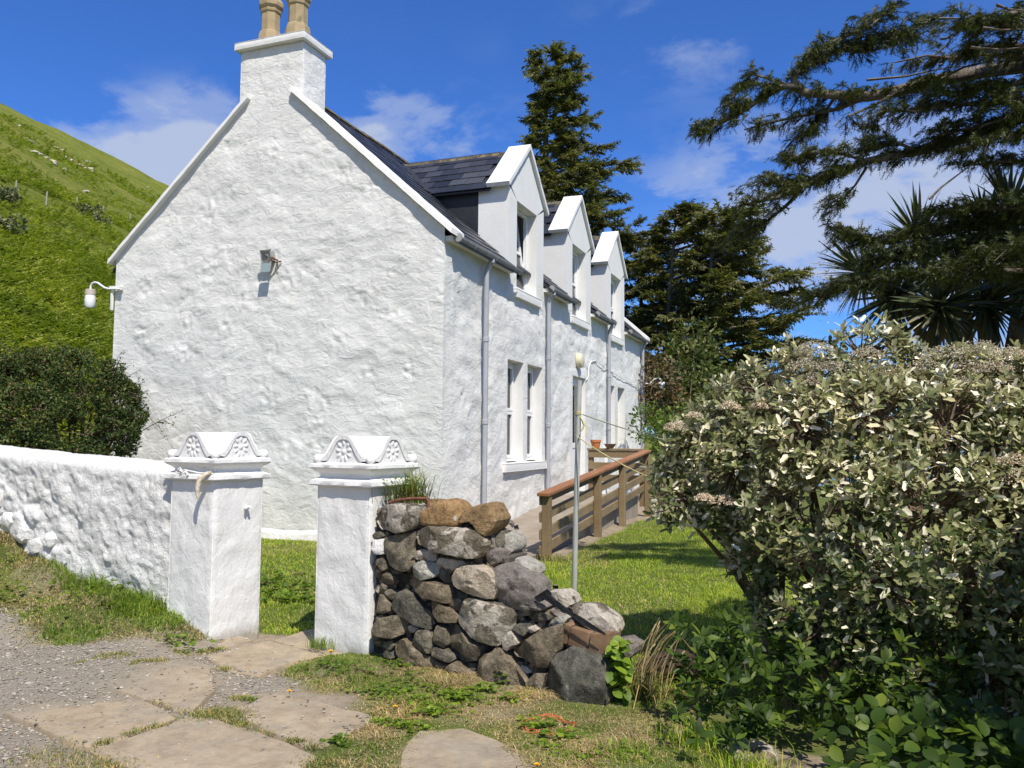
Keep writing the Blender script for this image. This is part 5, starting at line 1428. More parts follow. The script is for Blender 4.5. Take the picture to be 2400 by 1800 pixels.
# ------------------------------------------------------------------ rubble wall
SCL = 0.18083
KC = 400 / 1952.0
def cA(p): return [(860 + x_ * SCL, 1120 + y_ * SCL) for x_, y_ in p]
def cB(p): return [(860 + x_ * SCL, 1360 + y_ * SCL) for x_, y_ in p]
def cC(p): return [(1160 + x_ * KC, 1340 + y_ * KC) for x_, y_ in p]
RW = thing('rubble_wall', 'bare drystone rubble wall beside the gate, broken down at its right end', 'wall', (PB[0] + 0.9, PB[1] + 0.1, 0.0))
AX, BX, NX = -E1, np.array([0, 0, 1.0]), -E2
def on_wall(pts, off=0.0):
    O = PB2 + E2 * off
    r2 = []
    for px2, py2 in pts:
        q_ = at_plane(px2, py2, O, NX) - O
        r2.append((float(np.dot(q_, AX)), float(q_[2])))
    return O, r2
ST = [
 ('L', cA([(100, 560), (130, 470), (180, 400), (240, 360), (420, 340), (560, 350), (690, 370), (780, 420), (790, 500), (740, 560), (690, 610), (600, 660), (420, 715), (300, 690), (160, 655)]), 0, .05),
 ('D', cA([(100, 740), (150, 695), (200, 715), (225, 755), (180, 785), (110, 785)]), .02, .03),
 ('W', cA([(105, 800), (200, 790), (225, 900), (215, 990), (130, 980), (105, 900)]), .01, .03),
 ('B', cA([(225, 770), (430, 735), (640, 690), (650, 790), (620, 900), (640, 1010), (610, 1060), (640, 1130), (610, 1190), (530, 1210), (400, 1180), (300, 1130), (270, 1020), (230, 900)]), 0, .05),
 ('L', cA([(660, 740), (720, 650), (850, 625), (1060, 630), (1250, 650), (1400, 700), (1490, 790), (1525, 890), (1500, 980), (1420, 1030), (1290, 1040), (1120, 1000), (960, 950), (800, 900), (690, 860)]), -.02, .07),
 ('L', cA([(630, 1000), (680, 935), (750, 920), (880, 955), (900, 1070), (850, 1090), (740, 1060), (640, 1040)]), .02, .035),
 ('P', cA([(640, 1150), (700, 1075), (760, 1070), (930, 1130), (940, 1220), (870, 1290), (720, 1320), (640, 1265), (625, 1210)]), 0, .05),
 ('B', cA([(135, 1060), (200, 1035), (260, 1080), (275, 1180), (220, 1200), (160, 1130)]), .02, .03),
 ('B', cA([(120, 1190), (180, 1150), (205, 1200), (160, 1245)]), .02, .02),
 ('D', cA([(300, 1175), (420, 1200), (475, 1245), (400, 1245), (310, 1225)]), .03, .02),
 ('B', cA([(185, 1270), (260, 1230), (320, 1240), (355, 1290), (350, 1385), (250, 1380)]), .02, .03),
 ('B', cA([(180, 1420), (210, 1360), (270, 1400), (240, 1500), (190, 1490)]), .02, .025),
 ('B', cA([(235, 1480), (290, 1440), (380, 1490), (375, 1570), (300, 1570), (225, 1530)]), .02, .03),
 ('B', cA([(460, 1265), (560, 1255), (680, 1310), (800, 1345), (900, 1355), (1080, 1410), (1110, 1540), (1090, 1620), (1000, 1600), (850, 1560), (760, 1555), (640, 1470), (540, 1390)]), 0, .05),
 ('L', cA([(940, 1100), (990, 1030), (1200, 1050), (1440, 1100), (1480, 1160), (1320, 1120), (1180, 1170), (1110, 1250), (1020, 1230)]), .05, .05),
 ('D', cA([(945, 1190), (1000, 1150), (1100, 1260), (1110, 1370), (1020, 1340), (950, 1270)]), .03, .03),
 ('P', cA([(1110, 1260), (1180, 1170), (1340, 1130), (1500, 1160), (1620, 1230), (1650, 1320), (1690, 1470), (1640, 1560), (1540, 1560), (1400, 1510), (1260, 1450), (1150, 1400), (1105, 1330)]), -.03, .07),
 ('D', cA([(1120, 1470), (1180, 1440), (1340, 1510), (1310, 1590), (1250, 1580), (1130, 1520)]), .05, .03),
 ('D', cA([(1500, 850), (1600, 780), (1680, 680), (1760, 690), (1800, 760), (1790, 900), (1700, 940), (1560, 930)]), .14, .05),
 ('P', cA([(1690, 690), (1780, 680), (1920, 760), (1950, 850), (1940, 930), (1870, 990), (1800, 950), (1780, 800)]), .20, .06),
 ('D', cA([(1740, 1030), (1820, 1000), (1870, 1030), (1855, 1090), (1750, 1100)]), .08, .03),
 ('P', cA([(1840, 1090), (1900, 1010), (2050, 1080), (2180, 1160), (2205, 1240), (2160, 1290), (2050, 1220), (1900, 1170)]), .17, .06),
 ('B', cA([(1320, 1060), (1450, 1045), (1600, 1080), (1640, 1180), (1500, 1190), (1440, 1100)]), .12, .05),
 ('T', cA([(780, 290), (850, 275), (900, 350), (880, 440), (800, 440)]), .22, .04),
 ('B', cA([(1215, 440), (1310, 415), (1320, 490), (1290, 600), (1220, 590)]), .25, .04),
 ('B', cB([(150, 400), (140, 340), (170, 180), (240, 200), (300, 300), (315, 400), (230, 425)]), .01, .035),
 ('D', cB([(330, 300), (370, 230), (390, 170), (480, 125), (570, 170), (640, 240), (740, 340), (870, 440), (885, 540), (850, 625), (760, 610), (600, 530), (420, 440), (330, 370)]), 0, .045),
 ('B', cB([(100, 600), (130, 540), (220, 480), (330, 460), (450, 450), (520, 530), (510, 640), (470, 700), (360, 745), (200, 720), (120, 660)]), 0, .05),
 ('B', cB([(110, 490), (190, 440), (240, 480), (140, 530)]), .01, .02),
 ('L', cB([(515, 590), (600, 570), (680, 620), (640, 670), (520, 700)]), .02, .03),
 ('B', cB([(850, 290), (890, 250), (1000, 300), (1090, 350), (1180, 420), (1215, 470), (1190, 540), (1080, 540), (960, 530), (880, 440)]), 0, .045),
 ('B', cB([(1110, 280), (1130, 220), (1230, 230), (1280, 290), (1230, 390), (1140, 370), (1095, 330)]), .02, .035),
 ('L', cB([(1230, 430), (1290, 330), (1310, 240), (1360, 210), (1520, 260), (1740, 320), (1870, 380), (1905, 480), (1860, 640), (1780, 720), (1790, 800), (1720, 845), (1560, 790), (1400, 720), (1300, 620), (1220, 540)]), -.02, .065),
 ('B', cB([(1060, 560), (1080, 530), (1160, 570), (1280, 650), (1390, 780), (1510, 830), (1500, 950), (1440, 1040), (1300, 970), (1180, 910), (1080, 890), (1060, 750)]), 0, .05),
 ('B', cB([(890, 700), (940, 570), (1050, 620), (1065, 700), (1060, 820), (1000, 880), (900, 820), (880, 760)]), .0, .04),
 ('B', cB([(600, 820), (650, 690), (690, 635), (830, 640), (860, 720), (870, 850), (840, 940), (760, 920), (640, 870)]), .0, .045),
 ('B', cB([(860, 900), (890, 855), (1040, 890), (1140, 950), (1160, 1020), (1100, 1055), (960, 1010), (870, 970)]), 0, .04),
 ('B', cB([(395, 900), (410, 790), (520, 750), (600, 840), (700, 920), (840, 1000), (880, 1080), (870, 1190), (780, 1200), (700, 1140), (560, 1080), (440, 1050)]), 0, .05),
 ('B', cB([(220, 850), (250, 790), (350, 770), (390, 830), (330, 900), (260, 890)]), .01, .03),
 ('D', cB([(220, 920), (270, 895), (375, 910), (380, 1000), (300, 1010), (225, 960)]), .01, .03),
 ('B', cB([(880, 1060), (910, 1035), (1020, 1080), (1060, 1120), (1030, 1180), (970, 1190), (900, 1120)]), .01, .03),
 ('B', cB([(1050, 1160), (1100, 1080), (1180, 1040), (1240, 1060), (1310, 1140), (1400, 1220), (1330, 1300), (1200, 1300), (1070, 1240)]), -.01, .05),
 ('B', cB([(1180, 960), (1300, 980), (1440, 1040), (1330, 1050), (1220, 1015)]), .03, .02),
 ('D', cB([(1290, 1085), (1350, 1060), (1450, 1070), (1430, 1150), (1395, 1190)]), .03, .03),
 ('B', cB([(1440, 1160), (1490, 1010), (1540, 950), (1620, 940), (1690, 860), (1760, 890), (1800, 960), (1890, 1060), (1980, 1180), (2080, 1310), (2080, 1380), (1900, 1370), (1700, 1350), (1560, 1330), (1450, 1300)]), -.02, .06),
 ('L', cB([(1790, 790), (1810, 660), (1880, 640), (1940, 720), (1980, 820), (1900, 840), (1850, 900), (1790, 870)]), .0, .04),
 ('D', cB([(1890, 620), (1960, 560), (2100, 570), (2110, 640), (2060, 720), (1950, 660)]), .01, .035),
 ('L', cB([(2100, 600), (2180, 580), (2230, 640), (2150, 680), (2110, 660)]), .02, .03),
 ('B', cB([(70, 740), (130, 710), (160, 750), (140, 790), (80, 780)]), .0, .025),
 ('B', cB([(1895, 1060), (1960, 1030), (2040, 1060), (2030, 1095), (1940, 1105)]), .04, .025),
 ('L', cB([(1985, 1140), (2020, 1090), (2100, 1120), (2155, 1190), (2060, 1200), (2000, 1175)]), .04, .03),
 ('B', cC([(230, 910), (380, 770), (480, 700), (640, 630), (770, 600), (750, 740), (740, 900), (690, 960), (620, 1090), (520, 1080), (400, 1020), (260, 950)]), -.01, .06),
 ('G', cC([(545, 1340), (590, 1220), (620, 1120), (660, 1010), (700, 950), (780, 920), (860, 880), (1020, 930), (1150, 970), (1230, 1060), (1280, 1200), (1295, 1440), (1260, 1560), (1080, 1530), (900, 1480), (700, 1430), (560, 1400)]), -.05, .07),
 ('B', cC([(385, 1300), (420, 1200), (480, 1150), (590, 1160), (580, 1260), (540, 1380), (470, 1370)]), .0, .045),
 ('B', cC([(640, 1530), (900, 1520), (1110, 1560), (1090, 1640), (900, 1670), (700, 1640)]), -.05, .04),
 ('M', cC([(1380, 780), (1480, 760), (1560, 810), (1630, 850), (1620, 920), (1560, 980), (1460, 970), (1390, 890)]), .16, .06),
 ('L', cC([(850, 400), (960, 370), (1100, 370), (1250, 470), (1380, 580), (1410, 670), (1350, 780), (1260, 760), (1150, 660), (950, 520)]), .11, .06),
 ('L', cC([(640, 220), (760, 220), (860, 290), (890, 380), (800, 420), (690, 360)]), .16, .05),
 ('P', cC([(640, 570), (700, 520), (800, 500), (850, 520), (800, 600), (680, 610)]), .05, .035),
 ('B', cC([(300, 1180), (350, 1190), (400, 1260), (350, 1290), (300, 1260)]), .03, .025),
 ('M', cC([(205, 430), (330, 400), (440, 440), (430, 490), (300, 505)]), .06, .03),
 ('D', cC([(440, 480), (560, 440), (660, 520), (600, 560), (480, 545)]), .05, .03),
 ('M', cA([(1580, 970), (1690, 900), (1760, 940), (1760, 1090), (1640, 1110), (1575, 1040)]), .07, .05),
 ('M', cA([(1640, 1180), (1800, 1110), (1900, 1130), (2010, 1190), (2120, 1280), (2230, 1390), (2260, 1560), (2220, 1640), (2050, 1700), (1900, 1690), (1740, 1610), (1700, 1470), (1660, 1330)]), .04, .08),
 ('M', cC([(180, 330), (330, 270), (480, 330), (610, 390), (560, 440), (380, 430), (220, 400)]), .03, .05),
]
KEY = {'L': 'lichen_stone', 'B': 'basalt', 'D': 'dark_basalt', 'P': 'pale_stone', 'W': 'whitewash', 'T': 'tan_stone', 'G': 'dark_basalt', 'M': 'mortar'}
for k, (kd, pts, off, bl_) in enumerate(ST):
    O, pl = on_wall(pts, off)
    nm = 'mortar_lump' if kd == 'M' else 'stone'
    stone(nm, pl, O, AX, BX, NX, 0.22 if off < 0.1 else 0.16, bl_ * (0.8 if kd == 'M' else 1.0), 500 + k, KEY[kd], RW, 3.6 if kd == 'M' else (1.6 if kd == 'G' else 1.15), 50 if kd == 'M' else 27, 17 if kd == 'M' else 11)
# packed core behind the face stones and the small fill on top
core_px = [(868, 1535), (868, 1178), (1000, 1192), (1150, 1215), (1180, 1330), (1290, 1395), (1400, 1470), (1420, 1560), (1420, 1640), (1240, 1640), (1000, 1580)]
O, cp_ = on_wall(core_px, 0.075)
cp_ = np.array(cp_); cp_[cp_[:, 1] < 0.12, 1] -= 0.15; cp_[1:7, 1] -= np.array([0.03, 0.04, 0.05, 0.07, 0.07, 0.08])
top_a = np.array([cp_[1], cp_[2], cp_[3], cp_[4], cp_[5], cp_[6]])
na, nb = 90, 30
aa = np.linspace(0.0, cp_[:, 0].max(), na)
def core_top(a): return np.interp(a, top_a[:, 0], top_a[:, 1])
vs = []; nzv = 40
cols = [('f', t_) for t_ in np.linspace(0, 1, nzv)] + [('t', t_) for t_ in np.linspace(0.04, 1, 16)] + [('b', 0)]
for kind_, t_ in cols:
    zt_ = core_top(aa) - 0.02
    if kind_ == 'f':
        z_ = -0.2 + (zt_ + 0.2) * t_; o2 = 0 - 0.035 * fbm(aa * 9, z_ * 9, 0, 61, 4)
    elif kind_ == 't':
        z_ = zt_ + 0.05 * fbm(aa * 7, 0 * aa + t_ * 4, 2, 63, 4) - 0.10 * t_ * t_; o2 = 0 * aa + 0.42 * t_
    else:
        z_ = 0 * aa - 0.2; o2 = 0 * aa + 0.45
    vs.append(O + aa[:, None] * AX + z_[:, None] * BX - o2[:, None] * NX)
def strip(rows_, name, mat):
    vv = np.concatenate(rows_); m_ = len(rows_); i2 = np.arange(m_ * na).reshape(m_, na)
    link(name, np_mesh(name, vv, np.stack([i2[:-1, :-1], i2[:-1, 1:], i2[1:, 1:], i2[1:, :-1]], -1).reshape(-1, 4)), M[mat], RW, True)
strip(vs[:nzv], 'rubble_core', 'wall_core')
strip(vs[nzv - 1:], 'mortar_bed', 'mortar')
# small pinning stones that fill the joints
pk = np.random.RandomState(5)
tv = np.array([(-1, -.8, 0), (1, -.9, 0), (1.1, .8, 0), (-.9, .9, 0), (-.6, -.5, .8), (.6, -.6, .9), (.6, .5, .8), (-.6, .6, .7)], float)
tt = np.array([(0, 1, 5), (0, 5, 4), (1, 2, 6), (1, 6, 5), (2, 3, 7), (2, 7, 6), (3, 0, 4), (3, 4, 7), (4, 5, 6), (4, 6, 7)])
n = 620
a_ = pk.uniform(0.02, cp_[:, 0].max() - 0.02, n); z_ = pk.uniform(0, 1, n) * (core_top(a_) - 0.02) + 0.0
pos = O + a_[:, None] * AX + z_[:, None] * BX + NX * 0.012
rot = frames(unit(AX[None] * pk.normal(0, 1, (n, 1)) + BX[None] * pk.normal(0, 1, (n, 1)) + 0.2 * pk.normal(0, 1, (n, 3))), np.repeat(NX[None], n, 0) + 0.3 * pk.normal(0, 1, (n, 3)))
sc_ = pk.uniform(0.012, 0.036, n)
V, T = scatter(tv, tt, pos, rot, sc_)
o = link('pinning_stones', np_mesh('pinning_stones', V, T), M['basalt'], RW, 30); o['kind'] = 'stuff'
n = 150
a_ = pk.uniform(0.75, cp_[:, 0].max() - 0.05, n); b_ = pk.uniform(0.0, 0.40, n)
pos = O + a_[:, None] * AX + (core_top(a_) - 0.015)[:, None] * BX - b_[:, None] * NX
rot = frames(pk.normal(0, 1, (n, 3)), np.array([[0, 0, 1.0]]) + 0.4 * pk.normal(0, 1, (n, 3)))
V, T = scatter(tv, tt, pos, rot, pk.uniform(0.010, 0.026, n))
o = link('rubble_fill', np_mesh('rubble_fill', V, T), M['mortar'], RW, 30); o['kind'] = 'stuff'

# loose things lying on the wall
O, pl = on_wall(cA([(790, 430), (900, 360), (1000, 290), (1070, 275), (1150, 310), (1220, 400), (1270, 500), (1260, 600), (1210, 630), (1000, 625), (800, 605), (785, 500)]), 0.06)
b1 = stone('boulder', pl, O, AX, BX, NX, 0.18, 0.10, 901, 'tan_stone', None, 0.6, 60)
set_tags(b1, 'smooth humped tan boulder on top of the rubble wall', 'boulder', 'tan boulders on the rubble wall')
O, pl = on_wall(cA([(1270, 570), (1290, 480), (1350, 410), (1460, 350), (1610, 315), (1660, 400), (1730, 540), (1680, 650), (1595, 750), (1500, 700), (1440, 600), (1400, 560)]), 0.06)
b2 = stone('boulder', pl, O, AX, BX, NX, 0.18, 0.07, 907, 'tan_stone', None, 0.8, 30)
set_tags(b2, 'angular pointed brown boulder standing on its tip on the rubble wall', 'boulder', 'tan boulders on the rubble wall')
def block(name, polys, off, dep, label, mat):
    mb = MB()
    for pts in polys:
        O, pl = on_wall(cC(pts), off)
        pl = np.array(pl)
        if np.sum(pl[:, 0] * np.roll(pl[:, 1], -1) - np.roll(pl[:, 0], -1) * pl[:, 1]) < 0: pl = pl[::-1]
        mb.prism([O + a2 * AX + b3 * BX for a2, b3 in pl], -NX * dep + np.array([0, 0, 0.012]) + AX * 0.03)
    o = mb.build(name, M[mat], None, bevel=0.008, seg=2, smooth=40)
    return set_tags(o, label, 'block', 'clay paving blocks on the wall end')
block('paving_block', [[(745, 825), (772, 690), (800, 592), (862, 625), (850, 660), (815, 832)], [(826, 838), (845, 740), (866, 636), (980, 668), (1088, 706), (1062, 820), (1040, 916), (930, 880)]], 0.02, 0.125, 'brown clay paving block with a groove, left of the pair on the wall end', 'block_clay')
block('paving_block', [[(1052, 930), (1075, 820), (1098, 708), (1150, 716), (1230, 706), (1308, 704), (1298, 830), (1272, 950), (1190, 958), (1110, 968)]], 0.015, 0.125, 'brown clay paving block with curved edge under the tip of the black hinge', 'block_clay')
hg = thing('strap_hinge', 'rusty black iron strap hinge lying across the broken wall', 'hinge', tuple(on_wall(cC([(560, 260)]), 0.14)[0] + on_wall(cC([(560, 260)]), 0.14)[1][0][0] * AX))
def plate(pts, off0, off1, th, name):
    vs = []
    for i, (x_, y_) in enumerate(pts):
        t_ = np.clip((x_ - 450) / 815.0, 0, 1)
        O, pl = on_wall(cC([(x_, y_)]), off0 + (off1 - off0) * t_)
        vs.append(O + pl[0][0] * AX + pl[0][1] * BX)
    return MB().prism(vs[::-1], np.array([0, 0, -th]) - 0 * NX).build(name, M['black_iron'], hg, bevel=0.002, seg=1, smooth=30)
plate([(450, 285), (600, 190), (652, 240), (640, 262), (505, 330)], -0.03, -0.03, 0.014, 'flange')
plate([(560, 300), (545, 275), (600, 250), (640, 262), (760, 365), (900, 465), (985, 510), (1120, 600), (1268, 700), (1262, 714), (1100, 640), (960, 565), (880, 500), (740, 420)], -0.035, -0.035, 0.010, 'strap')
O, pl = on_wall(cA([(290, 320), (420, 285), (560, 270), (720, 268), (780, 270), (795, 300), (795, 400)]), 0.03)
rd = MB().tube([O + a2 * AX + b3 * BX for a2, b3 in pl], 0.011, 8).build('iron_rod', M['rust'], None, smooth=50)
set_tags(rd, 'bent rusty iron rod lying under the grass tuft on the wall', 'rod')

# ------------------------------------------------------------------ timber railing of the ramp
RX = 1.43
def rail_z(y): return 0.91 + 0.0745 * (y + 0.05)
tr_ = thing('timber_railing', 'weathered timber railing with brown handrail beside the ramp', 'railing', (RX, 0.0, 0.1))
for y_ in (-0.05, 2.30, 3.85, 5.86):
    MB().box((RX - 0.05, y_ - 0.05, -0.15), (RX + 0.05, y_ + 0.05, rail_z(y_) - 0.035)).build('post', M['weathered_timber'], tr_, bevel=0.006, seg=1, smooth=30)
MB().beam((RX - 0.015, -0.16, rail_z(-0.16) - 0.02), (RX - 0.015, 5.92, rail_z(5.92) - 0.02), 0.155, 0.042).build('handrail', M['handrail_timber'], tr_, bevel=0.006, seg=1, smooth=30)
for dz_, hh in ((-0.10, 0.105), (-0.30, 0.12), (-0.51, 0.12), (-0.70, 0.12)):
    for y0, y1 in ((-0.10, 2.30), (2.305, 5.9)):
        MB().beam((RX - 0.068, y0, rail_z(y0) + dz_), (RX - 0.068, y1, rail_z(y1) + dz_), 0.030, hh).build('board', M['weathered_timber'], tr_, bevel=0.003, seg=1, smooth=30)
# balustrade across the head of the ramp
tb = thing('timber_balustrade', 'short weathered balustrade across the ramp head carrying two flower pots', 'railing', (0.85, 5.83, 0.5))
MB().box((0.28, 5.78, 1.335), (1.37, 5.90, 1.375)).build('handrail', M['weathered_timber'], tb, bevel=0.005, seg=1, smooth=30)
for z0, z1 in ((1.20, 1.333), (0.98, 1.11), (0.75, 0.88)):
    MB().box((0.30, 5.80, z0), (1.37, 5.828, z1)).build('board', M['weathered_timber'], tb, bevel=0.003, seg=1, smooth=30)
for x_ in (0.34, 1.33):
    MB().box((x_ - 0.045, 5.83, 0.3), (x_ + 0.045, 5.92, 1.333)).build('post', M['weathered_timber'], tb, bevel=0.005, seg=1, smooth=30)
fp = thing('flower_pot', 'orange terracotta flower pot on the ramp balustrade', 'flower pot', (0.44, 5.84, 1.375), 'flower pots on the balustrade')
MB().lathe([(0.0, 1.376), (0.070, 1.376), (0.092, 1.49), (0.102, 1.49), (0.104, 1.535), (0.092, 1.535), (0.085, 1.50), (0.0, 1.50)], 24, (0.44, 5.84, 0)).build('pot', M['terracotta'], fp, smooth=40)
MB().lathe([(0.0, 1.50), (0.086, 1.50), (0.05, 1.512), (0.0, 1.514)], 16, (0.44, 5.84, 0)).build('earth', M['log_bark'], fp, smooth=40)
fp = thing('flower_pot', 'low brown bowl shaped pot on the ramp balustrade', 'flower pot', (0.72, 5.84, 1.375), 'flower pots on the balustrade')
MB().lathe([(0.0, 1.376), (0.06, 1.376), (0.115, 1.455), (0.122, 1.46), (0.108, 1.462), (0.0, 1.43)], 24, (0.72, 5.84, 0)).build('bowl', M['brown_pot'], fp, smooth=40)

# ------------------------------------------------------------------ clothes pole and lines
pb = at_z(1345, 1412, 0.09); pD = float(np.dot(pb - CAM, _f))
pt = at_d(1358, 891, pD)
cpole = thing('clothes_pole', 'galvanised clothes line pole standing on the lawn behind the rubble wall', 'pole', tuple(pb))
MB().tube([pb - np.array([0, 0, 0.3]), pb, pt], 0.0235, 20).build('tube', M['galvanised'], cpole, smooth=50)
lp = at_d(1355, 971, pD)
rng2 = random.Random(3)
kn = MB()
for k in range(3):
    kn.tube([lp + np.array([0.027 * math.cos(t_), 0.027 * math.sin(t_), -0.010 * k + 0.004 * t_]) for t_ in np.linspace(0, 6.28, 14)], 0.0045, 6)
for k in range(4):
    d_ = np.array([rng2.uniform(0, .1), rng2.uniform(-.08, 0), rng2.uniform(-.18, -.02)])
    kn.tube([lp + np.array([0.022, -0.014, -0.02]), lp + np.array([0.06, -0.03, -0.03]) + d_ * 0.5, lp + np.array([0.03, -0.03, -0.03]) + d_], 0.004, 6)
kn.build('rope_knot', M['yellow_cord'], cpole, smooth=60)
def sagline(a, b, sag, r, name, label, mat):
    a, b = np.asarray(a), np.asarray(b)
    pts = [a + (b - a) * t_ - np.array([0, 0, sag * 4 * t_ * (1 - t_)]) for t_ in np.linspace(0, 1, 24)]
    return set_tags(MB().tube(pts, r, 6).build(name, M[mat], None, smooth=60), label, 'rope')
sagline(lp + CR * 0.04, at_d(1662, 1048, 12.5), 0.05, 0.006, 'washing_line', 'pale washing line running back from the pole past the house front', 'rope')
sagline(at_d(1352, 1022, pD - 0.04), at_d(1545, 1128, 6.4), 0.03, 0.005, 'cord', 'thin yellow cord slanting from the clothes pole into the grey leaved bush', 'yellow_cord')
# ------------------------------------------------------------------ gravel, grass, weeds
R1 = np.random.RandomState(21)
def pts_in(n, x0, x1, y0, y1, fn):
    x_ = R1.uniform(x0, x1, n); y_ = R1.uniform(y0, y1, n)
    k_ = R1.uniform(0, 1, n) < fn(x_, y_)
    return x_[k_], y_[k_]
SL_all = SLABS
def slab_sd(x, y):
    d = np.full(np.shape(x), 9.0)
    for pl in SL_all: d = np.minimum(d, poly_sdf(x, y, pl))
    return d
def lane_w(x, y):
    d = poly_sdf(x, y, Z_LANE)
    for cx, cy, cr in PATCH: d = np.minimum(d, np.hypot(x - cx, y - cy) - cr)
    s = slab_sd(x, y)
    w = sstep(0.10, -0.08, d + 0.10 * fbm(x * 3.1, y * 3.1, 0, 21, 3))
    return w * np.where(s < 0, np.where(s < -0.06, 0.02, 0.12), 1.0) * (0.45 + 0.55 * sstep(-0.3, 0.3, fbm(x * 1.3, y * 1.3, 0, 90, 2))) * (0.35 + 0.65 * sstep(0.02, 0.35, s))
tv = np.array([(1, 0, 0), (0.15, 0.85, 0.05), (-0.9, 0.25, 0), (-0.45, -0.75, 0), (0.5, -0.7, 0.05), (0.12, 0.08, 0.55), (0, 0, -0.35)], float)
tt = np.array([(0, 1, 5), (1, 2, 5), (2, 3, 5), (3, 4, 5), (4, 0, 5), (1, 0, 6), (2, 1, 6), (3, 2, 6), (4, 3, 6), (0, 4, 6)])
x_, y_ = pts_in(64000, -3.4, 1.9, -7.0, -4.3, lambda a, b: lane_w(a, b) * sstep(-7.3, -6.3, b))
x2, y2 = pts_in(9000, -0.2, 2.4, -6.7, -4.3, lambda a, b: (slab_sd(a, b) < -0.0) * (0.10 + 0.45 * sstep(-0.16, 0.0, slab_sd(a, b)) * sstep(-0.1, 0.3, fbm(a * 3, b * 3, 0, 99, 2))))
x_ = np.concatenate([x_, x2]); y_ = np.concatenate([y_, y2])
n = len(x_); on_sl = slab_sd(x_, y_) < 0
z_ = np.where(on_sl, 0.018, gz_fast(x_, y_) + 0.003)
r_ = 0.0042 + 0.0115 * R1.uniform(0, 1, n) ** 2.6; r_ = np.where(R1.uniform(0, 1, n) < 0.012, r_ * 1.9, r_)
rot = frames(np.stack([np.cos(a := R1.uniform(0, 6.28, n)), np.sin(a), 0.15 * R1.normal(0, 1, n)], 1), np.array([[0, 0, 1.0]]) + 0.25 * R1.normal(0, 1, (n, 3)))
V, T = scatter(tv, tt, np.stack([x_, y_, z_], 1), rot, np.stack([r_, r_ * R1.uniform(0.6, 1, n), r_ * R1.uniform(0.5, 1, n)], 1))
set_tags(link('gravel', np_mesh('gravel', V, T), M['pebble'], None, False), 'grey stone chippings scattered over the lane and flagstones', 'gravel', kind='stuff')

def blades(x, y, z, h, w, bend, seed, flat=0.0):
    rs = np.random.RandomState(seed); n = len(x)
    az = rs.uniform(0, 2 * math.pi, n)
    d = np.stack([np.cos(az), np.sin(az), np.zeros(n)], 1); s = np.stack([-np.sin(az), np.cos(az), np.zeros(n)], 1)
    up = np.array([[0, 0, 1.0]])
    P = np.stack([x, y, z], 1)
    b = (bend * rs.uniform(0.3, 1.4, n))[:, None]; hh = h[:, None]; ww = w[:, None]
    m1 = P + up * hh * 0.55 * (1 - flat) + d * hh * b * 0.35; tp = P + up * hh * (1 - flat) * (1 - 0.35 * np.minimum(b, 1.5)) + d * hh * b
    V = np.stack([P - s * ww, P + s * ww, m1 - s * ww * 0.75, m1 + s * ww * 0.75, tp], 1).reshape(-1, 3)
    T = np.array([(0, 1, 3), (0, 3, 2), (2, 3, 4)])[None] + (np.arange(n) * 5)[:, None, None]
    return V, T.reshape(-1, 3)
# lawn behind the gate and right of the rubble wall
wallline = lambda x, y: ((x - PB2[0]) * -E2[0] + (y - PB2[1]) * -E2[1])      # >0 in front of the wall line
def lawn_w(x, y):
    inside = poly_sdf(x, y, Z_GARDEN) < 0.02
    ramp = (x > -0.05) & (x < 1.40) & (y > -0.7)
    return inside & ~ramp & (y < 14)
def dist_w(x, y): return np.clip((7.5 / np.hypot(x - CAM[0], y - CAM[1])) ** 1.5, 0.15, 1.3)
L = []
x_, y_ = pts_in(185000, 1.3, 5.6, -4.4, 6.0, lambda a, b: lawn_w(a, b) * dist_w(a, b) * 0.95)
x2, y2 = pts_in(60000, -2.9, 1.6, -4.0, -0.05, lambda a, b: lawn_w(a, b) * (np.abs((a - CAM[0]) / (b - CAM[1]) + 0.60) < 0.42) * 0.75)
x_ = np.concatenate([x_, x2]); y_ = np.concatenate([y_, y2])
hv = 0.020 + 0.024 * R1.uniform(0, 1, len(x_)) + 0.022 * sstep(0, 0.4, fbm(x_ * 1.6, y_ * 1.6, 0, 3, 2))
near_wall = np.minimum(np.abs(y_ + 0.03), 1) + (np.abs(x_) > 9)
dryp = sstep(0.05, 0.4, fbm(x_ * 1.1 + 3, y_ * 1.1, 0, 7, 3)) * 0.8 + sstep(0.6, 0.0, np.hypot(x_ - 2.9, (y_ + 2.7) * 0.6) - 0.3) * 0.5
isd = R1.uniform(0, 1, len(x_)) < np.clip(dryp, 0, 1) * 0.55
for m_, nm, mt, lb in ((~isd, 'lawn_grass', 'lawn_grass', 'short green lawn grass of the cottage garden'), (isd, 'dry_lawn_grass', 'dry_grass', 'straw coloured dry patches of the garden lawn')):
    V, T = blades(x_[m_], y_[m_], gz_fast(x_[m_], y_[m_]) - 0.004, hv[m_] * (0.8 if mt == 'dry_grass' else 1), 0.0022 + 0.0016 * R1.uniform(0, 1, m_.sum()), np.full(m_.sum(), 1.0 if mt != 'dry_grass' else 1.6), 5)
    set_tags(link(nm, np_mesh(nm, V, T), M[mt], None, False), lb, 'grass', kind='stuff')
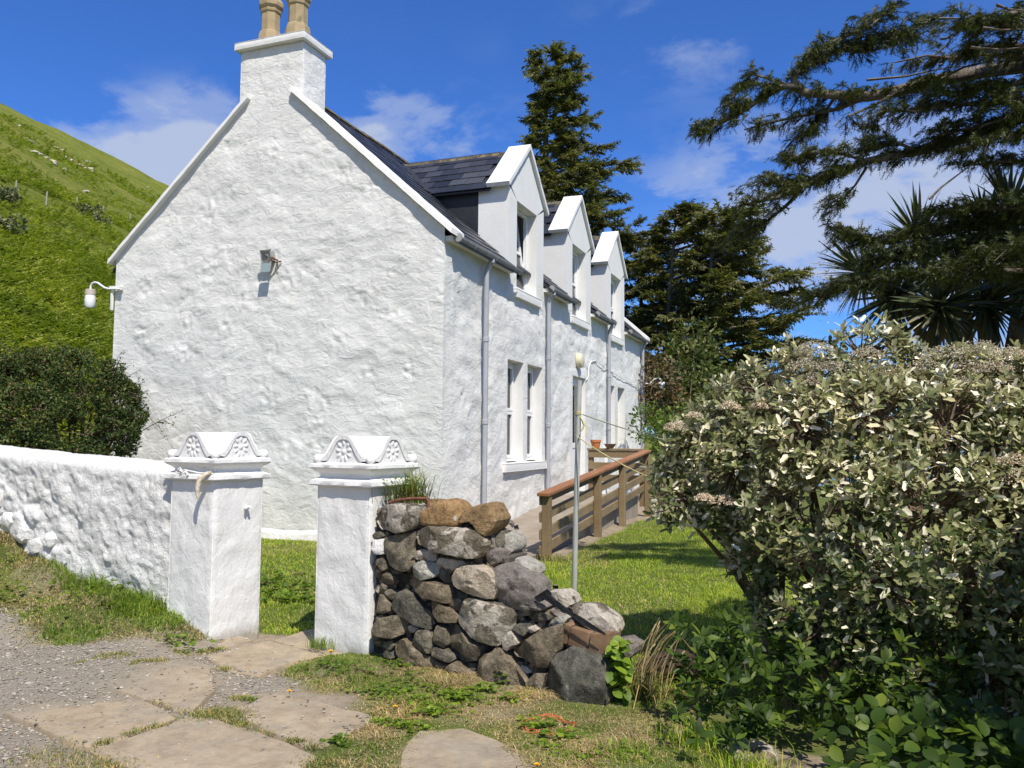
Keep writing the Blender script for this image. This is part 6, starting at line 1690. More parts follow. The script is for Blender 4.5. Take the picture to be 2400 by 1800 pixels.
# rough bank left of the gate and weedy verge in front of the rubble wall
def bank_w(x, y):
    d = poly_sdf(x, y, Z_BANK) + 0.10 * fbm(x * 3.1, y * 3.1, 0, 21, 3)
    return sstep(0.10, -0.02, d)
x_, y_ = pts_in(60000, -4.2, 0.3, -5.1, -3.4, lambda a, b: bank_w(a, b))
cl = fbm(x_ * 2.4, y_ * 2.4, 0, 51, 3)
dryb = sstep(-0.10, 0.20, fbm(x_ * 1.5 + 9, y_ * 2.2, 0, 57, 3))
hgt = (0.040 + 0.115 * sstep(-0.1, 0.5, cl)) * R1.uniform(0.4, 1.4, len(x_)) + 0.05 * sstep(0.35, 0.0, np.abs((x_ - wall_xy(0)[0]) * E2[0] + (y_ - wall_xy(0)[1]) * E2[1])) * R1.uniform(0, 1, len(x_))
kd = R1.uniform(0, 1, len(x_)) < dryb * 0.85 + 0.08
for m_, nm, mt, lb in ((~kd, 'bank_grass', 'green_grass', 'long green grass on the bank below the garden wall'), (kd, 'dry_bank_grass', 'dry_grass', 'dry trampled grass on the bank below the garden wall')):
    V, T = blades(x_[m_], y_[m_], gz_fast(x_[m_], y_[m_]) - 0.005, hgt[m_] * (0.55 if mt == 'dry_grass' else 1), 0.0022 + 0.002 * R1.uniform(0, 1, m_.sum()), np.full(m_.sum(), 0.7 if mt != 'dry_grass' else 1.6), 6)
    set_tags(link(nm, np_mesh(nm, V, T), M[mt], None, False), lb, 'grass', kind='stuff')
def verge_w(x, y):
    d = poly_sdf(x, y, Z_GRASS_R) + 0.10 * fbm(x * 3.1, y * 3.1, 0, 21, 3)
    return sstep(0.14, -0.03, d) * sstep(-0.16, 0.02, slab_sd(x, y) + 0.08 * fbm(x * 5, y * 5, 0, 27, 2))
x_, y_ = pts_in(150000, 0.9, 5.2, -6.6, -4.3, lambda a, b: verge_w(a, b) * (0.5 + 0.5 * sstep(-0.25, 0.2, fbm(a * 2.6, b * 2.6, 0, 71, 3))))
cl = fbm(x_ * 3.0, y_ * 3.0, 0, 73, 3)
dryb = sstep(-0.15, 0.25, fbm(x_ * 2.0 + 9, y_ * 2.0, 0, 77, 3))
hgt = (0.016 + 0.038 * sstep(-0.1, 0.5, cl)) * R1.uniform(0.5, 1.4, len(x_))
kd = R1.uniform(0, 1, len(x_)) < dryb * 0.75 + 0.15
for m_, nm, mt, lb in ((~kd, 'verge_grass', 'green_grass', 'short green grass and weeds below the rubble wall'), (kd, 'dry_verge_grass', 'dry_grass', 'straw coloured dry grass below the rubble wall')):
    V, T = blades(x_[m_], y_[m_], gz_fast(x_[m_], y_[m_]) - 0.004, hgt[m_], 0.0013 + 0.0014 * R1.uniform(0, 1, m_.sum()), np.full(m_.sum(), 0.8 if mt != 'dry_grass' else 2.0), 7)
    set_tags(link(nm, np_mesh(nm, V, T), M[mt], None, False), lb, 'grass', kind='stuff')
# grass along slab joints and in the gravel
seams = []
for pa, pb2, nn, wd in (((935, 840), (700, 900), 260, .02), ((560, 955), (640, 930), 120, .015), ((1120, 785), (1370, 775), 1500, .06), ((1330, 820), (1415, 850), 500, .03), ((1650, 930), (1740, 935), 220, .02), ((1000, 440), (1080, 455), 240, .025), ((1130, 440), (1280, 405), 420, .022), ((570, 490), (740, 480), 500, .04), ((750, 520), (960, 490), 380, .025), ((1270, 520), (1330, 522), 160, .02), ((1340, 690), (1430, 690), 220, .025), ((440, 510), (470, 515), 90, .02), ((790, 380), (850, 380), 220, .03), ((80, 350), (250, 390), 500, .06), ((200, 1000), (450, 1040), 600, .09), ((400, 1060), (740, 1080), 500, .06), ((1780, 1060), (1900, 1050), 400, .05), ((1420, 870), (1580, 895), 100, .01), ((1060, 770), (860, 700), 70, .012), ((1780, 960), (1840, 970), 120, .02)):
    a, b = pf([pa, pb2]); t_ = R1.uniform(0, 1, nn)[:, None]
    seams.append(a + (b - a) * t_ + R1.normal(0, wd, (nn, 2)))
sm = np.concatenate(seams)
V, T = blades(sm[:, 0], sm[:, 1], np.maximum(gz_fast(sm[:, 0], sm[:, 1]), 0.012), R1.uniform(0.008, 0.030, len(sm)), R1.uniform(0.0011, 0.0022, len(sm)), np.full(len(sm), 1.0), 9)
set_tags(link('joint_grass', np_mesh('joint_grass', V, T), M['rough_grass'], None, False), 'tufts of grass in the joints of the flagstones and gravel', 'grass', kind='stuff')

# small lobed weed leaves
def leafT(n=4, w=0.32, fold=0.06, tooth=0.0, droop=0.12):
    """leaf along +x of length 1: pairs of side points around a midrib"""
    v = [(0, 0, 0)]; f = []
    for i in range(1, n + 1):
        s = i / (n + 0.6); ww = w * math.sin(math.pi * min(s * 0.93 + 0.04, 1)) ** 0.8 * (1 + (tooth if i % 2 else -tooth))
        z = -droop * s * s
        v += [(s, 0, z), (s - 0.02, ww, z + fold * ww / w), (s - 0.02, -ww, z + fold * ww / w)]
    v.append((1, 0, -droop))
    k = lambda i, j: 1 + 3 * (i - 1) + j
    f += [(0, k(1, 0), k(1, 1)), (0, k(1, 2), k(1, 0))]
    for i in range(1, n):
        f += [(k(i, 0), k(i + 1, 0), k(i + 1, 1)), (k(i, 0), k(i + 1, 1), k(i, 1)), (k(i, 0), k(i, 2), k(i + 1, 2)), (k(i, 0), k(i + 1, 2), k(i + 1, 0))]
    e = len(v) - 1
    f += [(k(n, 0), e, k(n, 1)), (k(n, 0), k(n, 2), e)]
    return np.array(v, float), np.array(f)
LV3, LF3 = leafT(3, 0.42, 0.05, 0.12)
def lobed(pos, size, seed, up=0.5):
    """three leaflets at every position"""
    rs = np.random.RandomState(seed); n = len(pos); out = []
    az = rs.uniform(0, 6.28, n); tiltn = np.array([[0, 0, 1.0]]) + 0.45 * rs.normal(0, 1, (n, 3))
    for da in (-1.0, 0.0, 1.0):
        d = np.stack([np.cos(az + da), np.sin(az + da), np.full(n, 0.15)], 1)
        out.append(scatter(LV3, LF3, pos + unit(d) * size[:, None] * 0.08, frames(d, tiltn), size * (1.0 if da == 0 else 0.85)))
    return join_vt(out)
def clump_px(px_, py_, n, spread, hmin, hmax, smin, smax, z=0.02, sq=0.6):
    c = at_z(px_ * 1.085, py_ * 1.085, z)
    xy = c[:2] + R1.normal(0, spread, (n, 2)) * np.array([1, sq])
    return np.column_stack([xy, gz_fast(xy[:, 0], xy[:, 1]) + R1.uniform(hmin, hmax, n)]), R1.uniform(smin, smax, n)
W_ = [clump_px(a, b, n, s, 0.01, h, 0.012, sz) for a, b, n, s, h, sz in (
    (760, 1455, 70, .13, .05, .028), (830, 1500, 60, .10, .04, .026), (900, 1470, 30, .10, .04, .024), (960, 1500, 45, .10, .04, .030), (880, 1520, 60, .10, .04, .028), (1000, 1510, 55, .08, .05, .034), (940, 1540, 50, .08, .04, .03),
    (1045, 1455, 10, .02, .07, .034), (1085, 1475, 10, .02, .08, .036), (1050, 1490, 30, .06, .05, .034), (1110, 1510, 26, .06, .05, .03), (1160, 1560, 40, .07, .04, .03), (880, 1565, 40, .06, .03, .032), (830, 1555, 40, .06, .03, .03), (720, 1600, 26, .05, .04, .036), (1240, 1590, 26, .07, .04, .032), (1180, 1610, 24, .06, .03, .03),
    (700, 1440, 40, .1, .05, .024), (545, 1505, 20, .03, .02, .015), (1020, 1380, 20, .08, .04, .028), (860, 1440, 24, .06, .05, .028), (1230, 1640, 30, .1, .04, .03), (1330, 1620, 20, .1, .04, .024))]
# garden weeds seen through the gate and on the bank
W_ += [clump_px(625, 1270, 120, .22, .03, .09, .03, .055, 0.08, 1.0), clump_px(610, 1290, 40, .15, .03, .08, .03, .05, 0.08), clump_px(230, 1290, 80, .25, .03, .10, .018, .035, 0.25), clump_px(60, 1260, 80, .3, .03, .12, .018, .035, 0.35), clump_px(390, 1370, 30, .1, .02, .08, .02, .035, 0.12)]
pos = np.concatenate([a for a, b in W_]); sz = np.concatenate([b for a, b in W_])
V, T = lobed(pos, sz * 1.15, 3)
set_tags(link('ground_weeds', np_mesh('ground_weeds', V, T), M['weed_leaf'], None, False), 'bright green creeping weeds along the path and wall foot', 'weeds', kind='stuff')
# dandelions
def dandelion(px_, py_, z, where, hh=0.06, r=0.020):
    c = at_z(px_ * 1.085, py_ * 1.085, z + hh); g0 = float(gz_fast(c[0], c[1]))
    t_ = thing('dandelion', 'yellow dandelion flower ' + where, 'flower', (c[0], c[1], g0), 'dandelions beside the path')
    MB().tube([(c[0] + 0.01, c[1], g0), (c[0], c[1], c[2])], 0.002, 5).build('stalk', M['green_grass'], t_, smooth=60)
    mb = MB()
    for ring, (rr_, ti) in enumerate(((r, 0.15), (r * 0.75, 0.5), (r * 0.45, 0.9))):
        for k in range(11):
            a_ = 2 * math.pi * (k + 0.5 * ring) / 11; d_ = np.array([math.cos(a_), math.sin(a_), 0]); s_ = np.array([-math.sin(a_), math.cos(a_), 0])
            e_ = c + d_ * rr_ * math.cos(ti) + np.array([0, 0, rr_ * math.sin(ti) + 0.003])
            mb.add([c - s_ * 0.001, c + s_ * 0.001, e_ + s_ * 0.003, e_ - s_ * 0.003], [(0, 1, 2, 3)])
    mb.build('flower', M['dandelion'], t_, smooth=False, fix=False)
dandelion(405, 1357, 0.06, 'on the bank in front of the left gate pillar', 0.04, 0.022)
dandelion(714, 1408, 0.02, 'at the foot of the right gate pillar', 0.07, 0.022)
dandelion(625, 1494, 0.02, 'in the gravel between the flagstones', 0.03, 0.015)
dandelion(854, 1527, 0.02, 'among the weeds before the rubble wall', 0.03, 0.014)
dandelion(1160, 1653, 0.0, 'at the edge of the front flagstone', 0.03, 0.015)
# orange plastic ring in the grass
c = at_z(1183 * 1.085, 1556 * 1.085, 0.03)
ring_o = MB()
for r0, e_ in ((0.13, 0.0), (0.145, 0.8), (0.122, 2.1)):
    ring_o.tube([c + np.array([(r0 + 0.012 * math.sin(3 * a + e_)) * math.cos(a) * 1.05, (r0 + 0.01 * math.cos(2 * a + e_)) * math.sin(a), 0.004 + 0.012 * math.sin(4 * a + e_) + float(gz_fast(c[0], c[1])) - c[2] + 0.006]) for a in np.linspace(0.3 * e_, 5.2 + 0.5 * e_, 40)], 0.0016, 5)
set_tags(ring_o.build('plastic_netting_ring', M['orange_plastic'], None, smooth=60), 'frayed orange plastic ring half hidden in the dry grass', 'ring')
# stones and log at the lower right
def lump(name, px_, py_, z, rx, ry, rz, mat, label, cat, seed, group=None):
    c = at_z(px_ * 1.085, py_ * 1.085, z)
    bm = bmesh.new(); bmesh.ops.create_icosphere(bm, subdivisions=4, radius=1.0)
    P = np.array([v.co[:] for v in bm.verts])
    d = 1 + 0.16 * fbm(P[:, 0] * 1.4, P[:, 1] * 1.4, P[:, 2] * 1.4, seed, 3) + 0.10 * vnoise(P[:, 0] * 0.9 + 4, P[:, 1] * 0.9, P[:, 2] * 0.9, seed + 1)
    P = P * d[:, None]; P[:, 2] = np.where(P[:, 2] > 0.55, 0.55 + (P[:, 2] - 0.55) * 0.4, P[:, 2])
    for v, p in zip(bm.verts, P): v.co = Vector((c[0] + p[0] * rx, c[1] + p[1] * ry, c[2] + p[2] * rz))
    me = bpy.data.meshes.new(name); bm.to_mesh(me); bm.free()
    o = link(name, me, M[mat], None, 60)
    return set_tags(o, label, cat, group)
lump('boulder', 1612, 1630, -0.05, 0.16, 0.13, 0.085, 'lichen_stone', 'lichen whitened boulder half sunk in the verge below the bushes', 'boulder', 3, 'boulders along the lower right verge')
lump('boulder', 1722, 1668, -0.08, 0.13, 0.11, 0.06, 'basalt', 'smooth brown boulder at the bottom edge under the glossy leaves', 'boulder', 9, 'boulders along the lower right verge')
lump('boulder', 1405, 1590, -0.06, 0.22, 0.16, 0.06, 'flagstone', 'flat sunken brown stone beyond the end of the rubble wall', 'boulder', 14, 'boulders along the lower right verge')
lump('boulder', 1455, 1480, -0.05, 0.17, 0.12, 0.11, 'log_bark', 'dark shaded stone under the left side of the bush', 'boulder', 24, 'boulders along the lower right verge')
lp0, lp1 = at_z(1405 * 1.085, 1478 * 1.085, 0.02), at_z(1560 * 1.085, 1440 * 1.085, 0.02)
set_tags(MB().tube([lp0 + (lp1 - lp0) * t_ + np.array([0, 0, 0.08 + 0.02 * math.sin(t_ * 7)]) for t_ in np.linspace(-0.1, 1, 10)], [0.075, 0.085, 0.08, 0.085, 0.09, 0.08, 0.085, 0.08, 0.075, 0.07], 14).build('log', M['log_bark'], None, smooth=50), 'dark rotting log lying under the grey leaved bush', 'log')

# plants with blades
def tuft(name, P, n, h, spread, mat, label, cat, bend=0.9, w=0.003, seed=1, kind=None):
    rs = np.random.RandomState(seed)
    x_ = P[0] + rs.normal(0, spread, n); y_ = P[1] + rs.normal(0, spread * 0.7, n)
    V, T = blades(x_, y_, np.full(n, P[2]), h * rs.uniform(0.5, 1.15, n), np.full(n, w), np.full(n, bend), seed)
    o = link(name, np_mesh(name, V, T), M[mat], None, False)
    return set_tags(o, label, cat, 'grass tufts round the path' if name == 'grass_tuft' else None, kind)
O, pl = on_wall(cA([(520, 290)]), 0.17)
tp_ = O + pl[0][0] * AX + pl[0][1] * BX
tg = thing('grass_tuft', 'tuft of green and rusty grass growing on top of the rubble wall', 'plant', tuple(tp_))
rs = np.random.RandomState(8)
for nm, mt, n, hh, sp_, dx_, w_ in (('grass_blades', 'rough_grass', 170, 0.30, 0.07, 0.04, 0.0028), ('grass_blades', 'green_grass', 80, 0.36, 0.05, 0.03, 0.003), ('red_stems', 'russet_shrub', 150, 0.19, 0.09, 0.0, 0.0022)):
    V, T = blades(tp_[0] + dx_ + rs.normal(0, sp_, n), tp_[1] + rs.normal(0, sp_ * 0.7, n), np.full(n, tp_[2] - 0.02), hh * rs.uniform(0.4, 1.1, n), np.full(n, w_), np.full(n, 0.75), 5)
    link(nm, np_mesh(nm, V, T), M[mt], tg, False)
n = 130; pos = tp_ + np.column_stack([rs.normal(-0.06, 0.06, n), rs.normal(0, 0.05, n), rs.uniform(-0.01, 0.17, n)])
V, T = lobed(pos, rs.uniform(0.012, 0.022, n), 4); link('foliage', np_mesh('foliage', V, T), M['weed_leaf'], tg, False)
tuft('grass_tuft', at_z(1510 * 1.085, 1620 * 1.085, -0.06), 420, 0.16, 0.12, 'lawn_grass', 'lush bright green grass tuft in front of the lichen whitened boulder', 'plant', 0.6, 0.0028, 2)
tuft('grass_tuft', at_z(1600 * 1.085, 1668 * 1.085, -0.06), 260, 0.12, 0.10, 'lawn_grass', 'bright green grass tuft at the bottom edge between two boulders', 'plant', 0.6, 0.0028, 3)
tuft('grass_tuft', at_z(690 * 1.085, 1400 * 1.085, 0.03), 90, 0.12, 0.05, 'green_grass', 'green grass tuft at the left foot of the right gate pillar', 'plant', 0.6, 0.0026, 4)
tuft('grass_tuft', at_z(800 * 1.085, 1398 * 1.085, 0.03), 150, 0.13, 0.07, 'green_grass', 'green grass tuft between the right gate pillar and rubble wall', 'plant', 0.7, 0.0026, 5)
tuft('grass_tuft', at_z(1190 * 1.085, 1212 * 1.085, 0.1), 200, 0.12, 0.12, 'rough_grass', 'dry grass tuft at the foot of the nearest railing post', 'plant', 0.8, 0.003, 6)
c = at_z(436 * 1.085, 1330 * 1.085, 0.12)
tuft('weed', (c[0], c[1] - 0.02, 0.10), 16, 0.12, 0.012, 'weed_leaf', 'small upright weed against the front corner of the left gate pillar', 'plant', 0.35, 0.008, 7)
# tall dry seed grass beyond the wall end
sg = thing('seed_grass', 'tall dry grass stems with seed heads beyond the rubble wall end', 'plant', tuple(at_z(1390 * 1.085, 1500 * 1.085, 0.0)))
g0 = at_z(1378 * 1.085, 1500 * 1.085, 0.0); mb = MB(); mh = MB()
for k in range(34):
    b_ = g0 + np.array([rs.normal(0.02, 0.05), rs.normal(0, 0.05), 0]); az = rs.uniform(-0.6, 0.9); L_ = rs.uniform(0.25, 0.62); le = rs.uniform(0.15, 0.55)
    d_ = CR * math.cos(az) + _f * math.sin(az) * 0.5; d_[2] = 0
    p_ = [b_ + d_ * L_ * le * t_ ** 1.6 + np.array([0, 0, L_ * (t_ - 0.22 * t_ * t_)]) for t_ in (0, 0.35, 0.7, 1.0)]
    mb.tube(p_, [0.0022, 0.002, 0.0016, 0.001], 4)
    if k % 2 == 0: mh.tube([p_[-1] - (p_[-1] - p_[-2]) * 0.35, p_[-1], p_[-1] + (p_[-1] - p_[-2]) * 0.15], [0.002, 0.005, 0.001], 5)
mb.build('stems', M['dry_grass'], sg, smooth=60); mh.build('seed_heads', M['dry_grass'], sg, smooth=60)
V, T = blades(g0[0] + rs.normal(0.02, 0.09, 260), g0[1] + rs.normal(0, 0.07, 260), np.full(260, g0[2] - 0.02), rs.uniform(0.08, 0.30, 260), np.full(260, 0.0028), np.full(260, 1.0), 3)
link('blades', np_mesh('blades', V, T), M['rough_grass'], sg, False)

# leafy shoot at the broken wall end
LV5, LF5 = leafT(4, 0.34, 0.05, 0.0, 0.22)
def leaf_objs(V0, F0, pos, rot, scl, mat, parent, limit=300, name='leaf'):
    """the leaves that show largest as parts, the rest as one mass"""
    d = np.einsum('ij,j->i', pos - CAM, _f); o_ = np.argsort(-(scl / np.maximum(d, 0.1)) - 1e-4 * np.random.RandomState(1).uniform(0, 1, len(pos)))
    me = np_mesh(name, V0, F0); me.materials.append(M[mat]); shade(me, True)
    for i in o_[:limit]:
        ob = bpy.data.objects.new(name, me); COL.objects.link(ob); ob.parent = parent
        mtx = np.eye(4); mtx[:3, :3] = rot[i] * scl[i]; mtx[:3, 3] = pos[i] - np.array(parent.location)
        ob.matrix_local = Matrix(mtx.tolist())
    if len(o_) > limit:
        k_ = o_[limit:]
        V, T = scatter(V0, F0, pos[k_], rot[k_], scl[k_])
        ob = link(name, np_mesh(name, V, T), M[mat], parent, True); ob['kind'] = 'stuff'
ws = thing('leafy_weed', 'bright green leafy weed climbing the right end of the rubble wall', 'plant', tuple(at_z(1335 * 1.085, 1500 * 1.085, 0.0)))
n = 95; ty = rs.uniform(0, 1, n)
base = np.array([at_d((1318 + 38 * rs.uniform(0, 1)) * 1.085, (1500 - 120 * t_) * 1.085, 4.95 + rs.uniform(-0.10, 0.08)) for t_ in ty])
dd = np.column_stack([rs.normal(0.3, 0.7, n), rs.normal(-0.5, 0.6, n), rs.normal(-0.1, 0.35, n)])
leaf_objs(LV5, LF5, base, frames(dd, np.array([[0.2, -0.5, 0.9]]) + 0.3 * rs.normal(0, 1, (n, 3))), rs.uniform(0.045, 0.085, n), 'weed_leaf', ws, 95)
mb = MB()
for k in range(5):
    p0 = at_z((1325 + 6 * k) * 1.085, 1505 * 1.085, 0.0)
    mb.tube([p0, p0 + np.array([0.01, 0, 0.16]), p0 + np.array([0.03 * (k - 2), 0.02, 0.33])], [0.004, 0.003, 0.002], 5)
mb.build('stem', M['green_grass'], ws, smooth=60)

# ------------------------------------------------------------------ big grey leaved bush on the right
def DP(px_, py_, D): return at_d(px_ * 1.085, py_ * 1.085, D)
LUMPS = [(1480, 965, 5.6, .19), (1560, 895, 5.6, .26), (1650, 862, 5.6, .31), (1750, 806, 5.6, .27), (1870, 775, 5.5, .29), (1960, 798, 5.5, .28), (2070, 822, 5.4, .28), (2180, 838, 5.3, .32), (1425, 992, 5.6, .13), (1470, 1070, 5.5, .20), (1600, 1000, 5.4, .33), (1740, 940, 5.2, .40), (1880, 930, 5.1, .42), (2030, 940, 5.0, .42), (2170, 980, 4.9, .42), (1700, 1085, 5.1, .34), (1850, 1090, 4.9, .42), (2010, 1110, 4.7, .45), (2170, 1130, 4.6, .45), (1790, 1215, 4.8, .30), (1920, 1250, 4.6, .36), (2080, 1270, 4.45, .38), (2210, 1290, 4.3, .40), (1660, 1180, 5.1, .19), (1600, 1150, 5.3, .12), (1640, 1275, 5.1, .11), (1590, 1215, 5.25, .08), (1560, 1080, 5.4, .18), (1690, 1330, 4.95, .14), (2290, 1000, 4.8, .5), (2310, 1230, 4.3, .5), (2400, 1100, 5.2, .7), (2560, 1150, 4.4, .55), (2700, 1000, 4.0, .55), (2750, 1250, 3.7, .5), (1760, 1330, 4.75, .26), (1900, 1370, 4.6, .30), (2050, 1400, 4.45, .32), (2190, 1420, 4.25, .34), (2330, 1400, 4.1, .4), (1900, 900, 6.1, .5), (2150, 950, 6.0, .6), (1660, 980, 5.9, .4)]
LC = np.array([DP(a, b, d) for a, b, d, r in LUMPS]); LR = np.array([r for *_, r in LUMPS])
EXT = [(6.25, -5.9, 1.75, .48), (6.15, -5.15, 1.55, .45), (6.55, -5.2, 2.0, .5), (6.7, -6.2, 1.6, .5), (6.3, -5.6, 0.9, .45), (6.6, -5.7, 2.3, .45), (6.9, -5.6, 1.2, .55)]  # lumps past the right edge of view, added to shade the lower leaves
LC = np.concatenate([LC, np.array([e[:3] for e in EXT])]); LR = np.concatenate([LR, [e[3] for e in EXT]])
ol = thing('olearia_bush', 'large grey green leathery leaved bush with dried flower heads right of the lawn', 'bush', tuple(at_z(1800 * 1.085, 1480 * 1.085, 0.0)))
rs = np.random.RandomState(77)
sp, sdir = [], []
for c, r in zip(LC, LR):
    n = int(1330 * r * r + 40 * r)
    v = unit(rs.normal(0, 1, (n, 3))); rad = r * rs.uniform(0.72, 1.05, n) ** 0.8 * np.where(rs.uniform(0, 1, n) < 0.14, rs.uniform(1.05, 1.28, n), 1.0)
    P = c + v * rad[:, None] * np.array([1, 1, 0.95])
    dep = np.min(np.linalg.norm(P[:, None] - LC[None], axis=2) - 0.70 * LR[None], axis=1)
    k_ = (dep > 0) & (fbm(P[:, 0] * 4, P[:, 1] * 4, P[:, 2] * 4, 5, 2) > -0.30)
    sp.append(P[k_]); sdir.append(unit(v[k_] * 0.8 + np.array([0.05, -0.25, 0.85]) + 0.35 * rs.normal(0, 1, (k_.sum(), 3))))
sp = np.concatenate(sp); sdir = np.concatenate(sdir)
k_ = (np.einsum('ij,j->i', sp - CAM, _f) < 6.6) & (sp[:, 2] > 0.05)
sp, sdir = sp[k_], sdir[k_]
LVO, LFO = leafT(3, 0.21, 0.06, 0.26, 0.10)
pos, dirs, nrm, scl = [], [], [], []
for i in range(len(sp)):
    n = rs.randint(7, 11); a0 = rs.uniform(0, 6.28)
    ax = np.cross(sdir[i], (0.3, 0.5, 0.2)); ax = ax / np.linalg.norm(ax); bx = np.cross(sdir[i], ax)
    for k in range(n):
        a = a0 + k * 2.4; op = 0.45 + 0.85 * (1 - k / n) + rs.normal(0, 0.12)
        d = sdir[i] * math.cos(op) + (ax * math.cos(a) + bx * math.sin(a)) * math.sin(op)
        d = d + np.array([0, 0, -0.10 * op])
        pos.append(sp[i] - sdir[i] * (0.075 * (1 - k / n)) + d * 0.008); dirs.append(d); nrm.append(sdir[i] + 0.25 * rs.normal(0, 1, 3)); scl.append(rs.uniform(0.044, 0.086) * (0.75 + 0.4 * (1 - k / n)))
pos, dirs, nrm, scl = np.array(pos), np.array(dirs), np.array(nrm), np.array(scl)
NB_OL = len(pos)
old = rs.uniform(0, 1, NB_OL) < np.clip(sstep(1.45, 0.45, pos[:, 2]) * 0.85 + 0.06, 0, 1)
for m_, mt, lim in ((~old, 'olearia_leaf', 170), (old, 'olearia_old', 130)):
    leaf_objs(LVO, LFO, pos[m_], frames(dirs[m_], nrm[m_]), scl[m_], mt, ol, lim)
# stems: main trunks to lump centres, then twigs to the shoots
root_px = [(1650, 1440), (1690, 1450), (1800, 1470), (1950, 1490), (2080, 1500)]
roots = np.array([np.append(at_z(a * 1.085, b * 1.085, 0.0)[:2], -0.1) for a, b in root_px])
roots[:, 1] += 0.25
for j, r0 in enumerate(roots):
    mb = MB()
    near_l = [i for i in range(len(LC)) if np.argmin(np.linalg.norm(roots[:, :2] - LC[i, :2], axis=1) + 0.02 * np.arange(5)) == j]
    fork = r0 + np.array([0.02 * (j - 2), 0.05, 0.38 + 0.05 * j])
    mb.tube([r0, (r0 + fork) / 2 + np.array([0.03, 0, 0]), fork], [0.045, 0.036, 0.032], 8)
    for i in near_l:
        e_ = LC[i]; m1 = fork + (e_ - fork) * 0.45 + np.array([rs.normal(0, 0.05), rs.normal(0, 0.05), -0.06])
        mb.tube([fork, m1, e_ - np.array([0, 0, 0.1])], [0.026, 0.018, 0.010], 6)
    mb.build('stem', M['shrub_stem'], ol, smooth=60)
mb_v, mb_t = [], []
own = np.argmin(np.linalg.norm(sp[:, None] - LC[None], axis=2) - LR[None], axis=1)
tw = MB()
for i in range(0, len(sp), 1):
    if rs.uniform() < 0.8:
        c0 = LC[own[i]] + (sp[i] - LC[own[i]]) * 0.25 + rs.normal(0, 0.03, 3)
        tw.tube([c0, (c0 + sp[i]) / 2 - np.array([0, 0, 0.02]), sp[i]], [0.007, 0.005, 0.003], 3, False)
tw.build('twigs', M['shrub_stem'], ol, smooth=60, fix=False)['kind'] = 'stuff'
heads = [(1460, 925), (1575, 880), (1640, 880), (1740, 795), (1745, 830), (1800, 800), (1870, 770), (1895, 850), (1930, 815), (2000, 800), (2040, 770), (2060, 830), (2090, 800), (2110, 760), (2120, 840), (2150, 800), (2155, 870), (2010, 840), (2180, 770), (2190, 1000), (2205, 1040), (1520, 1078), (1560, 1085), (1700, 880), (1980, 870), (2080, 880), (2130, 910), (1760, 760), (1500, 900)]
for a, b in heads:
    ddist = np.linalg.norm(np.stack([(LC - CAM) @ CR / ((LC - CAM) @ _f) * F_PX + PCX, PCY - (LC - CAM) @ CU / ((LC - CAM) @ _f) * F_PX], 1) - np.array([a * 1.085, b * 1.085]), axis=1)
    i = int(np.argmin(ddist - LR * 150)); D_ = float((LC[i] - CAM) @ _f) - LR[i] * 1.12
    c = DP(a, b, D_); R_ = rs.uniform(0.05, 0.08) if a < 1650 else rs.uniform(0.075, 0.125)
    n = 330; v = unit(rs.normal(0, 1, (n, 3))); v[:, 2] = np.abs(v[:, 2]) * 1.0 - 0.2
    P = c + v * R_ * rs.uniform(0.65, 1.05, n)[:, None] * np.array([1.1, 1.1, 0.75])
    tv = np.array([(-0.5, -0.4, 0), (0.5, -0.4, 0), (0, 0.6, 0), (0, 0, 0.7)], float); MBH = R_; tt = np.array([(0, 1, 3), (1, 2, 3), (2, 0, 3)])
    V, T = scatter(tv, tt, P, frames(rs.normal(0, 1, (n, 3)), v + 0.2 * rs.normal(0, 1, (n, 3))), rs.uniform(0.006, 0.012, n))
    link('flower_head', np_mesh('flower_head', V, T), M['flower_dry'], ol, False)

# glossy plants under the bush
gp = thing('glossy_shrub', 'low shrub with narrow glossy dark green leaves under the bush', 'bush', tuple(at_z(1560 * 1.085, 1560 * 1.085, -0.05)))
pos, dirs, nrm, scl = [], [], [], []
for k in range(300):
    px2 = rs.uniform(1455, 2230); py2 = rs.uniform(1330 if px2 > 1550 else 1350, 1600)
    if px2 < 1560 and py2 > 1500 and rs.uniform() < .6: continue
    D_ = np.interp(py2, [1300, 1600], [4.9, 4.15]) + rs.normal(0, 0.12) - 0.25 * (px2 > 1900)
    c = DP(px2, py2, D_); sd_ = unit(np.array([rs.normal(0, 0.5), rs.normal(-0.4, 0.4), 0.9]))
    ax = unit(np.cross(sd_, (0.3, 0.5, 0.2))); bx = np.cross(sd_, ax)
    for j in range(rs.randint(6, 11)):
        a = j * 2.4 + k; op = 0.7 + 0.6 * rs.uniform()
        d = sd_ * math.cos(op) + (ax * math.cos(a) + bx * math.sin(a)) * math.sin(op)
        pos.append(c + d * 0.01); dirs.append(d); nrm.append(sd_ + 0.25 * rs.normal(0, 1, 3)); scl.append(rs.uniform(0.045, 0.085))
LVG, LFG = leafT(4, 0.19, 0.03, 0.0, 0.18)
leaf_objs(LVG, LFG, np.array(pos), frames(np.array(dirs), np.array(nrm)), np.array(scl), 'glossy_leaf', gp, 240)
mb = MB()
for k in range(60):
    p0 = np.append(at_z(rs.uniform(1480, 2200) * 1.085, rs.uniform(1500, 1600) * 1.085, -0.1)[:2], -0.15); p0[1] += 0.25
    mb.tube([p0, p0 + np.array([rs.normal(0, .06), -0.05, 0.2]), p0 + np.array([rs.normal(0, .14), -0.12, rs.uniform(0.3, 0.5)])], [0.008, 0.006, 0.003], 5)
mb.build('stem', M['shrub_stem'], gp, smooth=60)
bg = thing('broadleaf_plant', 'low plant with broad bright green leaves at the bottom right corner', 'plant', tuple(at_z(1960 * 1.085, 1640 * 1.085, -0.05)))
pos, dirs, nrm, scl = [], [], [], []
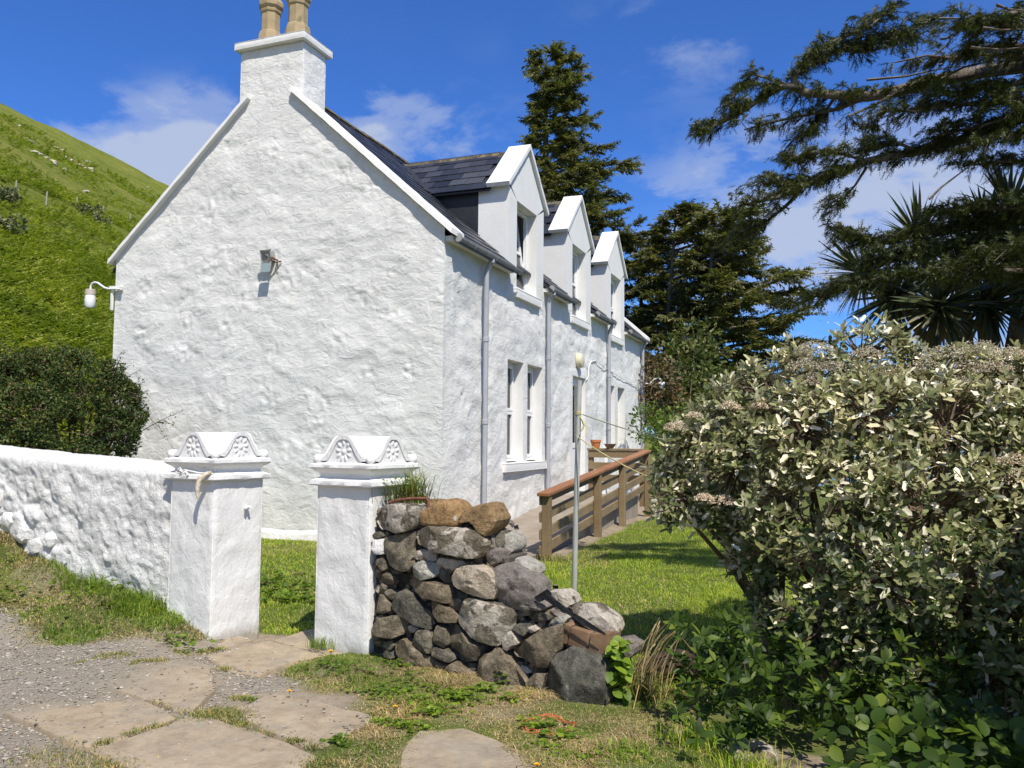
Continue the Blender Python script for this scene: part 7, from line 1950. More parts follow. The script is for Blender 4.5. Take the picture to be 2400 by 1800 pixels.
for k in range(75):
    px2 = rs.uniform(1800, 2260); py2 = rs.uniform(1520, 1720)
    D_ = np.interp(py2, [1450, 1720], [4.0, 3.35]) + rs.normal(0, 0.06)
    c = DP(px2, py2, D_); sd_ = unit(np.array([rs.normal(0, 0.3), rs.normal(-0.35, 0.3), 1.0])); ax = unit(np.cross(sd_, (0.3, 0.5, 0.2))); bx = np.cross(sd_, ax)
    for j in range(rs.randint(4, 7)):
        a = j * 2.4 + k; op = 1.15 + 0.3 * rs.normal()
        d = sd_ * math.cos(op) + (ax * math.cos(a) + bx * math.sin(a)) * math.sin(op)
        pos.append(c + d * 0.015); dirs.append(d); nrm.append(sd_ + 0.22 * rs.normal(0, 1, 3)); scl.append(rs.uniform(0.045, 0.095))
LVB, LFB = leafT(5, 0.36, 0.07, 0.0, 0.20)
leaf_objs(LVB, LFB, np.array(pos), frames(np.array(dirs), np.array(nrm)), np.array(scl), 'glossy_leaf', bg, 300)

# ------------------------------------------------------------------ dense dark shrub behind the garden wall
def shrub(name, label, lumps, dens, mat, size, stem_mat='shrub_stem', seed=1, base=None, group=None, tmpl=None, parts=('leaves', 'stem'), outw=0.6):
    rs = np.random.RandomState(seed)
    C_ = np.array([l[:3] for l in lumps]); R_ = np.array([l[3] for l in lumps])
    b0 = base if base is not None else np.array([C_[:, 0].mean(), C_[:, 1].mean(), 0])
    t_ = thing(name, label, 'bush', tuple(b0), group)
    P, Dv = [], []
    for c, r in zip(C_, R_):
        n = int(dens * r * r)
        v = unit(rs.normal(0, 1, (n, 3))); p = c + v * (r * rs.uniform(0.55, 1.06, n))[:, None]
        p = p + 0.30 * r * np.stack([fbm(p[:, 0] * 5, p[:, 1] * 5, p[:, 2] * 5, seed + q_, 2) for q_ in range(3)], 1)
        k_ = np.min(np.linalg.norm(p[:, None] - C_[None], axis=2) - 0.6 * R_[None], axis=1) > 0
        k_ &= fbm(p[:, 0] * 4.2, p[:, 1] * 4.2, p[:, 2] * 4.2, seed, 3) > (-0.14 if size < 0.05 else -0.35)
        P.append(p[k_]); Dv.append(v[k_])
    P = np.concatenate(P); Dv = np.concatenate(Dv); n = len(P)
    d = unit(Dv * outw + rs.normal(0, 0.6, (n, 3)) + np.array([0, 0, 0.25])); nn = unit(Dv * 0.6 + np.array([0, 0, 0.7]) + 0.5 * rs.normal(0, 1, (n, 3)))
    lv, lf = tmpl if tmpl is not None else leafT(1, 0.30, 0.03, 0, 0.1)
    V, T = scatter(lv, lf, P, frames(d, nn), rs.uniform(size * 0.6, size * 1.3, n))
    link(parts[0], np_mesh(parts[0], V, T), M[mat], t_, False)
    mb = MB()
    for c, r in zip(C_, R_):
        mb.tube([b0 + rs.normal(0, 0.1, 3) * np.array([1, 1, 0]), (b0 + c) / 2 + rs.normal(0, 0.05, 3), c], [0.03, 0.02, 0.01], 5)
        for k in range(10):
            v = unit(rs.normal(0, 1, 3)); mb.tube([c, c + v * r * 0.5 + rs.normal(0, .02, 3), c + v * r * 1.0], [0.010, 0.007, 0.003], 4, False)
    mb.build(parts[1], M[stem_mat], t_, smooth=60)
    return t_, P
def lp4(L): return [tuple(at_d(a * 1.085, b * 1.085, D)) + (r,) for a, b, D, r in L]
cot, Pc = shrub('cotoneaster_bush', 'dense dark evergreen bush behind the painted garden wall at the left gable corner',
    lp4([(30, 850, 10.2, .55), (-90, 860, 10.4, .75), (110, 845, 10.2, .48), (185, 850, 10.2, .46), (240, 880, 10.1, .36), (80, 930, 9.9, .6), (180, 940, 9.9, .5), (245, 935, 10.0, .32), (-40, 950, 9.9, .7), (272, 860, 10.2, .18), (262, 930, 10.1, .20), (150, 1000, 9.9, .5), (20, 1000, 9.9, .5), (-150, 980, 10.2, .7), (60, 815, 10.4, .32), (140, 795, 10.4, .26), (215, 815, 10.3, .22), (-20, 800, 10.5, .4), (290, 900, 10.1, .13), (285, 850, 10.1, .12), (275, 960, 10.0, .15), (245, 800, 10.2, .14), (100, 780, 10.5, .18), (175, 775, 10.4, .14)]),
    52000, 'shrub_leaf', 0.038, seed=31, base=np.array([-5.2, -1.0, 0.4]))
# straggling sprigs at its edge
rs = np.random.RandomState(14); mb = MB(); Ps, Ds = [], []
for (a, b), (c_, d_) in (((300, 935), (397, 886)), ((338, 912), (378, 918)), ((325, 905), (360, 945)), ((270, 870), (320, 842)), ((285, 900), (312, 902)), ((260, 830), (300, 800)), ((250, 800), (262, 772)), ((285, 860), (318, 862)), ((270, 935), (300, 925)), ((240, 790), (285, 785)), ((275, 950), (300, 965))):
    p0, p1 = DP(a, b, 10.05), DP(c_, d_, 9.95); L_ = np.linalg.norm(p1 - p0)
    mb.tube([p0, (p0 + p1) / 2 + np.array([0, 0, 0.02]), p1], [0.006, 0.004, 0.002], 4)
    n = int(L_ * 75)
    t_ = rs.uniform(0.15, 1, n)[:, None]; Ps.append(p0 + (p1 - p0) * t_ + rs.normal(0, 0.02, (n, 3))); Ds.append(unit((p1 - p0)[None] + rs.normal(0, 0.4, (n, 3))))
mb.build('sprig', M['shrub_stem'], cot, smooth=60); mb = MB()
hull = Pc[(Pc[:, 2] > 1.5)]; cc0 = np.array([-5.6, -0.2, 1.7])
for k in rs.choice(len(hull), 150, False):
    p0 = hull[k]; v = unit(unit(p0 - cc0) + rs.normal(0, 0.45, 3) + np.array([0, 0, 0.25])); p1 = p0 + v * rs.uniform(0.10, 0.34)
    mb.tube([p0, (p0 + p1) / 2 + np.array([0, 0, 0.015]), p1], [0.004, 0.003, 0.002], 3, False)
    n = rs.randint(9, 22); t_ = rs.uniform(0.1, 1, n)[:, None]; Ps.append(p0 + (p1 - p0) * t_ + rs.normal(0, 0.018, (n, 3))); Ds.append(unit(v[None] + rs.normal(0, 0.5, (n, 3))))
Ps, Ds = np.concatenate(Ps), np.concatenate(Ds)
V, T = scatter(*leafT(1, 0.28, 0.03, 0, 0.1), Ps, frames(Ds, rs.normal(0, 1, (len(Ps), 3))), rs.uniform(0.018, 0.034, len(Ps)))
link('sprig_leaves', np_mesh('sprig_leaves', V, T), M['shrub_leaf'], cot, False); mb.build('twigs', M['shrub_stem'], cot, smooth=60)['kind'] = 'stuff'
# shrubs beyond the far corner of the house
shrub('green_shrub', 'bright green rounded shrub beyond the far corner of the house', lp4([(1425, 935, 19, .40), (1400, 915, 19.5, .45), (1470, 925, 19, .55), (1450, 960, 18.5, .5), (1510, 950, 19, .5)]), 2600, 'bright_shrub', 0.10, seed=41, base=np.array([1.2, 8.4, 0.0]))
shrub('russet_shrub', 'brownish leaved shrub under the spruces at the far house corner', lp4([(1410, 830, 22, .75), (1425, 870, 22, .6), (1395, 800, 22.5, .6)]), 1500, 'russet_shrub', 0.13, seed=43, base=np.array([-0.3, 11.5, 0.0]))
shrub('leafy_tree', 'mid green broadleaf tree under the dark spruces', lp4([(1475, 800, 24, 1.0), (1460, 860, 23.5, 1.0), (1530, 850, 24, 1.0), (1500, 750, 25, 0.9), (1540, 900, 23, 0.9), (1590, 890, 24, .9), (1640, 920, 24, .9), (1600, 960, 24, .9), (1700, 930, 24, .8)]), 900, 'mixed_leaf', 0.16, seed=47, base=np.array([0.9, 13.0, 0.0]), parts=('crown', 'trunk'))

# ------------------------------------------------------------------ conifers
def sprayT(n=4):
    v, f = [], []
    for i in range(n):
        s = 0.08 + 0.82 * i / n
        for sg in (1, -1):
            b = len(v); v += [(s, 0.02 * sg, 0.01), (s + 0.24, 0.02 * sg, 0.01), (s + 0.34, sg * (0.34 - 0.18 * i / n), -0.09)]; f.append((b, b + 1, b + 2))
    b = len(v); v += [(0, -0.035, 0), (0, 0.035, 0), (1.05, 0, -0.03)]; f.append((b, b + 1, b + 2))
    b = len(v); v += [(0.05, 0, 0.05), (0.1, 0, -0.08), (0.95, 0, 0.0)]; f.append((b, b + 1, b + 2))
    return np.array(v, float), np.array(f)
def needleT(n=30, seed=0):
    rs = np.random.RandomState(seed); v, f = [], []
    for i in range(n):
        s = 0.05 + 0.92 * (i + rs.uniform(0, 1)) / n; a = i * 2.4 + rs.uniform(-0.5, 0.5); r = 0.30 * (1.1 - 0.35 * s)
        d = np.array([0.42, math.cos(a), math.sin(a) * 0.85]); d = d / np.linalg.norm(d)
        w = np.cross(d, (1, 0, 0)); w = w / np.linalg.norm(w) * 0.040; b = len(v); p = np.array([s, 0, 0])
        v += [p - w, p + w, p + d * r * 1.25]; f.append((b, b + 1, b + 2))
    for w in ((0, 0.03, 0), (0, 0, 0.03)):
        b = len(v); w = np.array(w); v += [-w, w, np.array([1.0, 0, 0])]; f.append((b, b + 1, b + 2))
    return np.array(v, float), np.array(f)
def branch_foliage(path, rs, step, twl, spread, droop, s0=0.25, clump=0.0, both=2):
    """twig positions and directions along a limb path (M,3)"""
    path = np.asarray(path); seg = np.linalg.norm(np.diff(path, axis=0), axis=1); cum = np.concatenate([[0], np.cumsum(seg)]); L = cum[-1]
    n = max(3, int(L * (1 - s0) / step)); s = s0 * L + (1 - s0) * L * np.sort(rs.uniform(0, 1, n))
    p = np.stack([np.interp(s, cum, path[:, k]) for k in range(3)], 1); q_ = np.stack([np.interp(np.minimum(s + 0.05 * L + 1e-3, L), cum, path[:, k]) for k in range(3)], 1)
    d = unit(q_ - p + (path[-1] - path[0]) * 1e-3); side = unit(np.cross(d, (0, 0, 1.0))); up = np.cross(side, d)
    fr = s / L; out_p, out_d, out_l = [], [], []
    for k in range(both):
        sg = rs.choice([-1, 1], n)[:, None]; ang = rs.uniform(0.35, 1.15, n)[:, None]
        dd = unit(d * np.cos(ang) + side * sg * np.sin(ang) * spread + up * rs.normal(0.05, 0.22, (n, 1)) + np.array([0, 0, -droop]) * rs.uniform(0.2, 1.4, (n, 1)))
        out_p.append(p + rs.normal(0, 0.02, (n, 3))); out_d.append(dd); out_l.append(twl * (1.15 - 0.6 * fr) * rs.uniform(0.6, 1.3, n))
    return np.concatenate(out_p), np.concatenate(out_d), np.concatenate(out_l)
def conifer(name, label, base, top, Lmax, wind, nb, seed, twl=0.42, step=0.08, z0=0.08, mat='needles', group=None, prof=0.75, sub=3, lift=0.25):
    rs = np.random.RandomState(seed); base, top = np.asarray(base, float), np.asarray(top, float)
    t_ = thing(name, label, 'tree', tuple(base), group)
    H = top[2] - base[2]
    tk = lambda s: base + (top - base) * s + np.array([0.25 * math.sin(s * 5 + seed), 0.2 * math.cos(s * 4), 0]) * s * (1 - s)
    MB().tube([tk(s) for s in np.linspace(0, 1, 16)], [0.024 * H * (1 - 0.96 * s) + 0.01 for s in np.linspace(0, 1, 16)], 8).build('trunk', M['bark'], t_, smooth=60)
    wood = MB(); PP, DD, LL = [], [], []
    wv = np.asarray(wind, float)
    for i in range(nb):
        s = z0 + (0.985 - z0) * ((i + rs.uniform(0, 1)) / nb) ** 0.92
        az = i * 2.399 + rs.normal(0, 0.3); h = np.array([math.cos(az), math.sin(az), 0])
        f_ = float(np.dot(h, wv)); L = Lmax * ((1 - s) ** prof) * (1.0 + 0.55 * f_) * rs.uniform(0.5, 1.2) + 0.25
        h = unit(h + wv * 0.6)
        p0 = tk(s); rise = lift * (0.4 + s) * (1 + 0.9 * max(f_, 0)) + rs.normal(0, 0.10)
        pa = [p0, p0 + h * L * 0.35 + np.array([0, 0, rise * L * 0.22]), p0 + h * L * 0.7 + np.array([0, 0, rise * L * 0.36]), p0 + h * L + np.array([0, 0, rise * L * 0.62])]
        pa = [p + rs.normal(0, 0.03 * L, 3) * (k > 0) for k, p in enumerate(pa)]
        wood.tube(pa, [0.022 * L + 0.008, 0.014 * L + 0.005, 0.008 * L + 0.003, 0.004], 4, False)
        a, b, c = branch_foliage(pa, rs, step, twl, 0.8, 0.12, 0.22); PP.append(a); DD.append(b); LL.append(c)
        for k in range(sub):
            q_ = rs.uniform(0.3, 0.8); i0 = int(q_ * 3); c0 = np.asarray(pa[i0]) + (np.asarray(pa[min(i0 + 1, 3)]) - pa[i0]) * (q_ * 3 - i0)
            sd_ = unit(np.cross(h, (0, 0, 1.0))) * rs.choice([-1, 1]); e_ = c0 + (h * 0.75 + sd_ * 0.6 + np.array([0, 0, rs.uniform(-0.25, 0.3)])) * L * rs.uniform(0.2, 0.38)
            wood.tube([c0, (c0 + e_) / 2, e_], [0.008 * L + .003, .006 * L, .003], 3, False)
            a, b, c = branch_foliage([c0, (c0 + e_) / 2, e_], rs, step, twl, 0.8, 0.15, 0.1); PP.append(a); DD.append(b); LL.append(c)
    wood.build('branches', M['bark'], t_, smooth=60, fix=False)
    PP, DD, LL = np.concatenate(PP), np.concatenate(DD), np.concatenate(LL); n = len(PP)
    V, T = scatter(*sprayT(3), PP, frames(DD, np.array([[0, 0, 1.0]]) + 0.45 * rs.normal(0, 1, (n, 3))), LL)
    link('crown', np_mesh('crown', V, T), M[mat], t_, False)
    return t_
WND = CR * 0.95 + _f * 0.1; WND[2] = 0
gr_ = 'dark spruces behind the house'
conifer('spruce_tree', 'tallest dark spruce, windswept, rising above the dormer gables', at_d(1272, 1035, 31.5), at_d(1280, 103, 31.5), 4.0, WND, 145, 5, 0.52, 0.08, group=gr_, prof=0.72)
conifer('spruce_tree', 'broad dark spruce beyond the far house corner, its tip upright', at_d(1555, 1030, 30), at_d(1583, 478, 30), 3.4, WND * 0.8, 88, 9, 0.55, 0.08, group=gr_, prof=0.6)
conifer('spruce_tree', 'broad dark spruce with a leaning top, right of the upright one', at_d(1630, 1030, 28.5), at_d(1682, 490, 28.5), 2.9, WND, 88, 13, 0.55, 0.08, group=gr_, prof=0.45)
conifer('spruce_tree', 'smaller dark spruce filling the gap behind the third dormer', at_d(1500, 1030, 33), at_d(1500, 560, 33), 3.0, WND * 0.6, 64, 17, 0.55, 0.09, group=gr_, prof=0.6)

# the near spruce whose limbs reach in from the right
sp_t = thing('spruce_tree', 'big near spruce standing off to the right whose limbs overhang the bush', 'tree', (8.6, -0.2, 0.0))
tk = [np.array([8.6, -0.2, -0.3]), np.array([8.5, -0.25, 2.0]), np.array([8.3, -0.3, 5.0]), np.array([8.0, -0.3, 8.5]), np.array([7.8, -0.3, 11.0])]
MB().tube(tk, [0.34, 0.29, 0.23, 0.14, 0.05], 14).build('trunk', M['bark'], sp_t, smooth=60)
K7 = 900 / 1659.0
def c7(pts): return [(1500 + x_ * K7, y_ * K7) for x_, y_ in pts]
rs = np.random.RandomState(55)
LIMBS = [  # (points in the photo crop, depth at root, depth at tip, root radius, foliage start, density, droop)
 ([(1700, 280), (1500, 305), (1300, 345), (1120, 392), (980, 418), (850, 410), (720, 402), (640, 370), (560, 395), (460, 470), (360, 525), (250, 575)], 7.9, 8.3, .075, .48, 1.25, .35),
 ([(720, 402), (665, 350), (690, 285), (760, 220), (880, 160), (1000, 110), (1060, 60)], 8.25, 8.0, .034, .15, 1.5, .30),
 ([(690, 285), (860, 215), (1010, 170), (1160, 130), (1280, 75)], 8.1, 8.2, .02, .0, 1.5, .30),
 ([(860, 215), (980, 225), (1100, 190), (1230, 140)], 8.2, 8.1, .014, .0, 1.3, .35),
 ([(640, 370), (560, 340), (480, 320), (400, 420)], 8.3, 8.35, .014, .2, 1.1, .3),
 ([(980, 418), (860, 470), (700, 500), (560, 530), (450, 560)], 8.1, 8.2, .02, .25, 1.1, .35),
 ([(850, 410), (800, 480), (760, 560), (650, 610)], 8.1, 8.2, .014, .2, 1.2, .4),
 ([(1120, 392), (1000, 460), (900, 500), (960, 560), (1020, 545)], 7.9, 8.0, .014, .45, 0.8, .4),
 ([(1700, 480), (1540, 540), (1400, 600), (1200, 655), (980, 695), (760, 780), (600, 850), (450, 885)], 7.5, 8.0, .06, .38, 1.5, .30),
 ([(980, 695), (860, 660), (740, 660), (660, 700)], 7.8, 7.9, .014, .1, 1.5, .25),
 ([(1200, 655), (1100, 610), (1020, 650), (980, 640)], 7.7, 7.8, .014, .2, 1.5, .25),
 ([(760, 780), (640, 790), (520, 790)], 7.9, 8.0, .014, .0, 1.6, .3),
 ([(700, 820), (620, 900), (540, 960), (430, 1005)], 8.0, 8.1, .016, .25, 1.3, .35),
 ([(980, 720), (930, 800), (870, 870), (830, 890)], 7.8, 7.9, .01, .4, 1.1, .4),
 ([(1700, 420), (1500, 450), (1350, 450), (1200, 480), (1060, 480)], 7.3, 7.6, .03, .1, 1.6, .35),
 ([(1700, 350), (1550, 370), (1400, 390), (1270, 420)], 7.3, 7.5, .03, .0, 1.8, .3),
 ([(1500, 540), (1400, 560), (1290, 580)], 7.4, 7.5, .015, .0, 1.6, .3),
 ([(1720, 560), (1560, 590), (1430, 640)], 7.2, 7.3, .02, .0, 1.6, .3),
 ([(1700, 250), (1480, 235), (1330, 250), (1240, 240), (1100, 270)], 7.4, 7.7, .02, .2, 1.3, .3),
 ([(1720, 120), (1600, 110), (1480, 95), (1400, 100)], 7.0, 7.1, .03, .1, 1.5, .25),
 ([(1720, 30), (1600, 60), (1480, 120), (1440, 140)], 7.0, 7.1, .03, .1, 1.4, .25),
 ([(1720, 200), (1560, 190), (1440, 205)], 7.1, 7.2, .02, .0, 1.5, .25),
 ([(1720, 690), (1560, 700), (1410, 715)], 7.4, 7.5, .02, .0, 1.7, .25),
 ([(1740, 940), (1560, 960), (1380, 985), (1200, 1010), (1020, 1050), (900, 1010), (850, 1000)], 7.6, 8.0, .05, .0, 2.3, .25),
 ([(1740, 1010), (1500, 1040), (1300, 1080), (1120, 1110), (980, 1130)], 7.5, 7.9, .03, .0, 2.6, .25),
 ([(1740, 1100), (1500, 1120), (1300, 1160), (1120, 1200), (960, 1220), (820, 1260), (730, 1290), (640, 1330)], 7.5, 8.2, .03, .0, 2.3, .30),
 ([(1740, 890), (1550, 900), (1400, 910), (1260, 930)], 7.4, 7.7, .03, .0, 2.5, .25),
 ([(1740, 1170), (1560, 1170), (1400, 1190), (1250, 1210)], 7.3, 7.6, .03, .0, 2.5, .25),
 ([(1740, 480), (1640, 500), (1560, 520)], 7.2, 7.3, .02, .0, 1.7, .25),
 ([(1740, 1060), (1600, 1080), (1450, 1090)], 7.0, 7.2, .02, .0, 1.9, .25),
]
PP, DD, LL = [], [], []
for li, (pts, d0, d1, r0, s0, den, dro) in enumerate(LIMBS):
    pp = c7(pts); n = len(pp)
    path_ = [at_d(a, b, d0 + (d1 - d0) * k / (n - 1) + rs.normal(0, 0.05)) for k, (a, b) in enumerate(pp)]
    if pts[0][0] >= 1690:
        hz_ = path_[0][2] + 0.35; path_ = [np.array([8.45 - 0.06 * hz_, -0.25, hz_])] + path_
        s0 = max(s0, 0.25)
    m = len(path_)
    MB().tube(path_, [r0 * (1 - 0.85 * k / (m - 1)) + 0.004 for k in range(m)], 8).build('limb', M['limb_bark'] if li in (0, 1, 8) else M['bark'], sp_t, smooth=60)
    path_ = np.array(path_)
    # side branchlets
    seg = np.linalg.norm(np.diff(path_, axis=0), axis=1); cum = np.concatenate([[0], np.cumsum(seg)]); L = cum[-1]
    nbr = int((26 if li < 14 else 24) * den * L * (1 - s0)); wood = MB()
    for k in range(nbr):
        s = (s0 + (1 - s0) * rs.uniform(0, 1)) * L; p = np.array([np.interp(s, cum, path_[:, q_]) for q_ in range(3)]); q2 = np.array([np.interp(min(s + 0.15, L), cum, path_[:, q_]) for q_ in range(3)])
        d = unit(q2 - p + (path_[-1] - path_[0]) * 0.02); sd_ = unit(np.cross(d, (0, 0, 1.0))) * rs.choice([-1, 1]); ln = rs.uniform(0.10, 0.30)
        dv = unit(d * rs.uniform(0.35, 0.9) + sd_ * rs.uniform(0.3, 0.9) + np.array([0, 0, rs.uniform(-0.35, 0.42)]))
        e_ = p + dv * ln; m_ = p + dv * ln * 0.5 + np.array([0, 0, 0.03])
        e_[2] -= dro * 0.12
        wood.tube([p, m_, e_], [0.006, 0.0045, 0.003], 3, False)
        a, b, c = branch_foliage([p, m_, e_], rs, 0.018, 0.10, 0.8, dro * 1.7, 0.10, both=1); PP.append(a); DD.append(b); LL.append(c)
    if wood.v: wood.build('twigs', M['bark'], sp_t, smooth=60, fix=False)
PP, DD, LL = np.concatenate(PP), np.concatenate(DD), np.concatenate(LL); n = len(PP)
V, T = scatter(*needleT(18), PP, frames(DD, np.array([[0, 0, 1.0]]) + 0.3 * rs.normal(0, 1, (n, 3))), LL * 1.15)
link('foliage', np_mesh('foliage', V, T), M['near_needles'], sp_t, False)
NEAR_N = n
# bare dead twigs on the near limbs
for pts, D_ in (([(1480, 120), (1560, 130), (1700, 125)], 6.9), ([(1300, 340), (1400, 290), (1520, 262), (1600, 262)], 7.6), ([(980, 345), (1150, 330), (1280, 300), (1400, 285)], 8.0), ([(1430, 205), (1560, 215), (1700, 200)], 7.0), ([(1260, 250), (1330, 190), (1375, 125)], 7.9), ([(1290, 80), (1380, 80), (1480, 90)], 7.8), ([(1250, 860), (1300, 810), (1380, 750), (1460, 690)], 7.4), ([(1540, 20), (1590, 40), (1700, 50)], 6.9), ([(1300, 170), (1340, 160), (1370, 125)], 7.9)):
    p_ = [at_d(a, b, D_) for a, b in c7(pts)]; MB().tube(p_, np.linspace(0.013, 0.004, len(p_)), 6).build('dead_branch', M['limb_bark'], sp_t, smooth=60)
# rest of its crown, out of the frame but casting shade
W2 = MB(); PP, DD, LL = [], [], []
for i in range(46):
    zz = rs.uniform(2.6, 10.5); az = rs.uniform(0, 6.28); h = np.array([math.cos(az), math.sin(az), 0.0])
    L = (3.6 * (1 - zz / 13.0)) * rs.uniform(0.6, 1.1); p0 = np.array([8.55 - 0.06 * zz, -0.25, zz])
    e_ = p0 + h * L + np.array([0, 0, 0.1 * L])
    w_ = e_ - CAM; 
    if (w_ @ _f) > 0.5 and abs((w_ @ CR) / (w_ @ _f)) < 0.72 and zz < 8.6: continue
    pa = [p0, (p0 + e_) / 2, e_]; W2.tube(pa, [0.05, 0.03, 0.01], 5, False)
    a, b, c = branch_foliage(pa, rs, 0.07, 0.42, 0.85, 0.2, 0.15); PP.append(a); DD.append(b); LL.append(c)
    for k in range(4):
        c0 = p0 + (e_ - p0) * rs.uniform(0.3, 0.8); e2 = c0 + unit(h + 0.8 * rs.normal(0, 1, 3) * np.array([1, 1, 0.2])) * L * 0.3
        a, b, c = branch_foliage([c0, (c0 + e2) / 2, e2], rs, 0.07, 0.38, 0.85, 0.2, 0.1); PP.append(a); DD.append(b); LL.append(c)
W2.build('upper_limbs', M['bark'], sp_t, smooth=60, fix=False)
PP, DD, LL = np.concatenate(PP), np.concatenate(DD), np.concatenate(LL); n = len(PP)
V, T = scatter(*sprayT(4), PP, frames(DD, np.array([[0, 0, 1.0]]) + 0.3 * rs.normal(0, 1, (n, 3))), LL)
link('upper_foliage', np_mesh('upper_foliage', V, T), M['needles'], sp_t, False)

# ------------------------------------------------------------------ cabbage palm (cordyline)
cd = thing('cabbage_palm', 'multi-stemmed cabbage palm with sword leaf heads behind the grey bush', 'palm', tuple(at_d(2150 * 1.085, 1000 * 1.085, 10.0)))
cb = at_d(2170 * 1.085, 1010 * 1.085, 10.0)
CROWNS = [(1985, 520, 10.0, .62, (-.15, 0, 1)), (1868, 590, 10.3, .62, (-.75, 0, .65)), (2130, 500, 10.2, .55, (.1, .2, 1)), (2180, 455, 9.6, .62, (.2, 0, 1)), (1935, 640, 9.8, .60, (-.5, -.3, .3)), (2030, 660, 9.5, .60, (-.1, -.5, .35)), (2130, 655, 9.6, .60, (.1, -.5, .3)), (2215, 640, 9.7, .62, (.5, -.4, .35)), (2080, 590, 10.4, .6, (0, .3, .8)), (2230, 530, 10.0, .6, (.6, 0, .8))]
SW = np.array([(0, -0.030, 0), (0, 0.030, 0), (0.4, -0.034, 0.01), (0.4, 0.034, 0.01), (0.4, 0, -0.012), (0.75, -0.022, -0.01), (0.75, 0.022, -0.01), (1, 0, -0.05)], float)
SWF = np.array([(0, 1, 4), (0, 4, 2), (1, 3, 4), (2, 4, 5), (4, 3, 6), (4, 6, 5), (5, 6, 7)])
for a, b, D_, L_, ax in CROWNS:
    c = at_d(a * 1.085, b * 1.085, D_); ax = unit(CR * ax[0] + _f * ax[1] + np.array([0, 0, 1.0]) * ax[2])
    n = 110; th = rs.uniform(0, 1, n) ** 0.75 * 2.1; ph = rs.uniform(0, 6.28, n)
    u1 = unit(np.cross(ax, (0.31, 0.2, 0.6))); u2 = np.cross(ax, u1)
    d = ax * np.cos(th)[:, None] + (u1 * np.cos(ph)[:, None] + u2 * np.sin(ph)[:, None]) * np.sin(th)[:, None]
    d = d + np.array([0, 0, -0.22]) * (th[:, None] > 0.9)
    nn = ax - d * np.sum(ax * d, 1, keepdims=True) + 0.2 * rs.normal(0, 1, (n, 3)) + 1e-3
    P = c + d * 0.04
    dead = th > 1.75
    for m_, nm, mt in ((~dead, 'leaf_crown', 'sword_leaf'), (dead, 'dead_skirt', 'dead_leaf')):
        V, T = scatter(SW, SWF, P[m_], frames(d[m_], nn[m_]), np.stack([L_ * rs.uniform(0.75, 1.15, m_.sum()), np.full(m_.sum(), 0.62), np.full(m_.sum(), L_)], 1))
        link(nm, np_mesh(nm, V, T), M[mt], cd, True)
    mid = cb + (c - cb) * 0.55 + np.array([0, 0, -0.25]) + CR * 0.1 * rs.normal()
    MB().tube([cb + np.array([0, 0, -1.6]), cb + (mid - cb) * 0.45, mid, c - ax * 0.1, c], [0.13, 0.10, 0.075, 0.06, 0.05], 10).build('trunk', M['bark'], cd, smooth=60)
c = at_d(1802 * 1.085, 605 * 1.085, 10.4)
n = 420; v = rs.normal(0, 1, (n, 3)) * np.array([0.16, 0.16, 0.20])
V, T = scatter(np.array([(-.5, -.4, 0), (.5, -.4, 0), (0, .6, 0)], float), np.array([(0, 1, 2)]), c + v, frames(rs.normal(0, 1, (n, 3)), rs.normal(0, 1, (n, 3))), rs.uniform(0.012, 0.03, n))
link('flower_spray', np_mesh('flower_spray', V, T), M['flower_dry'], cd, False)['kind'] = 'stuff'

# ------------------------------------------------------------------ hillside cover
def frondT():
    v, f = [], []
    for i in range(5):
        s = 0.10 + 0.17 * i; w = 0.30 * (1 - 0.85 * i / 5) ; z = 0.35 * s - 0.42 * s * s
        for sg in (1, -1):
            b = len(v); v += [(s - 0.03, 0, z), (s + 0.13, 0, z), (s + 0.10, sg * w, z - 0.05)]; f.append((b, b + 1, b + 2))
    b = len(v); v += [(0.9, -0.04, -0.03), (0.9, 0.04, -0.03), (1.05, 0, -0.10)]; f.append((b, b + 1, b + 2))
    return np.array(v, float), np.array(f)
rs = np.random.RandomState(91)
tb_, rb_ = [], []
for rlo, rhi, n in ((17, 28, 7500), (28, 45, 15000), (45, 75, 17000), (75, 130, 11000), (130, 250, 11000)):
    bt = rs.uniform(-0.80, -0.36, n); rg_ = np.sqrt(rs.uniform(rlo ** 2, rhi ** 2, n)); tb_.append(bt); rb_.append(rg_)
bt, rg_ = np.concatenate(tb_), np.concatenate(rb_)
dirx = _r[None] * bt[:, None] + np.array([-math.sin(_yaw), math.cos(_yaw), 0])[None]; dirx = dirx / np.linalg.norm(dirx, axis=1, keepdims=True)
x_ = CAM[0] + dirx[:, 0] * rg_; y_ = CAM[1] + dirx[:, 1] * rg_
z_ = hz(x_, y_); g_ = gz_fast(x_, y_)
k_ = (z_ > g_ - 0.5) & ~((x_ > -HW - 0.6) & (x_ < 0.5) & (y_ > -0.6)) & (fbm(x_ / 5, y_ / 5, 0, 6, 3) > -0.55 + 0.65 * sstep(45, 120, rg_))
x_, y_, z_, rg_ = x_[k_], y_[k_], np.maximum(z_, g_)[k_], rg_[k_]
n = len(x_); az = rs.uniform(0, 6.28, n)
d = np.stack([np.cos(az), np.sin(az), rs.uniform(0.1, 0.8, n)], 1)
V, T = scatter(*frondT(), np.stack([x_, y_, z_ + rs.uniform(0.0, 0.35, n)], 1), frames(d, np.array([[0, 0, 1.0]]) + 0.3 * rs.normal(0, 1, (n, 3))), rs.uniform(0.5, 0.95, n) * (1 + 0.5 * sstep(60, 130, rg_) + 0.6 * sstep(120, 220, rg_)))
set_tags(link('bracken', np_mesh('bracken', V, T), M['bracken'], None, False), 'bright green bracken covering the lower hillside', 'bracken', kind='stuff')
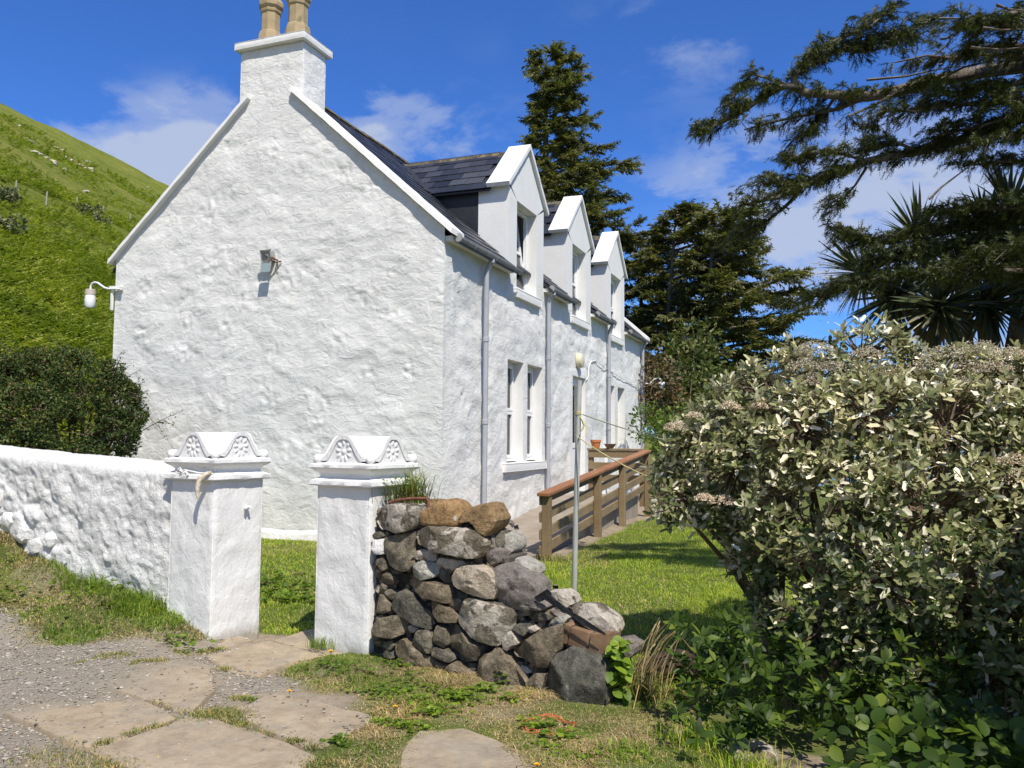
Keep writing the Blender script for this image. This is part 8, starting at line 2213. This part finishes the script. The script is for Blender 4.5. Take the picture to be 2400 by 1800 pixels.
def hill_hit(px_, py_):
    d = ray(px_, py_); t_ = np.linspace(14, 700, 6000); P = CAM[None] + d[None] * t_[:, None]
    i = np.argmax(P[:, 2] < hz(P[:, 0], P[:, 1])); return P[i]
for px_, py_ in ((36, 455), (108, 479), (179, 488), (241, 508), (304, 522)):
    p = hill_hit(px_, py_); o = MB().tube([p - np.array([0, 0, 0.3]), p + np.array([0.04, 0.02, 1.35])], 0.075, 7).build('fence_post', M['wood_grey'], None, smooth=50)
    set_tags(o, 'pale weathered fence post in a line across the green hillside', 'post', 'fence posts on the hillside')
for a, b, sc_ in ((67, 333, .9), (62, 326, .5), (130, 346, .6), (146, 354, .8), (80, 358, .7), (92, 363, .6), (124, 380, .7), (126, 386, .6), (153, 369, .6), (166, 376, .6), (184, 387, .6), (190, 389, .6), (204, 401, 1.4), (212, 398, .9), (206, 380, .7), (216, 387, .6), (150, 398, .6), (202, 450, .5), (347, 440, .6), (48, 297, .6), (107, 371, .5), (218, 404, .7)):
    p = hill_hit(a, b)
    if p[2] < 3: continue
    bm = bmesh.new(); bmesh.ops.create_icosphere(bm, subdivisions=2, radius=1.0)
    for v in bm.verts:
        q_ = 1 + 0.25 * float(vnoise(v.co.x * 1.5 + a, v.co.y * 1.5, v.co.z * 1.5, 3)); v.co = Vector((p[0] + v.co.x * sc_ * 1.3 * q_, p[1] + v.co.y * sc_ * q_, p[2] + v.co.z * sc_ * 0.6 * q_))
    me = bpy.data.meshes.new('hill_rock'); bm.to_mesh(me); bm.free()
    set_tags(link('hill_rock', me, M['pale_stone'], None, 30), 'small pale rock on the upper green hillside', 'rock', 'pale rocks on the hillside')
for a, b, r, lb in ((14, 480, 1.5, 'large olive gorse bush on the hillside at the left edge, above the other'), (-8, 545, 1.6, 'olive gorse bush low on the hillside at the left picture edge'), (196, 498, 1.3, 'low olive gorse patch on the hillside between the fence posts'), (222, 518, 1.2, 'low dark gorse patch on the hillside right of the larger patch')):
    p = hill_hit(a, b); rs2 = np.random.RandomState(int(a) + 50)
    fl_ = 1.0 if r > 1.4 else 0.45
    lumps = [(p[0] + rs2.normal(0, r * 0.6), p[1] + rs2.normal(0, r * 0.5), p[2] + r * 0.15 + abs(rs2.normal(0, r * 0.15)) * fl_, r * 0.45 * rs2.uniform(0.6, 1.1)) for k in range(8)]
    shrub('gorse_bush', lb, lumps, 420, 'gorse', 0.34, seed=int(60 + a), base=p, group='gorse bushes on the hillside')
print('OLEARIA', NB_OL, 'NEAR', NEAR_N, 'TRIS', sum(sum(len(p.vertices) - 2 for p in o.data.polygons) if len(o.data.polygons) < 2000 else len(o.data.loops) - 2 * len(o.data.polygons) for o in bpy.data.objects if o.type == 'MESH'))
